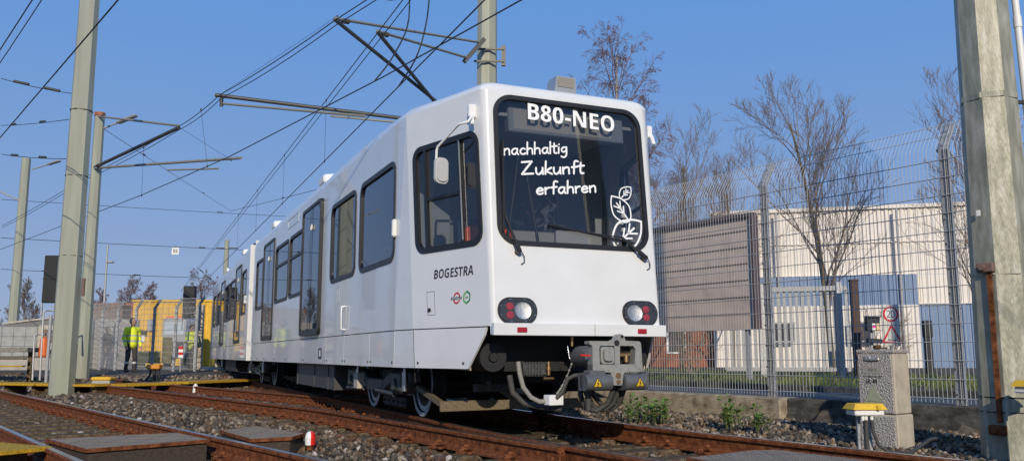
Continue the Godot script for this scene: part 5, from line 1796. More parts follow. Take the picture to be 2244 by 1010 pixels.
func checker_plate(t: Node3D, pts: Array, depth: float) -> void:
	var g := G.new()
	var poly := PackedVector2Array()
	for p in pts: poly.append(Vector2(p.x, p.z))
	var y: float = pts[0].y
	g.prism(poly, func(p: Vector3) -> Vector3: return Vector3(p.x, y + p.z, p.y), -0.012, 0.0)
	part(t, "plate", g, M.checker)
	var s := G.new()
	for i in poly.size():
		var a := poly[i]; var b := poly[(i + 1) % poly.size()]
		var ctr := Vector2.ZERO
		for p in poly: ctr += p / poly.size()
		a = a.lerp(ctr, 0.03); b = b.lerp(ctr, 0.03)
		s.quad(Vector3(a.x, y - 0.012, a.y), Vector3(b.x, y - 0.012, b.y), Vector3(b.x, y - depth, b.y), Vector3(a.x, y - depth, a.y))
	part(t, "side_sheet", s, M.coverside)
	var e := G.new()
	for i in poly.size():
		var a := poly[i]; var b := poly[(i + 1) % poly.size()]
		e.seg(Vector3(a.x, y - 0.012, a.y), Vector3(b.x, y - 0.012, b.y), 0.02, 0.034, Vector3.UP, 0.003)
	part(t, "edge_angle", e, M.rust)
	var r := G.new()
	var lo := Vector2(1e9, 1e9); var hi := -lo
	for p in poly:
		lo = lo.min(p); hi = hi.max(p)
	var x := lo.x; var k := 0
	while x < hi.x:
		var z := lo.y
		while z < hi.y:
			var inside := Geometry2D.is_point_in_polygon(Vector2(x, z), poly)
			if inside:
				var an := 0.8 if k % 2 == 0 else -0.8
				r.box(Vector3(x, y + 0.002, z), Vector3(0.024, 0.004, 0.008), Basis(Vector3.UP, an))
			z += 0.03
			k += 1
		x += 0.03
		k += 1
	var o := part(t, "tread_pattern", r, M.checker)
	o.set_meta("kind", "stuff")

func weed(label: String, at: Vector3, h: float, stems: int, spread_r: float) -> void:
	var t := thing("weed", label, "plant", at)
	var g := G.new(); var st := G.new()
	g.use_col = true
	for i in stems:
		var o := Vector3(rng.randf_range(-1, 1), 0, rng.randf_range(-1, 1)) * spread_r
		o.y = -0.03
		var hh := h * rng.randf_range(0.45, 1.0)
		var lean := Vector3(rng.randf_range(-0.25, 0.25), 1, rng.randf_range(-0.25, 0.25)) * hh
		st.tube([o, o + lean * 0.5 + Vector3(0.01, 0, 0), o + lean], 0.004, 4, false, 0.0015)
		for k in 9:
			var f := rng.randf_range(0.2, 1.0)
			var c := o + lean * f
			var an := rng.randf() * TAU
			var d := Vector3(cos(an), rng.randf_range(0.0, 0.6), sin(an)).normalized()
			var l := rng.randf_range(0.045, 0.1)
			var w := d.cross(Vector3.UP).normalized() * l * 0.28
			g.col = Color(0.1, 0.24, 0.025).lerp(Color(0.26, 0.36, 0.07), rng.randf())
			g.tri(c, c + d * l * 0.5 + w, c + d * l)
			g.tri(c, c + d * l, c + d * l * 0.5 - w)
	part(t, "stem", st, mt(L(0.1, 0.13, 0.04), 0.8)).set_meta("kind", "stuff")
	part(t, "foliage", g, M.leaf)

# ---------------------------------------------------------------- trees
func tree(called: String, label: String, at: Vector3, h: float, sd: int, style: Dictionary) -> Node3D:
	var t := thing(called, label, "tree", at, 0.0, style.get("group", ""))
	var tr := G.new(); var tw_ := G.new()
	rng.seed = sd
	var stems: int = style.get("stems", 1)
	for s in stems:
		var base := Vector3(rng.randf_range(-0.2, 0.2), -0.1, rng.randf_range(-0.2, 0.2)) * (0.0 if stems == 1 else 1.0)
		var dir := Vector3(rng.randf_range(-0.05, 0.05), 1, rng.randf_range(-0.05, 0.05))
		if stems > 1: dir += Vector3(cos(TAU * s / stems), 0, sin(TAU * s / stems)) * 0.35
		branch(tr, tw_, base, dir.normalized(), h * rng.randf_range(0.85, 1.0), h * style.get("girth", 0.018), 0, style)
	part(t, "trunk", tr, style.bark)
	part(t, "crown", tw_, style.twig)
	return t

func branch(tr: G, tw_: G, p: Vector3, d: Vector3, length: float, r: float, level: int, style: Dictionary) -> void:
	var n := 7 if level == 0 else (5 if level == 1 else (4 if level == 2 else 3))
	var pts := [p]
	var cur := p
	var dd := d
	var seg_l := length / n
	for i in n:
		var wob := 0.055 if level == 0 else 0.22
		dd = (dd + Vector3(rng.randf_range(-1, 1), rng.randf_range(-0.6, 0.8) * style.get("rise", 0.6), rng.randf_range(-1, 1)) * wob).normalized()
		if level >= 2 and style.get("droop", 0.0) > 0.0:
			dd = (dd + Vector3.DOWN * style.droop).normalized()
		cur += dd * seg_l
		pts.append(cur)
	var g := tr if level <= style.get("trunk_levels", 0) else tw_
	g.tube(pts, r, 7 if level == 0 else (5 if level == 1 else 3), false, r * (0.3 if level < 3 else 0.5))
	if level >= style.get("levels", 3): return
	var cnt: int = style.counts[level]
	for i in cnt:
		var f := lerpf(style.get("first", 0.3) if level == 0 else 0.15, 0.98, (i + rng.randf()) / cnt)
		var fi := f * n
		var k := mini(int(fi), n - 1)
		var at: Vector3 = pts[k].lerp(pts[k + 1], fi - k)
		var along: Vector3 = (pts[k + 1] - pts[k]).normalized()
		var an := rng.randf() * TAU
		var side := along.cross(Vector3(cos(an), 0.2, sin(an))).normalized()
		var open: float = style.get("open", 0.8)
		var nd: Vector3 = (along + side * rng.randf_range(open * 0.7, open * 1.3) + Vector3.UP * style.get("lift", 0.3)).normalized()
		var ll: float = length * (style.get("ratio", 0.45) + 0.06 * level) * (1.15 - 0.65 * f) * rng.randf_range(0.75, 1.15)
		branch(tr, tw_, at, nd, ll, maxf(r * (1.0 - 0.7 * f) * 0.5, style.get("thin", 0.006)), level + 1, style)

func build_trees() -> void:
	var street := {"bark": M.bark, "twig": M.twig, "counts": [17, 7, 5, 4], "levels": 4, "girth": 0.011, "open": 0.75, "lift": 0.5, "ratio": 0.52, "first": 0.16, "thin": 0.0048, "group": "bare trees along the street", "trunk_levels": 0}
	tree("street_tree", "bare maple behind the fence between the two posts, tallest of the street trees", Vector3(8.6, 0.1, -23.5), 8.0, 101, street)
	tree("street_tree", "bare young tree just right of the tram windscreen, before the billboard", Vector3(6.6, 0.1, -34.0), 9.4, 102, street)
	tree("street_tree", "bare street tree with low trunk beside the right mast", Vector3(11.3, 0.1, -20.8), 6.5, 103, street)
	tree("street_tree", "slim bare tree left of the tall maple, above the billboard", Vector3(9.6, 0.1, -38.0), 9.4, 104, street)
	var birch := {"bark": M.birchbark, "twig": M.birchtwig, "counts": [28, 9, 7, 4], "levels": 4, "girth": 0.0085, "open": 0.75, "lift": 0.4, "droop": 0.3, "ratio": 0.36, "first": 0.25, "thin": 0.008, "group": "birches behind the tram"}
	tree("birch_tree", "tall birch with drooping twigs rising behind the tram's roof lamp", Vector3(4.4, 0.1, -40.0), 16.0, 201, birch)
	tree("birch_tree", "lower birch with drooping twigs right behind the tram's windscreen edge", Vector3(6.6, 0.1, -42.0), 12.3, 202, birch)
	var far := {"bark": M.farbark, "twig": M.farbark, "counts": [16, 8, 6, 4], "levels": 4, "girth": 0.014, "open": 0.8, "lift": 0.4, "ratio": 0.45, "first": 0.15, "thin": 0.009, "group": "distant bare trees at left"}
	tree("bare_tree", "bare spreading tree behind the leftmost mast", Vector3(-29.0, 0.1, -52.0), 4.3, 301, far)
	tree("bare_tree", "low bushy bare tree at the left picture edge", Vector3(-35.0, 0.1, -58.0), 3.6, 302, far)
	var farb := far.duplicate()
	farb.twig = M.birchtwig
	farb["droop"] = 0.15
	farb.thin = 0.013
	tree("bare_tree", "far bare tree between the second mast and the street light", Vector3(-43.0, 0.1, -90.0), 7.4, 303, farb)
	tree("bare_tree", "far bare tree just right of the street light pole", Vector3(-40.0, 0.1, -90.0), 7.6, 304, farb)
	tree("bare_tree", "round-crowned far tree above the yellow building", Vector3(-37.4, 0.1, -88.0), 7.8, 305, farb)
	tree("bare_tree", "reddish far tree beside the tram's rear end", Vector3(-31.5, 0.1, -88.0), 8.4, 306, farb)

# ---------------------------------------------------------------- street and buildings on the right
func ribbed(t: Node3D, called: String, a: Vector3, b: Vector3, y0: float, y1: float, pitch: float, depth: float, m: Material) -> void:
	var g := G.new()
	var l := a.distance_to(b)
	var d := (b - a) / l
	var nn := Vector3(-d.z, 0, d.x)
	if nn.z < 0: nn = -nn
	var n := int(l / pitch)
	for i in n:
		var p := a + d * (l * i / n); var w := l / n
		var q := [p, p + d * w * 0.4, p + d * w * 0.5 + nn * depth, p + d * w * 0.9 + nn * depth, p + d * w]
		for k in 4:
			g.quad(q[k] + Vector3(0, y0, 0), q[k + 1] + Vector3(0, y0, 0), q[k + 1] + Vector3(0, y1, 0), q[k] + Vector3(0, y1, 0), nn)
	part(t, called, g, m)

func build_street() -> void:
	var d3 := Vector3(FD.x, 0, FD.y); var n3 := Vector3(FN.x, 0, FN.y)
	var p1 := Vector3(FP.x, 0, FP.y)
	var g := G.new()
	g.quad(p1 - d3 * 60 - n3 * 0.1 + Vector3(0, 0.145, 0), p1 + d3 * 25 - n3 * 0.1 + Vector3(0, 0.145, 0), p1 + d3 * 25 - n3 * 1.7 + Vector3(0, 0.145, 0), p1 - d3 * 60 - n3 * 1.7 + Vector3(0, 0.145, 0), Vector3.UP)
	struct("road", g, M.asphalt)
	var kb := thing("kerb", "grey stone kerb edging the grass verge beyond the road", "kerb")
	for k in 26:
		g = G.new()
		g.box(p1 + d3 * (-30.0 + k * 1.5) - n3 * 1.78 + Vector3(0, 0.13, 0), Vector3(1.48, 0.2, 0.15), Basis(d3, Vector3.UP, d3.cross(Vector3.UP)), 0.015)
		part(kb, "kerb_stone", g, M.dconc)
	# grass verge
	rng.seed = 60
	g = G.new()
	g.use_col = true
	var gn := FastNoiseLite.new()
	gn.seed = 9
	gn.frequency = 0.35
	for i in 60000:
		var s := rng.randf_range(-34, 14); var o := 1.9 + 11.0 * pow(rng.randf(), 1.6)
		var p := p1 + d3 * s - n3 * o + Vector3(0, 0.1, 0)
		var pat := gn.get_noise_2d(p.x, p.z)
		if pat < -0.12 + rng.randf_range(-0.2, 0.2): continue
		var an := rng.randf() * TAU
		var l := rng.randf_range(0.05, 0.16) * (1.0 + 1.2 * maxf(pat, 0.0))
		var w := Vector3(cos(an), 0, sin(an)) * 0.016
		g.col = Color(0.05, 0.1, 0.015).lerp(Color(0.2, 0.19, 0.06), clampf(rng.randf() - pat * 0.5, 0.0, 1.0))
		g.tri(p - w, p + w, p + Vector3(rng.randf_range(-0.08, 0.08), l, rng.randf_range(-0.08, 0.08)))
	var gr := part(self, "grass_verge", g, M.leaf)
	tag(gr, "green grass strip between the road and the white building", "grass", "", "stuff")
	# warehouse
	var b := thing("warehouse", "white and blue corrugated warehouse behind the street trees", "building")
	var a0 := Vector3(9.5, 0, -41.0); var a1 := Vector3(36.0, 0, -34.0)
	var dd := (a1 - a0).normalized()
	var nb := Vector3(-dd.z, 0, dd.x)
	if nb.z < 0: nb = -nb
	var split := a0 + dd * 8.9
	ribbed(b, "upper_cladding", a0, a1, 4.25, 7.3, 0.33, 0.05, M.sheetwhite)
	ribbed(b, "white_cladding", split, a1, 2.95, 4.24, 0.33, 0.05, M.sheetwhite)
	ribbed(b, "blue_cladding", split, a1, 0.0, 2.94, 0.33, 0.05, M.sheetblue)
	ribbed(b, "blue_band", a0 + nb * 0.3, split + nb * 0.3, 2.9, 4.25, 0.33, 0.05, M.sheetblue)
	ribbed(b, "white_base", a0 + nb * 0.3, split + nb * 0.3, 0.0, 2.89, 0.33, 0.05, M.sheetwhite)
	g = G.new()
	g.seg(a0 + Vector3(0, 7.36, 0), a1 + Vector3(0, 7.36, 0), 0.35, 0.16)
	part(b, "roof_edge", g, M.sheetwhite)
	g = G.new()
	g.quad(a0 + Vector3(0, 7.3, 0), a1 + Vector3(0, 7.3, 0), a1 + Vector3(4, 7.5, -18), a0 + Vector3(4, 7.5, -18), Vector3.UP)
	g.quad(a0, a0 + Vector3(4, 0, -18), a0 + Vector3(4, 7.5, -18), a0 + Vector3(0, 7.3, 0), Vector3(-1, 0, 0))
	g.quad(split, split + nb * 0.3, split + nb * 0.3 + Vector3(0, 4.25, 0), split + Vector3(0, 4.25, 0), Vector3(1, 0, 0))
	g.quad(a0 + Vector3(0, 4.25, 0), a0 + nb * 0.34 + Vector3(0, 4.25, 0), split + nb * 0.34 + Vector3(0, 4.25, 0), split + Vector3(0, 4.25, 0), Vector3.UP)
	part(b, "roof", g, M.sheetwhite)
	for k in 5:
		var dpp := a0 + dd * (3.0 + k * 5.2) + nb * 0.45
		g = G.new()
		g.cyl(dpp + Vector3(0, 0.1, 0), dpp + Vector3(0, 7.2, 0), 0.06, 0.06, 8)
		for y in [1.5, 3.6, 5.8]: g.cyl(dpp + Vector3(0, y, 0), dpp + Vector3(0, y + 0.05, 0), 0.075, 0.075, 8)
		part(b, "downpipe", g, M.galvlight)
	g = G.new()
	g.seg(split + nb * 0.1 + Vector3(0, 2.95, 0), a1 + nb * 0.1 + Vector3(0, 2.95, 0), 0.05, 0.06)
	g.seg(a0 + nb * 0.1 + Vector3(0, 5.75, 0), a1 + nb * 0.1 + Vector3(0, 5.75, 0), 0.05, 0.03)
	part(b, "flashing", g, M.sheetwhite)
	for k in 2:
		var wn := Vector3(12.4 + k * 3.2, 1.7, -39.8 + k * 0.84) + nb * 0.35
		g = G.new()
		g.box(wn, Vector3(1.0, 0.9, 0.06), Basis(dd, Vector3.UP, nb))
		var W := part(b, "window", g, M.galv)
		g = G.new()
		g.box(wn + nb * 0.035, Vector3(0.86, 0.76, 0.02), Basis(dd, Vector3.UP, nb))
		part(W, "pane", g, M.navy)
	# palisade gate
	var gt := thing("palisade_gate", "grey steel palisade gate with upright bars before the white wall", "gate")
	var g0 := Vector3(5.6, 0.2, -22.86); var g1 := Vector3(8.42, 0.2, -21.8)
	var gd := (g1 - g0).normalized()
	var L0 := g0.distance_to(g1)
	var nbar := int(L0 / 0.15)
	for k in nbar + 1:
		g = G.new()
		var p := g0 + gd * (L0 * k / nbar)
		g.box(p + Vector3(0, 1.12, 0), Vector3(0.075, 2.05, 0.02), Basis(gd, Vector3.UP, gd.cross(Vector3.UP)))
		part(gt, "bar", g, M.galvlight)
	g = G.new()
	g.seg(g0 + Vector3(0, 0.12, 0.04), g1 + Vector3(0, 0.12, 0.04), 0.08, 0.1)
	part(gt, "bottom_rail", g, M.galvlight)
	g = G.new()
	g.seg(g0 + Vector3(0, 2.15, 0.04), g1 + Vector3(0, 2.15, 0.04), 0.08, 0.12)
	part(gt, "top_rail", g, M.galvlight)
	for f in [0.3, 0.93]:
		g = G.new()
		var p := g0.lerp(g1, f)
		g.seg(p + Vector3(0, -0.1, 0.06), p + Vector3(0, 2.3, 0.06), 0.14, 0.1, Vector3(0, 0, 1))
		part(gt, "gate_post", g, M.galvlight)
	var rp := thing("rusty_post", "rust-brown steel post at the right end of the palisade gate", "post", Vector3(8.3, 0.0, -21.0))
	g = G.new()
	g.box(Vector3(0, 1.2, 0), Vector3(0.17, 2.5, 0.17), Basis.IDENTITY, 0.01)
	g.box(Vector3(0, 2.47, 0), Vector3(0.2, 0.05, 0.2), Basis.IDENTITY, 0.01)
	part(rp, "shaft", g, mt(L(0.11, 0.065, 0.045), 0.8, 0.0, N.rough, 2.0))
	# post with letter box, camera box and traffic signs
	var lb := thing("letter_box", "black letter box with pink and white stickers on a steel post", "letter box", Vector3(8.28, 0.1, -20.0))
	g = G.new()
	g.seg(Vector3(0, -0.1, -0.08), Vector3(0, 1.4, -0.08), 0.06, 0.06)
	part(lb, "post", g, M.galv)
	g = G.new()
	g.box(Vector3(0, 1.28, 0), Vector3(0.3, 0.3, 0.14), Basis.IDENTITY, 0.01)
	g.box(Vector3(0, 1.445, 0.01), Vector3(0.33, 0.03, 0.18), Basis(Vector3(1, 0, 0), 0.15), 0.006)
	var LB := part(lb, "housing", g, M.black)
	g = G.new()
	g.box(Vector3(0.01, 1.22, 0.074), Vector3(0.09, 0.15, 0.006))
	part(LB, "sticker", g, M.signwhite)
	g = G.new()
	g.cyl(Vector3(0.01, 1.225, 0.077), Vector3(0.01, 1.225, 0.081), 0.04, 0.04, 16)
	part(LB, "pink_dot", g, mt(L(0.7, 0.05, 0.3), 0.5))
	g = G.new()
	g.box(Vector3(0.105, 1.22, 0.074), Vector3(0.08, 0.15, 0.006))
	part(LB, "sticker", g, mt(L(0.7, 0.5, 0.25), 0.5))
	g = G.new()
	g.box(Vector3(0.02, 0.9, 0.02), Vector3(0.34, 0.1, 0.12), Basis(Vector3(0, 0, 1), -0.06), 0.015)
	part(lb, "newspaper_tube", g, M.black)
	var ts := thing("traffic_sign", "speed limit 20 sign above a red hump warning triangle", "road sign", Vector3(9.15, 0.1, -21.0))
	g = G.new()
	g.cyl(Vector3(0, -0.1, -0.05), Vector3(0, 1.8, -0.05), 0.03, 0.03, 10)
	part(ts, "post", g, M.galv)
	g = G.new()
	g.box(Vector3(0, 1.3, 0), Vector3(0.42, 0.98, 0.02), Basis.IDENTITY, 0.004)
	part(ts, "backing_board", g, mt(L(0.55, 0.53, 0.47), 0.6))
	var zm := func(p: Vector3) -> Vector3: return Vector3(p.x, p.y, 0.012 + p.z)
	var circ := PackedVector2Array(); var circ2 := PackedVector2Array()
	for k in 32:
		circ.append(Vector2(0, 1.56) + Vector2.from_angle(TAU * k / 32) * 0.19)
		circ2.append(Vector2(0, 1.56) + Vector2.from_angle(TAU * k / 32) * 0.14)
	g = G.new()
	g.ring(zm, circ, circ2, 0.0, 0.004)
	part(ts, "red_ring", g, M.red)
	g = G.new()
	g.pane(zm, circ2, 0.002)
	part(ts, "white_disc", g, M.signwhite)
	part(ts, "numerals", mapped(text_geo("20", false, -0.09, 1.47, 0.09, 1.65, 0.0), zm, 0.006), M.gasket)
	g = G.new()
	g.ring(zm, PackedVector2Array([Vector2(-0.26, 0.86), Vector2(0.26, 0.86), Vector2(0, 1.33)]), PackedVector2Array([Vector2(-0.185, 0.905), Vector2(0.185, 0.905), Vector2(0, 1.24)]), 0.0, 0.004)
	part(ts, "red_triangle", g, M.red)
	g = G.new()
	g.prism(PackedVector2Array([Vector2(-0.11, 0.93), Vector2(0.11, 0.93), Vector2(0.07, 0.965), Vector2(0.04, 0.94), Vector2(-0.04, 0.94), Vector2(-0.07, 0.965)]), zm, 0.0, 0.003)
	part(ts, "hump_symbol", g, M.gasket)
	# billboard seen from behind
	var bb := thing("billboard", "large brown billboard with slatted back and dark frame", "billboard", Vector3(4.94, 0.1, -17.5), deg_to_rad(-55.0))
	g = G.new()
	g.box(Vector3(-2.2, 2.24, 0), Vector3(4.4, 2.28, 0.05))
	part(bb, "panel", g, M.tarp)
	for k in 6:
		g = G.new()
		g.box(Vector3(-2.25, 1.42 + k * 0.34, 0.04), Vector3(4.2, 0.018, 0.016))
		part(bb, "slat", g, M.slat)
	g = G.new()
	g.box(Vector3(-2.2, 3.42, 0.03), Vector3(4.5, 0.09, 0.14), Basis.IDENTITY, 0.01)
	g.box(Vector3(0.02, 2.24, 0.03), Vector3(0.12, 2.3, 0.14), Basis.IDENTITY, 0.01)
	part(bb, "frame", g, M.tarpframe)
	for x in [-0.3, -3.6]:
		g = G.new()
		g.box(Vector3(x, 0.7, -0.06), Vector3(0.12, 1.7, 0.06))
		part(bb, "leg", g, M.galv)
	# brick house glimpsed under the billboard
	var bh := thing("brick_house", "red brick building glimpsed below the billboard", "building", Vector3(5.6, 0.1, -44.0))
	g = G.new()
	g.box(Vector3(0, 1.3, 0), Vector3(9.0, 2.6, 5.0))
	part(bh, "wall", g, M.brick)
	for k in 3:
		g = G.new()
		g.box(Vector3(-2.6 + k * 2.4, 1.2, 2.52), Vector3(0.9, 1.1, 0.06))
		var W := part(bh, "window", g, M.signwhite)
		g = G.new()
		g.box(Vector3(-2.6 + k * 2.4, 1.2, 2.56), Vector3(0.74, 0.94, 0.03))
		part(W, "pane", g, M.navy)
	g = G.new()
	g.box(Vector3(0, 2.68, 0), Vector3(9.4, 0.16, 5.4), Basis.IDENTITY, 0.03)
	part(bh, "roof", g, M.dconc)
	# shrubs along the gate
	rng.seed = 62
	for q in [[Vector3(5.0, 0.1, -24.6), "bare dark shrub behind the palisade gate below the billboard"], [Vector3(10.2, 0.1, -23.6), "thin bare shrub in front of the blue wall"], [Vector3(3.0, 0.1, -22.5), "brown bare shrub close to the tram's lower right corner"]]:
		tree("shrub", q[1], q[0], 1.9, rng.randi() % 1000, {"bark": M.twig, "twig": M.twig, "counts": [7, 6, 4], "levels": 2, "stems": 6, "girth": 0.01, "open": 0.9, "lift": 0.3, "ratio": 0.55, "first": 0.1, "thin": 0.008, "group": "bare shrubs by the street"})
	var pb := thing("dark_post", "short dark post standing before the blue warehouse wall", "post", Vector3(12.4, 0.1, -26.0))
	g = G.new()
	g.box(Vector3(0, 0.7, 0), Vector3(0.2, 1.4, 0.16), Basis.IDENTITY, 0.02)
	g.box(Vector3(0, 1.35, 0.0), Vector3(0.24, 0.5, 0.2), Basis.IDENTITY, 0.02)
	part(pb, "shaft", g, M.black)

# ---------------------------------------------------------------- left yard
func board(t: Node3D, a: Vector3, b: Vector3, w: float, th: float, m: Material, called := "board") -> void:
	var g := G.new()
	g.seg(a, b, w, th, Vector3.UP, 0.004)
	part(t, called, g, m)

func build_left() -> void:
	var g: G
	# yellow crossing boards
	var wk := thing("crossing_walkway", "yellow painted plank walkway crossing the left tracks", "walkway")
	var segs := [[Vector3(-12.84, -0.02, -21.31), Vector3(-10.70, -0.02, -20.36)], [Vector3(-10.70, -0.02, -20.36), Vector3(-9.06, -0.02, -19.77)], [Vector3(-8.97, -0.02, -19.77), Vector3(-8.16, -0.02, -20.98)], [Vector3(-8.20, -0.02, -21.31), Vector3(-7.68, -0.02, -22.72)], [Vector3(-7.68, -0.02, -22.72), Vector3(-7.12, -0.02, -23.92)]]
	for s in segs:
		var A: Vector3 = s[0]; var B: Vector3 = s[1]
		var dirn := (B - A).normalized()
		var sidew := dirn.cross(Vector3.UP)
		for k in 4:
			board(wk, A + sidew * (k - 1.5) * 0.21 + dirn * 0.02 + Vector3(0, 0.03, 0), B + sidew * (k - 1.5) * 0.21 - dirn * 0.02 + Vector3(0, 0.03, 0), 0.2, 0.05, M.yellowwood)
		for f in [0.1, 0.5, 0.9]:
			g = G.new()
			var c := A.lerp(B, f)
			g.box(c + Vector3(0, -0.14, 0), Vector3(0.12, 0.3, 0.5), Basis(dirn, Vector3.UP, dirn.cross(Vector3.UP)))
			part(wk, "bearer", g, M.wood)
	# near yellow board and chequered covers of the point machine in the left track
	var yb := thing("yellow_board", "yellow painted wooden board between the rails at lower left corner", "board", Vector3.ZERO)
	board(yb, Vector3(-5.1, -0.11, -7.95), Vector3(-4.06, -0.11, -7.36), 0.52, 0.035, M.yellowwood, "plank")
	g = G.new()
	g.box(Vector3(-4.6, -0.21, -7.66), Vector3(0.9, 0.16, 0.3), Basis(Vector3.UP, -0.5))
	part(yb, "bearer", g, M.wood)
	var c1 := thing("point_machine_cover", "chequered steel cover between the rails of the foreground track", "cover plate")
	checker_plate(c1, [Vector3(-4.36, -0.1, -8.3), Vector3(-3.4, -0.1, -8.98), Vector3(-2.82, -0.1, -8.26), Vector3(-3.56, -0.1, -7.42)], 0.2)
	var c2 := thing("point_machine_cover", "chequered steel cover right of the foreground rail, behind the marker", "cover plate")
	checker_plate(c2, [Vector3(-3.05, -0.1, -9.25), Vector3(-2.86, -0.1, -9.85), Vector3(-2.08, -0.1, -8.9), Vector3(-2.12, -0.1, -8.5), Vector3(-2.45, -0.1, -8.3)], 0.2)
	# red and white marker lamp in the ballast
	var mk := thing("track_marker", "small red and white rounded marker standing in the ballast", "marker", Vector3(-1.98, -0.22, -8.7), 0.3)
	for k in 2:
		g = G.new()
		for i in 12:
			var t0 := PI * i / 12 + PI * k; var t1 := PI * (i + 1) / 12 + PI * k
			var prof := [Vector2(0.05, 0.03), Vector2(0.052, 0.1), Vector2(0.044, 0.135), Vector2(0.025, 0.155), Vector2(0.0, 0.16)]
			for j in 4:
				var e0 := Vector3(-sin(t0), 0, cos(t0)); var e1 := Vector3(-sin(t1), 0, cos(t1))
				g.quad(e0 * prof[j].x + Vector3.UP * prof[j].y, e1 * prof[j].x + Vector3.UP * prof[j].y, e1 * prof[j + 1].x + Vector3.UP * prof[j + 1].y, e0 * prof[j + 1].x + Vector3.UP * prof[j + 1].y, e0 + Vector3(0, 0.2, 0))
		part(mk, "red_half" if k == 1 else "white_half", g, mt(L(0.7, 0.02, 0.015), 0.35) if k == 1 else M.signwhite)
	g = G.new()
	g.cyl(Vector3(0, -0.02, 0), Vector3(0, 0.035, 0), 0.035, 0.04, 10)
	part(mk, "stub", g, M.rust)
	var mk2 := thing("white_stub", "small white marker stub near the middle bogie", "marker", Vector3(-6.95, -0.14, -19.3))
	g = G.new()
	g.cyl(Vector3(0, 0, 0), Vector3(0, 0.16, 0), 0.06, 0.05, 10)
	g.cyl(Vector3(0, 0.16, 0), Vector3(0, 0.2, 0), 0.05, 0.02, 10)
	part(mk2, "cap", g, M.signwhite)
	# small yellow box beside the rails
	var sb := thing("yellow_case", "low yellow case sitting beside the rail behind the thick mast", "case", Vector3(-9.5, -0.02, -20.4))
	g = G.new()
	g.box(Vector3(0, 0.05, 0), Vector3(0.42, 0.14, 0.25), Basis.IDENTITY, 0.01)
	part(sb, "base", g, M.galv)
	g = G.new()
	g.box(Vector3(0, 0.16, 0), Vector3(0.46, 0.08, 0.3), Basis.IDENTITY, 0.025)
	part(sb, "lid", g, M.yellow)
	# orange box on stand
	var ob := thing("orange_case", "orange connection case on a black stand near the yellow vest person", "case", Vector3(-10.2, -0.05, -25.0))
	g = G.new()
	g.box(Vector3(0, 0.4, 0), Vector3(0.37, 0.13, 0.26), Basis.IDENTITY, 0.02)
	part(ob, "lid", g, mt(L(0.6, 0.24, 0.02), 0.5))
	g = G.new()
	g.seg(Vector3(0, 0, 0), Vector3(0, 0.34, 0), 0.08, 0.06, Vector3(0, 0, 1))
	g.tube([Vector3(-0.1, 0.33, 0), Vector3(-0.13, 0.15, 0), Vector3(-0.2, 0.0, 0.1)], 0.03, 6)
	g.tube([Vector3(0.12, 0.33, 0), Vector3(0.15, 0.1, 0.0), Vector3(0.15, 0.0, 0.1)], 0.03, 6)
	part(ob, "stand", g, M.black)
	# signals
	for q in [[Vector3(-13.45, 0.0, -25.6), 3.6, 2.2, "black signal head seen from behind beside the thick mast"], [Vector3(-12.1, 0.08, -33.0), 3.2, 1.95, "black signal head above the yard fence near the tram"]]:
		var sg := thing("railway_signal", q[3], "signal", q[0], 0.0, "black railway signals")
		var top: float = q[1]; var lo: float = q[2]
		g = G.new()
		g.box(Vector3(-0.18, (top + lo) * 0.5, 0), Vector3(0.44, top - lo, 0.22), Basis.IDENTITY, 0.02)
		g.box(Vector3(-0.18, lo + (top - lo) * 0.5, 0.115), Vector3(0.46, 0.02, 0.012))
		part(sg, "head", g, M.black)
		g = G.new()
		g.cyl(Vector3(0.18, 0, 0.1), Vector3(0.18, lo + 0.3, 0.1), 0.055, 0.055, 12)
		for k in 8:
			g.cyl(Vector3(0.18, 0.25 + k * 0.24, 0.1), Vector3(0.18, 0.29 + k * 0.24, 0.1), 0.075, 0.075, 12)
		part(sg, "post", g, M.galv)
		g = G.new()
		for k in 4:
			g.seg(Vector3(0.18, lo - 0.1 + k * 0.12, 0.1), Vector3(-0.15, lo - 0.1 + k * 0.12, 0.0), 0.03, 0.03)
		g.seg(Vector3(-0.42, lo - 0.4, 0.0), Vector3(-0.42, top, 0.0), 0.03, 0.04, Vector3(0, 0, 1))
		part(sg, "bracket", g, M.galvlight)
	var sk := thing("orange_sack", "bright orange cover hanging on the signal post behind the thick mast", "cover", Vector3(-12.88, 0.62, -24.0))
	g = G.new()
	g.lathe([Vector2(0.0, 0.56), Vector2(0.06, 0.55), Vector2(0.11, 0.5), Vector2(0.13, 0.3), Vector2(0.145, 0.05), Vector2(0.13, 0.0), Vector2(0.0, 0.0)], Transform3D(Basis.from_scale(Vector3(0.85, 1, 0.6)), Vector3.ZERO), 14)
	part(sk, "cloth", g, M.orange)
	g = G.new()
	g.cyl(Vector3(0.14, -0.7, 0), Vector3(0.14, 1.15, 0), 0.045, 0.045, 10)
	g.seg(Vector3(0, 0.4, 0), Vector3(0.14, 0.4, 0), 0.03, 0.03)
	part(sk, "pole", g, M.galv)
	# plank platform with steps and handrails
	var pf := thing("wooden_platform", "weathered plank platform with steps at the left edge", "platform", Vector3(-14.2, 0.0, -24.2))
	for k in 5:
		board(pf, Vector3(-1.6, 0.82, -0.4 + k * 0.2), Vector3(1.05, 0.82, -0.4 + k * 0.2), 0.18, 0.12, M.plank, "plank")
	for k in 3:
		board(pf, Vector3(-1.6, 0.18 + k * 0.2, 0.55 - k * 0.03), Vector3(1.0, 0.18 + k * 0.2, 0.55 - k * 0.03), 0.2, 0.04, M.yellowwood if k == 1 else M.wood, "step")
	for x in [-1.4, -0.2, 0.95]:
		g = G.new()
		g.seg(Vector3(x, -0.1, 0.1), Vector3(x, 0.78, 0.1), 0.12, 0.12, Vector3(0, 0, 1))
		part(pf, "leg", g, M.wood)
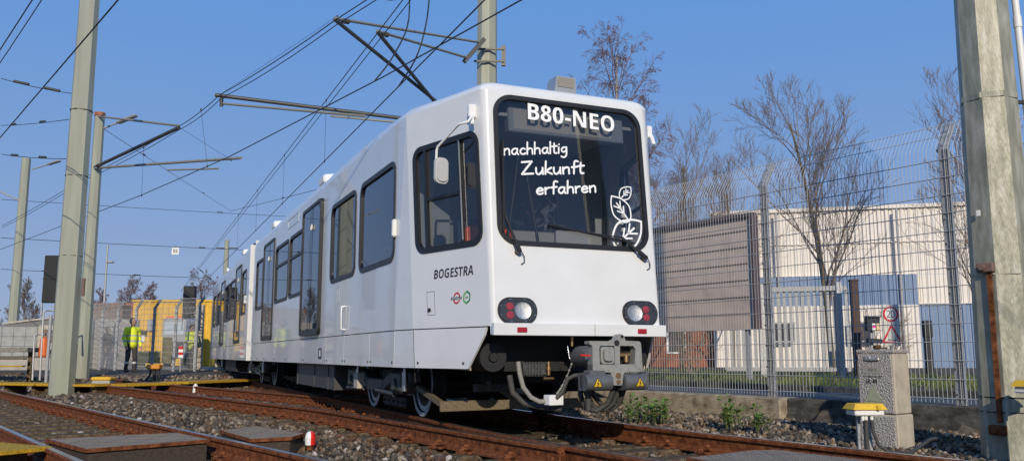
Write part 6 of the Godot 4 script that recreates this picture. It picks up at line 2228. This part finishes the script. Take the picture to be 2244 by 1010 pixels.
	for q in [[1.25, 1.9], [1.05, 1.25]]:
		g = G.new()
		g.tube([Vector3(q[0] + 0.12, 0.0, 0.35), Vector3(q[0], q[1] - 0.05, 0.2), Vector3(q[0] + 0.04, q[1], 0.15), Vector3(q[0] + 0.35, q[1], -0.1), Vector3(q[0] + 0.4, q[1] - 0.6, -0.1)], 0.028, 8)
		part(pf, "handrail", g, M.galvlight)
	# grey sheet-covered ramp wagon
	var rw := thing("grey_shelter", "low grey slab-clad shelter with a pale top edge behind the left mast", "shelter", Vector3(-18.8, 0.1, -34.0), deg_to_rad(12.0))
	g = G.new()
	g.prism(PackedVector2Array([Vector2(-2.2, 0.5), Vector2(0.95, 0.5), Vector2(0.95, 2.015), Vector2(-0.9, 1.75), Vector2(-1.8, 1.6), Vector2(-2.2, 1.2)]), func(p: Vector3) -> Vector3: return p, -1.2, 0.0)
	part(rw, "core", g, mt(L(0.16, 0.16, 0.16), 0.8))
	for k in 7:
		for j in 4:
			var x := -2.05 + k * 0.42; var y := 0.72 + j * 0.38
			if y + 0.19 > 1.72 + (x + 0.9) * 0.14: continue
			g = G.new()
			g.box(Vector3(x, y, 0.02), Vector3(0.41, 0.37, 0.03), Basis.IDENTITY, 0.004)
			part(rw, "panel", g, M.shelter)
	g = G.new()
	g.seg(Vector3(-1.0, 1.79, 0.02), Vector3(0.98, 2.06, 0.02), 0.12, 0.06)
	part(rw, "top_edge", g, M.lconc)
	g = G.new()
	g.box(Vector3(-0.6, 0.25, -0.5), Vector3(3.0, 0.7, 0.9))
	part(rw, "base", g, M.wallconc)
	g = G.new()
	g.box(Vector3(0.75, 1.25, 0.2), Vector3(0.75, 0.95, 0.3), Basis.IDENTITY, 0.02)
	var SB := part(rw, "switch_box", g, M.lconc)
	g = G.new()
	g.box(Vector3(0.75, 1.3, 0.36), Vector3(0.45, 0.5, 0.02))
	part(SB, "opening", g, M.brownwall)
	# yard wall
	var yw := thing("yard_wall", "smooth pale concrete wall behind the yard fence", "wall", Vector3(-15.4, 0.08, -36.0))
	for k in 3:
		g = G.new()
		g.box(Vector3(-2.98 + k * 1.18, 1.03, 0), Vector3(1.17, 2.06, 0.14), Basis.IDENTITY, 0.01)
		part(yw, "wall_panel", g, M.wallconc)
	var bw := thing("brown_container", "brown corrugated container behind the pale yard wall", "container", Vector3(-20.0, 0.1, -41.5))
	ribbed(bw, "side_sheet", Vector3(-1.9, 0, 0), Vector3(1.4, 0, 0), 0.0, 3.0, 0.28, 0.05, M.brownwall)
	g = G.new()
	g.box(Vector3(-0.25, 1.49, -0.5), Vector3(3.26, 2.96, 0.9))
	part(bw, "box", g, M.brownwall)
	var rc := thing("red_container", "orange-red corrugated container farthest behind the yard wall", "container", Vector3(-23.6, 0.1, -51.0))
	ribbed(rc, "side_sheet", Vector3(-1.7, 0, 0), Vector3(1.55, 0, 0), 0.0, 3.6, 0.3, 0.06, M.containerred)
	g = G.new()
	g.box(Vector3(-0.08, 1.78, -0.5), Vector3(3.2, 3.5, 0.9))
	part(rc, "box", g, M.containerred)
	# yellow building
	var ye := thing("yellow_building", "yellow corrugated hall behind the yard fence", "building", Vector3(-17.5, 0.1, -45.0), deg_to_rad(-3.0))
	ribbed(ye, "front_sheet", Vector3(-2.2, 0, 0), Vector3(2.0, 0, 0), 0.0, 3.3, 0.3, 0.05, M.containeryellow)
	g = G.new()
	g.box(Vector3(-0.1, 1.6, -1.1), Vector3(4.1, 3.2, 2.1))
	part(ye, "hall", g, M.containeryellow)
	g = G.new()
	g.box(Vector3(-0.1, 3.36, 0.0), Vector3(4.3, 0.1, 0.2))
	part(ye, "gutter", g, M.yellow)
	for k in 2:
		g = G.new()
		g.box(Vector3(-1.2 + k * 2.2, 2.1, 0.08), Vector3(0.3, 0.6, 0.06))
		part(ye, "window", g, M.galv)
	var yc := thing("yellow_skip", "low yellow skip container in front of the yellow hall", "container", Vector3(-16.4, 0.1, -39.6))
	ribbed(yc, "side_sheet", Vector3(-0.9, 0, 0.5), Vector3(0.75, 0, 0.5), 0.25, 1.4, 0.18, 0.04, M.containeryellow)
	g = G.new()
	g.box(Vector3(-0.08, 0.8, -0.1), Vector3(1.62, 1.15, 1.1))
	part(yc, "bin", g, M.containeryellow)
	g = G.new()
	g.box(Vector3(-0.3, 1.3, 0.56), Vector3(0.5, 0.3, 0.02))
	part(yc, "paper_sign", g, M.signwhite)
	# truck
	var tk := thing("orange_truck", "orange-topped utility truck parked behind the fence", "truck", Vector3(-16.1, 0.08, -41.5), deg_to_rad(-10))
	tk.scale = Vector3(0.72, 1.0, 0.72)
	g = G.new()
	g.prism(G.rrect(-0.85, 0.55, 0.85, 2.35, 0.18), func(p: Vector3) -> Vector3: return p, -1.6, 0.0)
	part(tk, "cab", g, M.galvlight)
	g = G.new()
	g.box(Vector3(0, 2.3, -0.8), Vector3(1.5, 0.3, 1.5), Basis.IDENTITY, 0.08)
	part(tk, "orange_roof", g, M.orange)
	g = G.new()
	g.box(Vector3(0, 1.85, 0.01), Vector3(1.4, 0.6, 0.04), Basis.IDENTITY, 0.02)
	part(tk, "windscreen", g, mt(L(0.45, 0.5, 0.55), 0.1))
	g = G.new()
	g.box(Vector3(0, 0.95, 0.05), Vector3(1.5, 0.55, 0.1), Basis.IDENTITY, 0.03)
	part(tk, "grille", g, M.undergrey)
	g = G.new()
	g.box(Vector3(0, 0.55, 0.1), Vector3(1.75, 0.25, 0.2), Basis.IDENTITY, 0.04)
	part(tk, "bumper", g, M.galv)
	for s in [-1.0, 1.0]:
		g = G.new()
		g.lathe([Vector2(0, -0.12), Vector2(0.42, -0.12), Vector2(0.45, -0.08), Vector2(0.45, 0.08), Vector2(0.42, 0.12), Vector2(0.2, 0.1), Vector2(0, 0.1)], Transform3D(Basis(Vector3(0, 0, 1), Vector3(s, 0, 0), Vector3(0, 1, 0)), Vector3(s * 0.8, 0.45, -0.7)), 20)
		part(tk, "wheel", g, M.black)
		g = G.new()
		g.box(Vector3(s * 0.65, 0.72, 0.12), Vector3(0.25, 0.14, 0.06), Basis.IDENTITY, 0.02)
		part(tk, "headlight", g, M.alu)
	# yard fence
	var yf := thing("yard_fence", "galvanised mesh fence enclosing the yard left of the tram", "fence")
	var feet := [Vector3(-18.48, 0.08, -36.50), Vector3(-17.23, 0.08, -35.50), Vector3(-16.29, 0.08, -34.60), Vector3(-15.23, 0.08, -33.60), Vector3(-14.27, 0.08, -33.00), Vector3(-13.33, 0.08, -32.40), Vector3(-12.29, 0.08, -31.80), Vector3(-11.37, 0.08, -31.40)]
	for k in feet.size():
		g = G.new()
		g.seg(feet[k], feet[k] + Vector3(0, 2.35, 0), 0.09, 0.07, Vector3(0, 0, 1))
		g.seg(feet[k] + Vector3(0, 2.33, 0), feet[k] + Vector3(0.25, 2.65, 0.1), 0.08, 0.07, Vector3(0, 0, 1))
		var P := part(yf, "post", g, M.galv)
		g = G.new()
		for j in 11: g.box(feet[k] + Vector3(0, 0.15 + j * 0.2, 0.045), Vector3(0.05, 0.05, 0.02))
		part(P, "clip", g, M.galvlight)
		if k < feet.size() - 1:
			mesh_panel(yf, feet[k] + Vector3(0, 0.05, 0.05), feet[k + 1] + Vector3(0, 0.05, 0.05), 2.3, 0.3, Vector3(0.2, 0, 0.1), 0.06, 0.2, 0.005)
	var cp := thing("concrete_post", "square pale concrete post beside the second signal", "post", Vector3(-12.17, 0.0, -34.0))
	g = G.new()
	g.box(Vector3(0, 1.3, 0), Vector3(0.22, 2.65, 0.2), Basis.IDENTITY, 0.015)
	part(cp, "shaft", g, M.lconc)
	var wb := thing("warning_beacon", "small red and white striped board at the fence corner", "sign", Vector3(-11.75, 0.08, -31.0))
	for k in 4:
		g = G.new()
		g.box(Vector3(0, 0.55 + k * 0.1, 0), Vector3(0.16, 0.098, 0.02), Basis.IDENTITY)
		part(wb, "stripe", g, M.red if k % 2 else M.signwhite)
	g = G.new()
	g.cyl(Vector3(0, -0.05, -0.02), Vector3(0, 0.95, -0.02), 0.02, 0.02, 8)
	part(wb, "stake", g, M.galv)
	# street light and number plate
	var sl := thing("street_light", "slim street light with two heads beyond the yard", "street light", Vector3(-28.2, 0.1, -60.0))
	g = G.new()
	g.cyl(Vector3(0, 0, 0), Vector3(-0.05, 8.2, 0), 0.1, 0.06, 10)
	part(sl, "pole", g, M.galvlight)
	g = G.new()
	g.box(Vector3(0.2, 6.98, 0), Vector3(0.5, 0.14, 0.3), Basis.IDENTITY, 0.05)
	part(sl, "lamp_head", g, M.galvlight)
	var np := thing("number_plate", "white square plate reading 55 hanging on the span wire", "sign", Vector3(-17.86, 6.13, -45.60))
	g = G.new()
	g.box(Vector3.ZERO, Vector3(0.38, 0.36, 0.02))
	part(np, "plate", g, M.signwhite)
	part(np, "numerals", mapped(text_geo("55", true, -0.12, -0.1, 0.12, 0.1, 0.0), func(p: Vector3) -> Vector3: return p, 0.013), M.gasket)
	g = G.new()
	g.cyl(Vector3(0, 0.18, 0), Vector3(0, 0.34, 0), 0.01, 0.01, 5)
	part(np, "hanger", g, M.wire)

# ---------------------------------------------------------------- people
func smin(a: float, b: float, k: float) -> float:
	var h := clampf(0.5 + 0.5 * (b - a) / k, 0.0, 1.0)
	return lerpf(b, a, h) - k * h * (1.0 - h)

func body_mesh(bones: Array, cell: float) -> G:
	var lo := Vector3(1e9, 1e9, 1e9); var hi := -lo
	for b in bones:
		var r: float = maxf(b[2], b[3]) + 0.04
		lo = lo.min(b[0] - Vector3.ONE * r).min(b[1] - Vector3.ONE * r)
		hi = hi.max(b[0] + Vector3.ONE * r).max(b[1] + Vector3.ONE * r)
	var n := Vector3i(((hi - lo) / cell).ceil()) + Vector3i(2, 2, 2)
	var f := PackedFloat32Array(); f.resize(n.x * n.y * n.z); f.fill(1.0)
	var dm := PackedFloat32Array(); dm.resize(f.size()); dm.fill(9.0)
	var id := PackedInt32Array(); id.resize(f.size())
	for bi in bones.size():
		var b = bones[bi]
		var A: Vector3 = b[0]; var B: Vector3 = b[1]; var ra: float = b[2]; var rb: float = b[3]
		var r: float = maxf(ra, rb) + 0.06
		var l3 := Vector3i(((A.min(B) - Vector3.ONE * r - lo) / cell).floor()).clamp(Vector3i.ZERO, n - Vector3i.ONE)
		var h3 := Vector3i(((A.max(B) + Vector3.ONE * r - lo) / cell).ceil()).clamp(Vector3i.ZERO, n - Vector3i.ONE)
		var ab := B - A
		var den := maxf(ab.length_squared(), 1e-8)
		for z in range(l3.z, h3.z + 1):
			for y in range(l3.y, h3.y + 1):
				for x in range(l3.x, h3.x + 1):
					var p := lo + Vector3(x, y, z) * cell
					var t := clampf((p - A).dot(ab) / den, 0.0, 1.0)
					var d := p.distance_to(A + ab * t) - lerpf(ra, rb, t)
					var i := x + n.x * (y + n.y * z)
					f[i] = smin(f[i], d, 0.03)
					if d < dm[i]:
						dm[i] = d
						id[i] = bi
	var vid := {}
	var vs := []; var cs := []; var ns := []
	var idx := func(x: int, y: int, z: int) -> int: return x + n.x * (y + n.y * z)
	for z in n.z - 1:
		for y in n.y - 1:
			for x in n.x - 1:
				var i0 := x + n.x * (y + n.y * z)
				var inside := 0
				var acc := Vector3.ZERO; var cnt := 0
				var vals := []
				for c in 8:
					var q := i0 + (c & 1) + n.x * (((c >> 1) & 1) + n.y * (c >> 2))
					vals.append(f[q])
					if f[q] < 0.0: inside += 1
				if inside == 0 or inside == 8: continue
				for e in [[0, 1], [2, 3], [4, 5], [6, 7], [0, 2], [1, 3], [4, 6], [5, 7], [0, 4], [1, 5], [2, 6], [3, 7]]:
					var fa: float = vals[e[0]]; var fb: float = vals[e[1]]
					if (fa < 0.0) != (fb < 0.0):
						var t := fa / (fa - fb)
						acc += Vector3(e[0] & 1, (e[0] >> 1) & 1, e[0] >> 2).lerp(Vector3(e[1] & 1, (e[1] >> 1) & 1, e[1] >> 2), t)
						cnt += 1
				vid[i0] = vs.size()
				var P := lo + (Vector3(x, y, z) + acc / cnt) * cell
				vs.append(P)
				ns.append(Vector3(vals[1] + vals[3] + vals[5] + vals[7] - vals[0] - vals[2] - vals[4] - vals[6], vals[2] + vals[3] + vals[6] + vals[7] - vals[0] - vals[1] - vals[4] - vals[5], vals[4] + vals[5] + vals[6] + vals[7] - vals[0] - vals[1] - vals[2] - vals[3]).normalized())
				cs.append(id[i0])
	var g := G.new()
	g.use_col = true
	for z in range(1, n.z - 1):
		for y in range(1, n.y - 1):
			for x in range(1, n.x - 1):
				var i0 := x + n.x * (y + n.y * z)
				for a in 3:
					var i1: int = i0 + [1, n.x, n.x * n.y][a]
					if (f[i0] < 0.0) == (f[i1] < 0.0): continue
					var s1: int = [n.x, 1, 1][a]; var s2: int = [n.x * n.y, n.x * n.y, n.x][a]
					var q := [i0, i0 - s1, i0 - s1 - s2, i0 - s2]
					var ok := true
					for k in q:
						if not vid.has(k): ok = false
					if not ok: continue
					var v := []
					for k in q: v.append(vid[k])
					var c: int = cs[v[0]]
					var col: Color = bones[c][4]
					var mid: Vector3 = (vs[v[0]] + vs[v[2]]) * 0.5
					if bones[c].size() > 5:
						for st in bones[c][5]:
							if mid.y > st[0] and mid.y < st[1]: col = st[2]
					g.col = col
					g.tri_n(vs[v[0]], vs[v[1]], vs[v[2]], ns[v[0]], ns[v[1]], ns[v[2]])
					g.tri_n(vs[v[0]], vs[v[2]], vs[v[3]], ns[v[0]], ns[v[2]], ns[v[3]])
	return g

func person(label: String, at: Vector3, turn: float, jacket: Color, stripes: Array, trousers: Color, leg_stripes: Array, h: float, arms := 0) -> void:
	var seated := arms == 2
	var t := thing("person", label, "person", at, turn)
	var k := h / 1.8
	var skin := Color(0.42, 0.24, 0.17); var hair := Color(0.1, 0.08, 0.07); var boot := Color(0.03, 0.025, 0.02)
	var V := func(x: float, y: float, z: float) -> Vector3: return Vector3(x, y - (0.4 if seated and y > 0.8 else 0.0), z) * k
	var b := []
	for s in [-1.0, 1.0]:
		var hip: Vector3 = V.call(s * 0.1, 0.93, 0); var knee: Vector3 = V.call(s * 0.115, 0.5, 0.02 + 0.02 * s); var ank: Vector3 = V.call(s * 0.12, 0.1, -0.03 + 0.04 * s)
		if seated:
			knee = V.call(s * 0.13, 0.52, 0.4); ank = V.call(s * 0.13, 0.1, 0.42)
		b.append([hip, knee, 0.1 * k, 0.075 * k, trousers, leg_stripes])
		b.append([knee, ank, 0.072 * k, 0.06 * k, trousers, leg_stripes])
		var foot_z: float = 0.42 if seated else 0.04 * s
		b.append([ank, V.call(s * 0.12, 0.05, foot_z), 0.06 * k, 0.055 * k, boot])
		b.append([V.call(s * 0.12, 0.045, foot_z - 0.04), V.call(s * 0.14, 0.04, foot_z + 0.13), 0.048 * k, 0.04 * k, boot])
		var sh: Vector3 = V.call(s * 0.2, 1.42, 0); var el: Vector3 = V.call(s * 0.27, 1.14, -0.02); var wr: Vector3 = V.call(s * 0.26, 0.9, 0.1)
		if arms >= 1: wr = V.call(s * 0.12, 1.1, 0.22)
		b.append([sh, el, 0.08 * k, 0.065 * k, jacket, stripes])
		b.append([el, wr, 0.063 * k, 0.05 * k, jacket, stripes])
		var hd: Vector3 = wr + (wr - el).normalized() * 0.09 * k
		b.append([wr, hd, 0.035 * k, 0.038 * k, skin])
		for q in 4:
			var off: Vector3 = V.call((q - 1.5) * 0.02, 0, 0.0)
			b.append([hd + off, hd + off + (wr - el).normalized() * (0.075 - 0.008 * absf(q - 1.2)) * k + V.call(0, 0, 0.02), 0.0105 * k, 0.009 * k, skin])
		b.append([wr + (hd - wr) * 0.4, wr + (hd - wr) * 0.9 + V.call(-s * 0.045, 0, 0.02), 0.013 * k, 0.011 * k, skin])
	b.append([V.call(0, 0.95, 0), V.call(0, 1.15, 0), 0.165 * k, 0.17 * k, jacket, stripes])
	b.append([V.call(0, 1.15, 0), V.call(0, 1.36, 0), 0.17 * k, 0.16 * k, jacket, stripes])
	b.append([V.call(-0.13, 1.4, 0), V.call(0.13, 1.4, 0), 0.11 * k, 0.11 * k, jacket, stripes])
	b.append([V.call(0, 1.45, 0), V.call(0, 1.56, 0.01), 0.065 * k, 0.06 * k, skin])
	b.append([V.call(0, 1.67, 0.01), V.call(0, 1.7, 0.0), 0.098 * k, 0.1 * k, skin])
	b.append([V.call(0, 1.6, 0.045), V.call(0, 1.62, 0.05), 0.06 * k, 0.065 * k, skin])
	b.append([V.call(0, 1.66, 0.11), V.call(0, 1.635, 0.125), 0.012 * k, 0.018 * k, skin])
	for s in [-1.0, 1.0]:
		b.append([V.call(s * 0.1, 1.66, 0.0), V.call(s * 0.105, 1.63, 0.0), 0.022 * k, 0.016 * k, skin])
		b.append([V.call(s * 0.036, 1.665, 0.098), V.call(s * 0.04, 1.665, 0.098), 0.013 * k, 0.013 * k, Color(0.05, 0.04, 0.035)])
	b.append([V.call(-0.022, 1.59, 0.1), V.call(0.022, 1.59, 0.1), 0.012 * k, 0.012 * k, Color(0.3, 0.12, 0.1)])
	b.append([V.call(0, 1.72, -0.03), V.call(0, 1.75, -0.01), 0.098 * k, 0.07 * k, hair])
	part(t, "body", body_mesh(b, 0.016), M.vcol)

func build_people() -> void:
	var neon := Color(0.78, 0.84, 0.04); var silver := Color(0.4, 0.42, 0.4)
	person("person in a bright yellow safety jacket and dark trousers standing before the fence", Vector3(-12.9, 0.1, -29.6), 0.9, neon, [[1.2, 1.26, silver], [1.02, 1.08, silver]], Color(0.05, 0.042, 0.04), [[0.3, 0.36, Color(0.6, 0.6, 0.58)]], 1.82)
	person("person in a yellow safety jacket standing behind the mesh fence by the truck", Vector3(-12.35, 0.08, -33.6), -0.4, Color(0.62, 0.72, 0.05), [[1.12, 1.17, silver]], Color(0.06, 0.06, 0.065), [], 1.78, 1)
	person("person in a dark jacket and blue trousers beside the pale wall", Vector3(-16.35, 0.1, -35.2), 1.4, Color(0.02, 0.02, 0.025), [], Color(0.02, 0.035, 0.12), [], 1.72)
	person("person in an orange safety vest sitting inside the tram cab", tram3(-0.36, 0.96, 0.86), deg_to_rad(23.5), Color(0.85, 0.12, 0.03), [[0.82, 0.87, silver]], Color(0.05, 0.05, 0.07), [], 1.75, 2)

# ---------------------------------------------------------------- start
func _ready() -> void:
	# camera, sky, sun, exposure
	var cam := Camera3D.new()
	cam.name = "camera"
	add_child(cam)
	cam.position = Vector3(0, 0.68, 0)
	cam.rotation.x = atan(273.0 / 1900.0)
	cam.fov = rad_to_deg(2.0 * atan(505.0 / 1900.0))
	cam.near = 0.05
	cam.far = 2000.0
	cam.current = true
	var env := Environment.new()
	env.background_mode = Environment.BG_SKY
	env.tonemap_mode = Environment.TONE_MAPPER_LINEAR
	env.tonemap_exposure = 1.0
	env.sdfgi_enabled = true
	env.ssao_enabled = true
	env.ssil_enabled = true
	var sky := Sky.new()
	var ps := ProceduralSkyMaterial.new()
	ps.sky_top_color = L(0.09, 0.285, 0.70)
	ps.sky_horizon_color = L(0.36, 0.44, 0.58)
	ps.sky_curve = 0.16
	ps.ground_horizon_color = L(0.3, 0.36, 0.45)
	ps.ground_bottom_color = L(0.1, 0.09, 0.08)
	sky.sky_material = ps
	env.sky = sky
	var we := WorldEnvironment.new()
	we.name = "world_environment"
	we.environment = env
	add_child(we)
	var sun := DirectionalLight3D.new()
	sun.name = "sun"
	add_child(sun)
	var az := deg_to_rad(5.0)
	var el := deg_to_rad(23.0)
	var to_sun := Vector3(sin(az) * cos(el), sin(el), cos(az) * cos(el))
	sun.look_at_from_position(to_sun * 50.0, Vector3.ZERO)
	sun.light_energy = 1.14
	sun.light_color = Color(1.0, 0.95, 0.87)
	sun.light_angular_distance = 0.5
	sun.shadow_enabled = true

	materials()
	build_ground()
	build_tracks()
	build_ballast()
	build_tram()
	build_overhead()
	build_fence()
	build_right()
	build_street()
	build_trees()
	build_left()
	build_people()
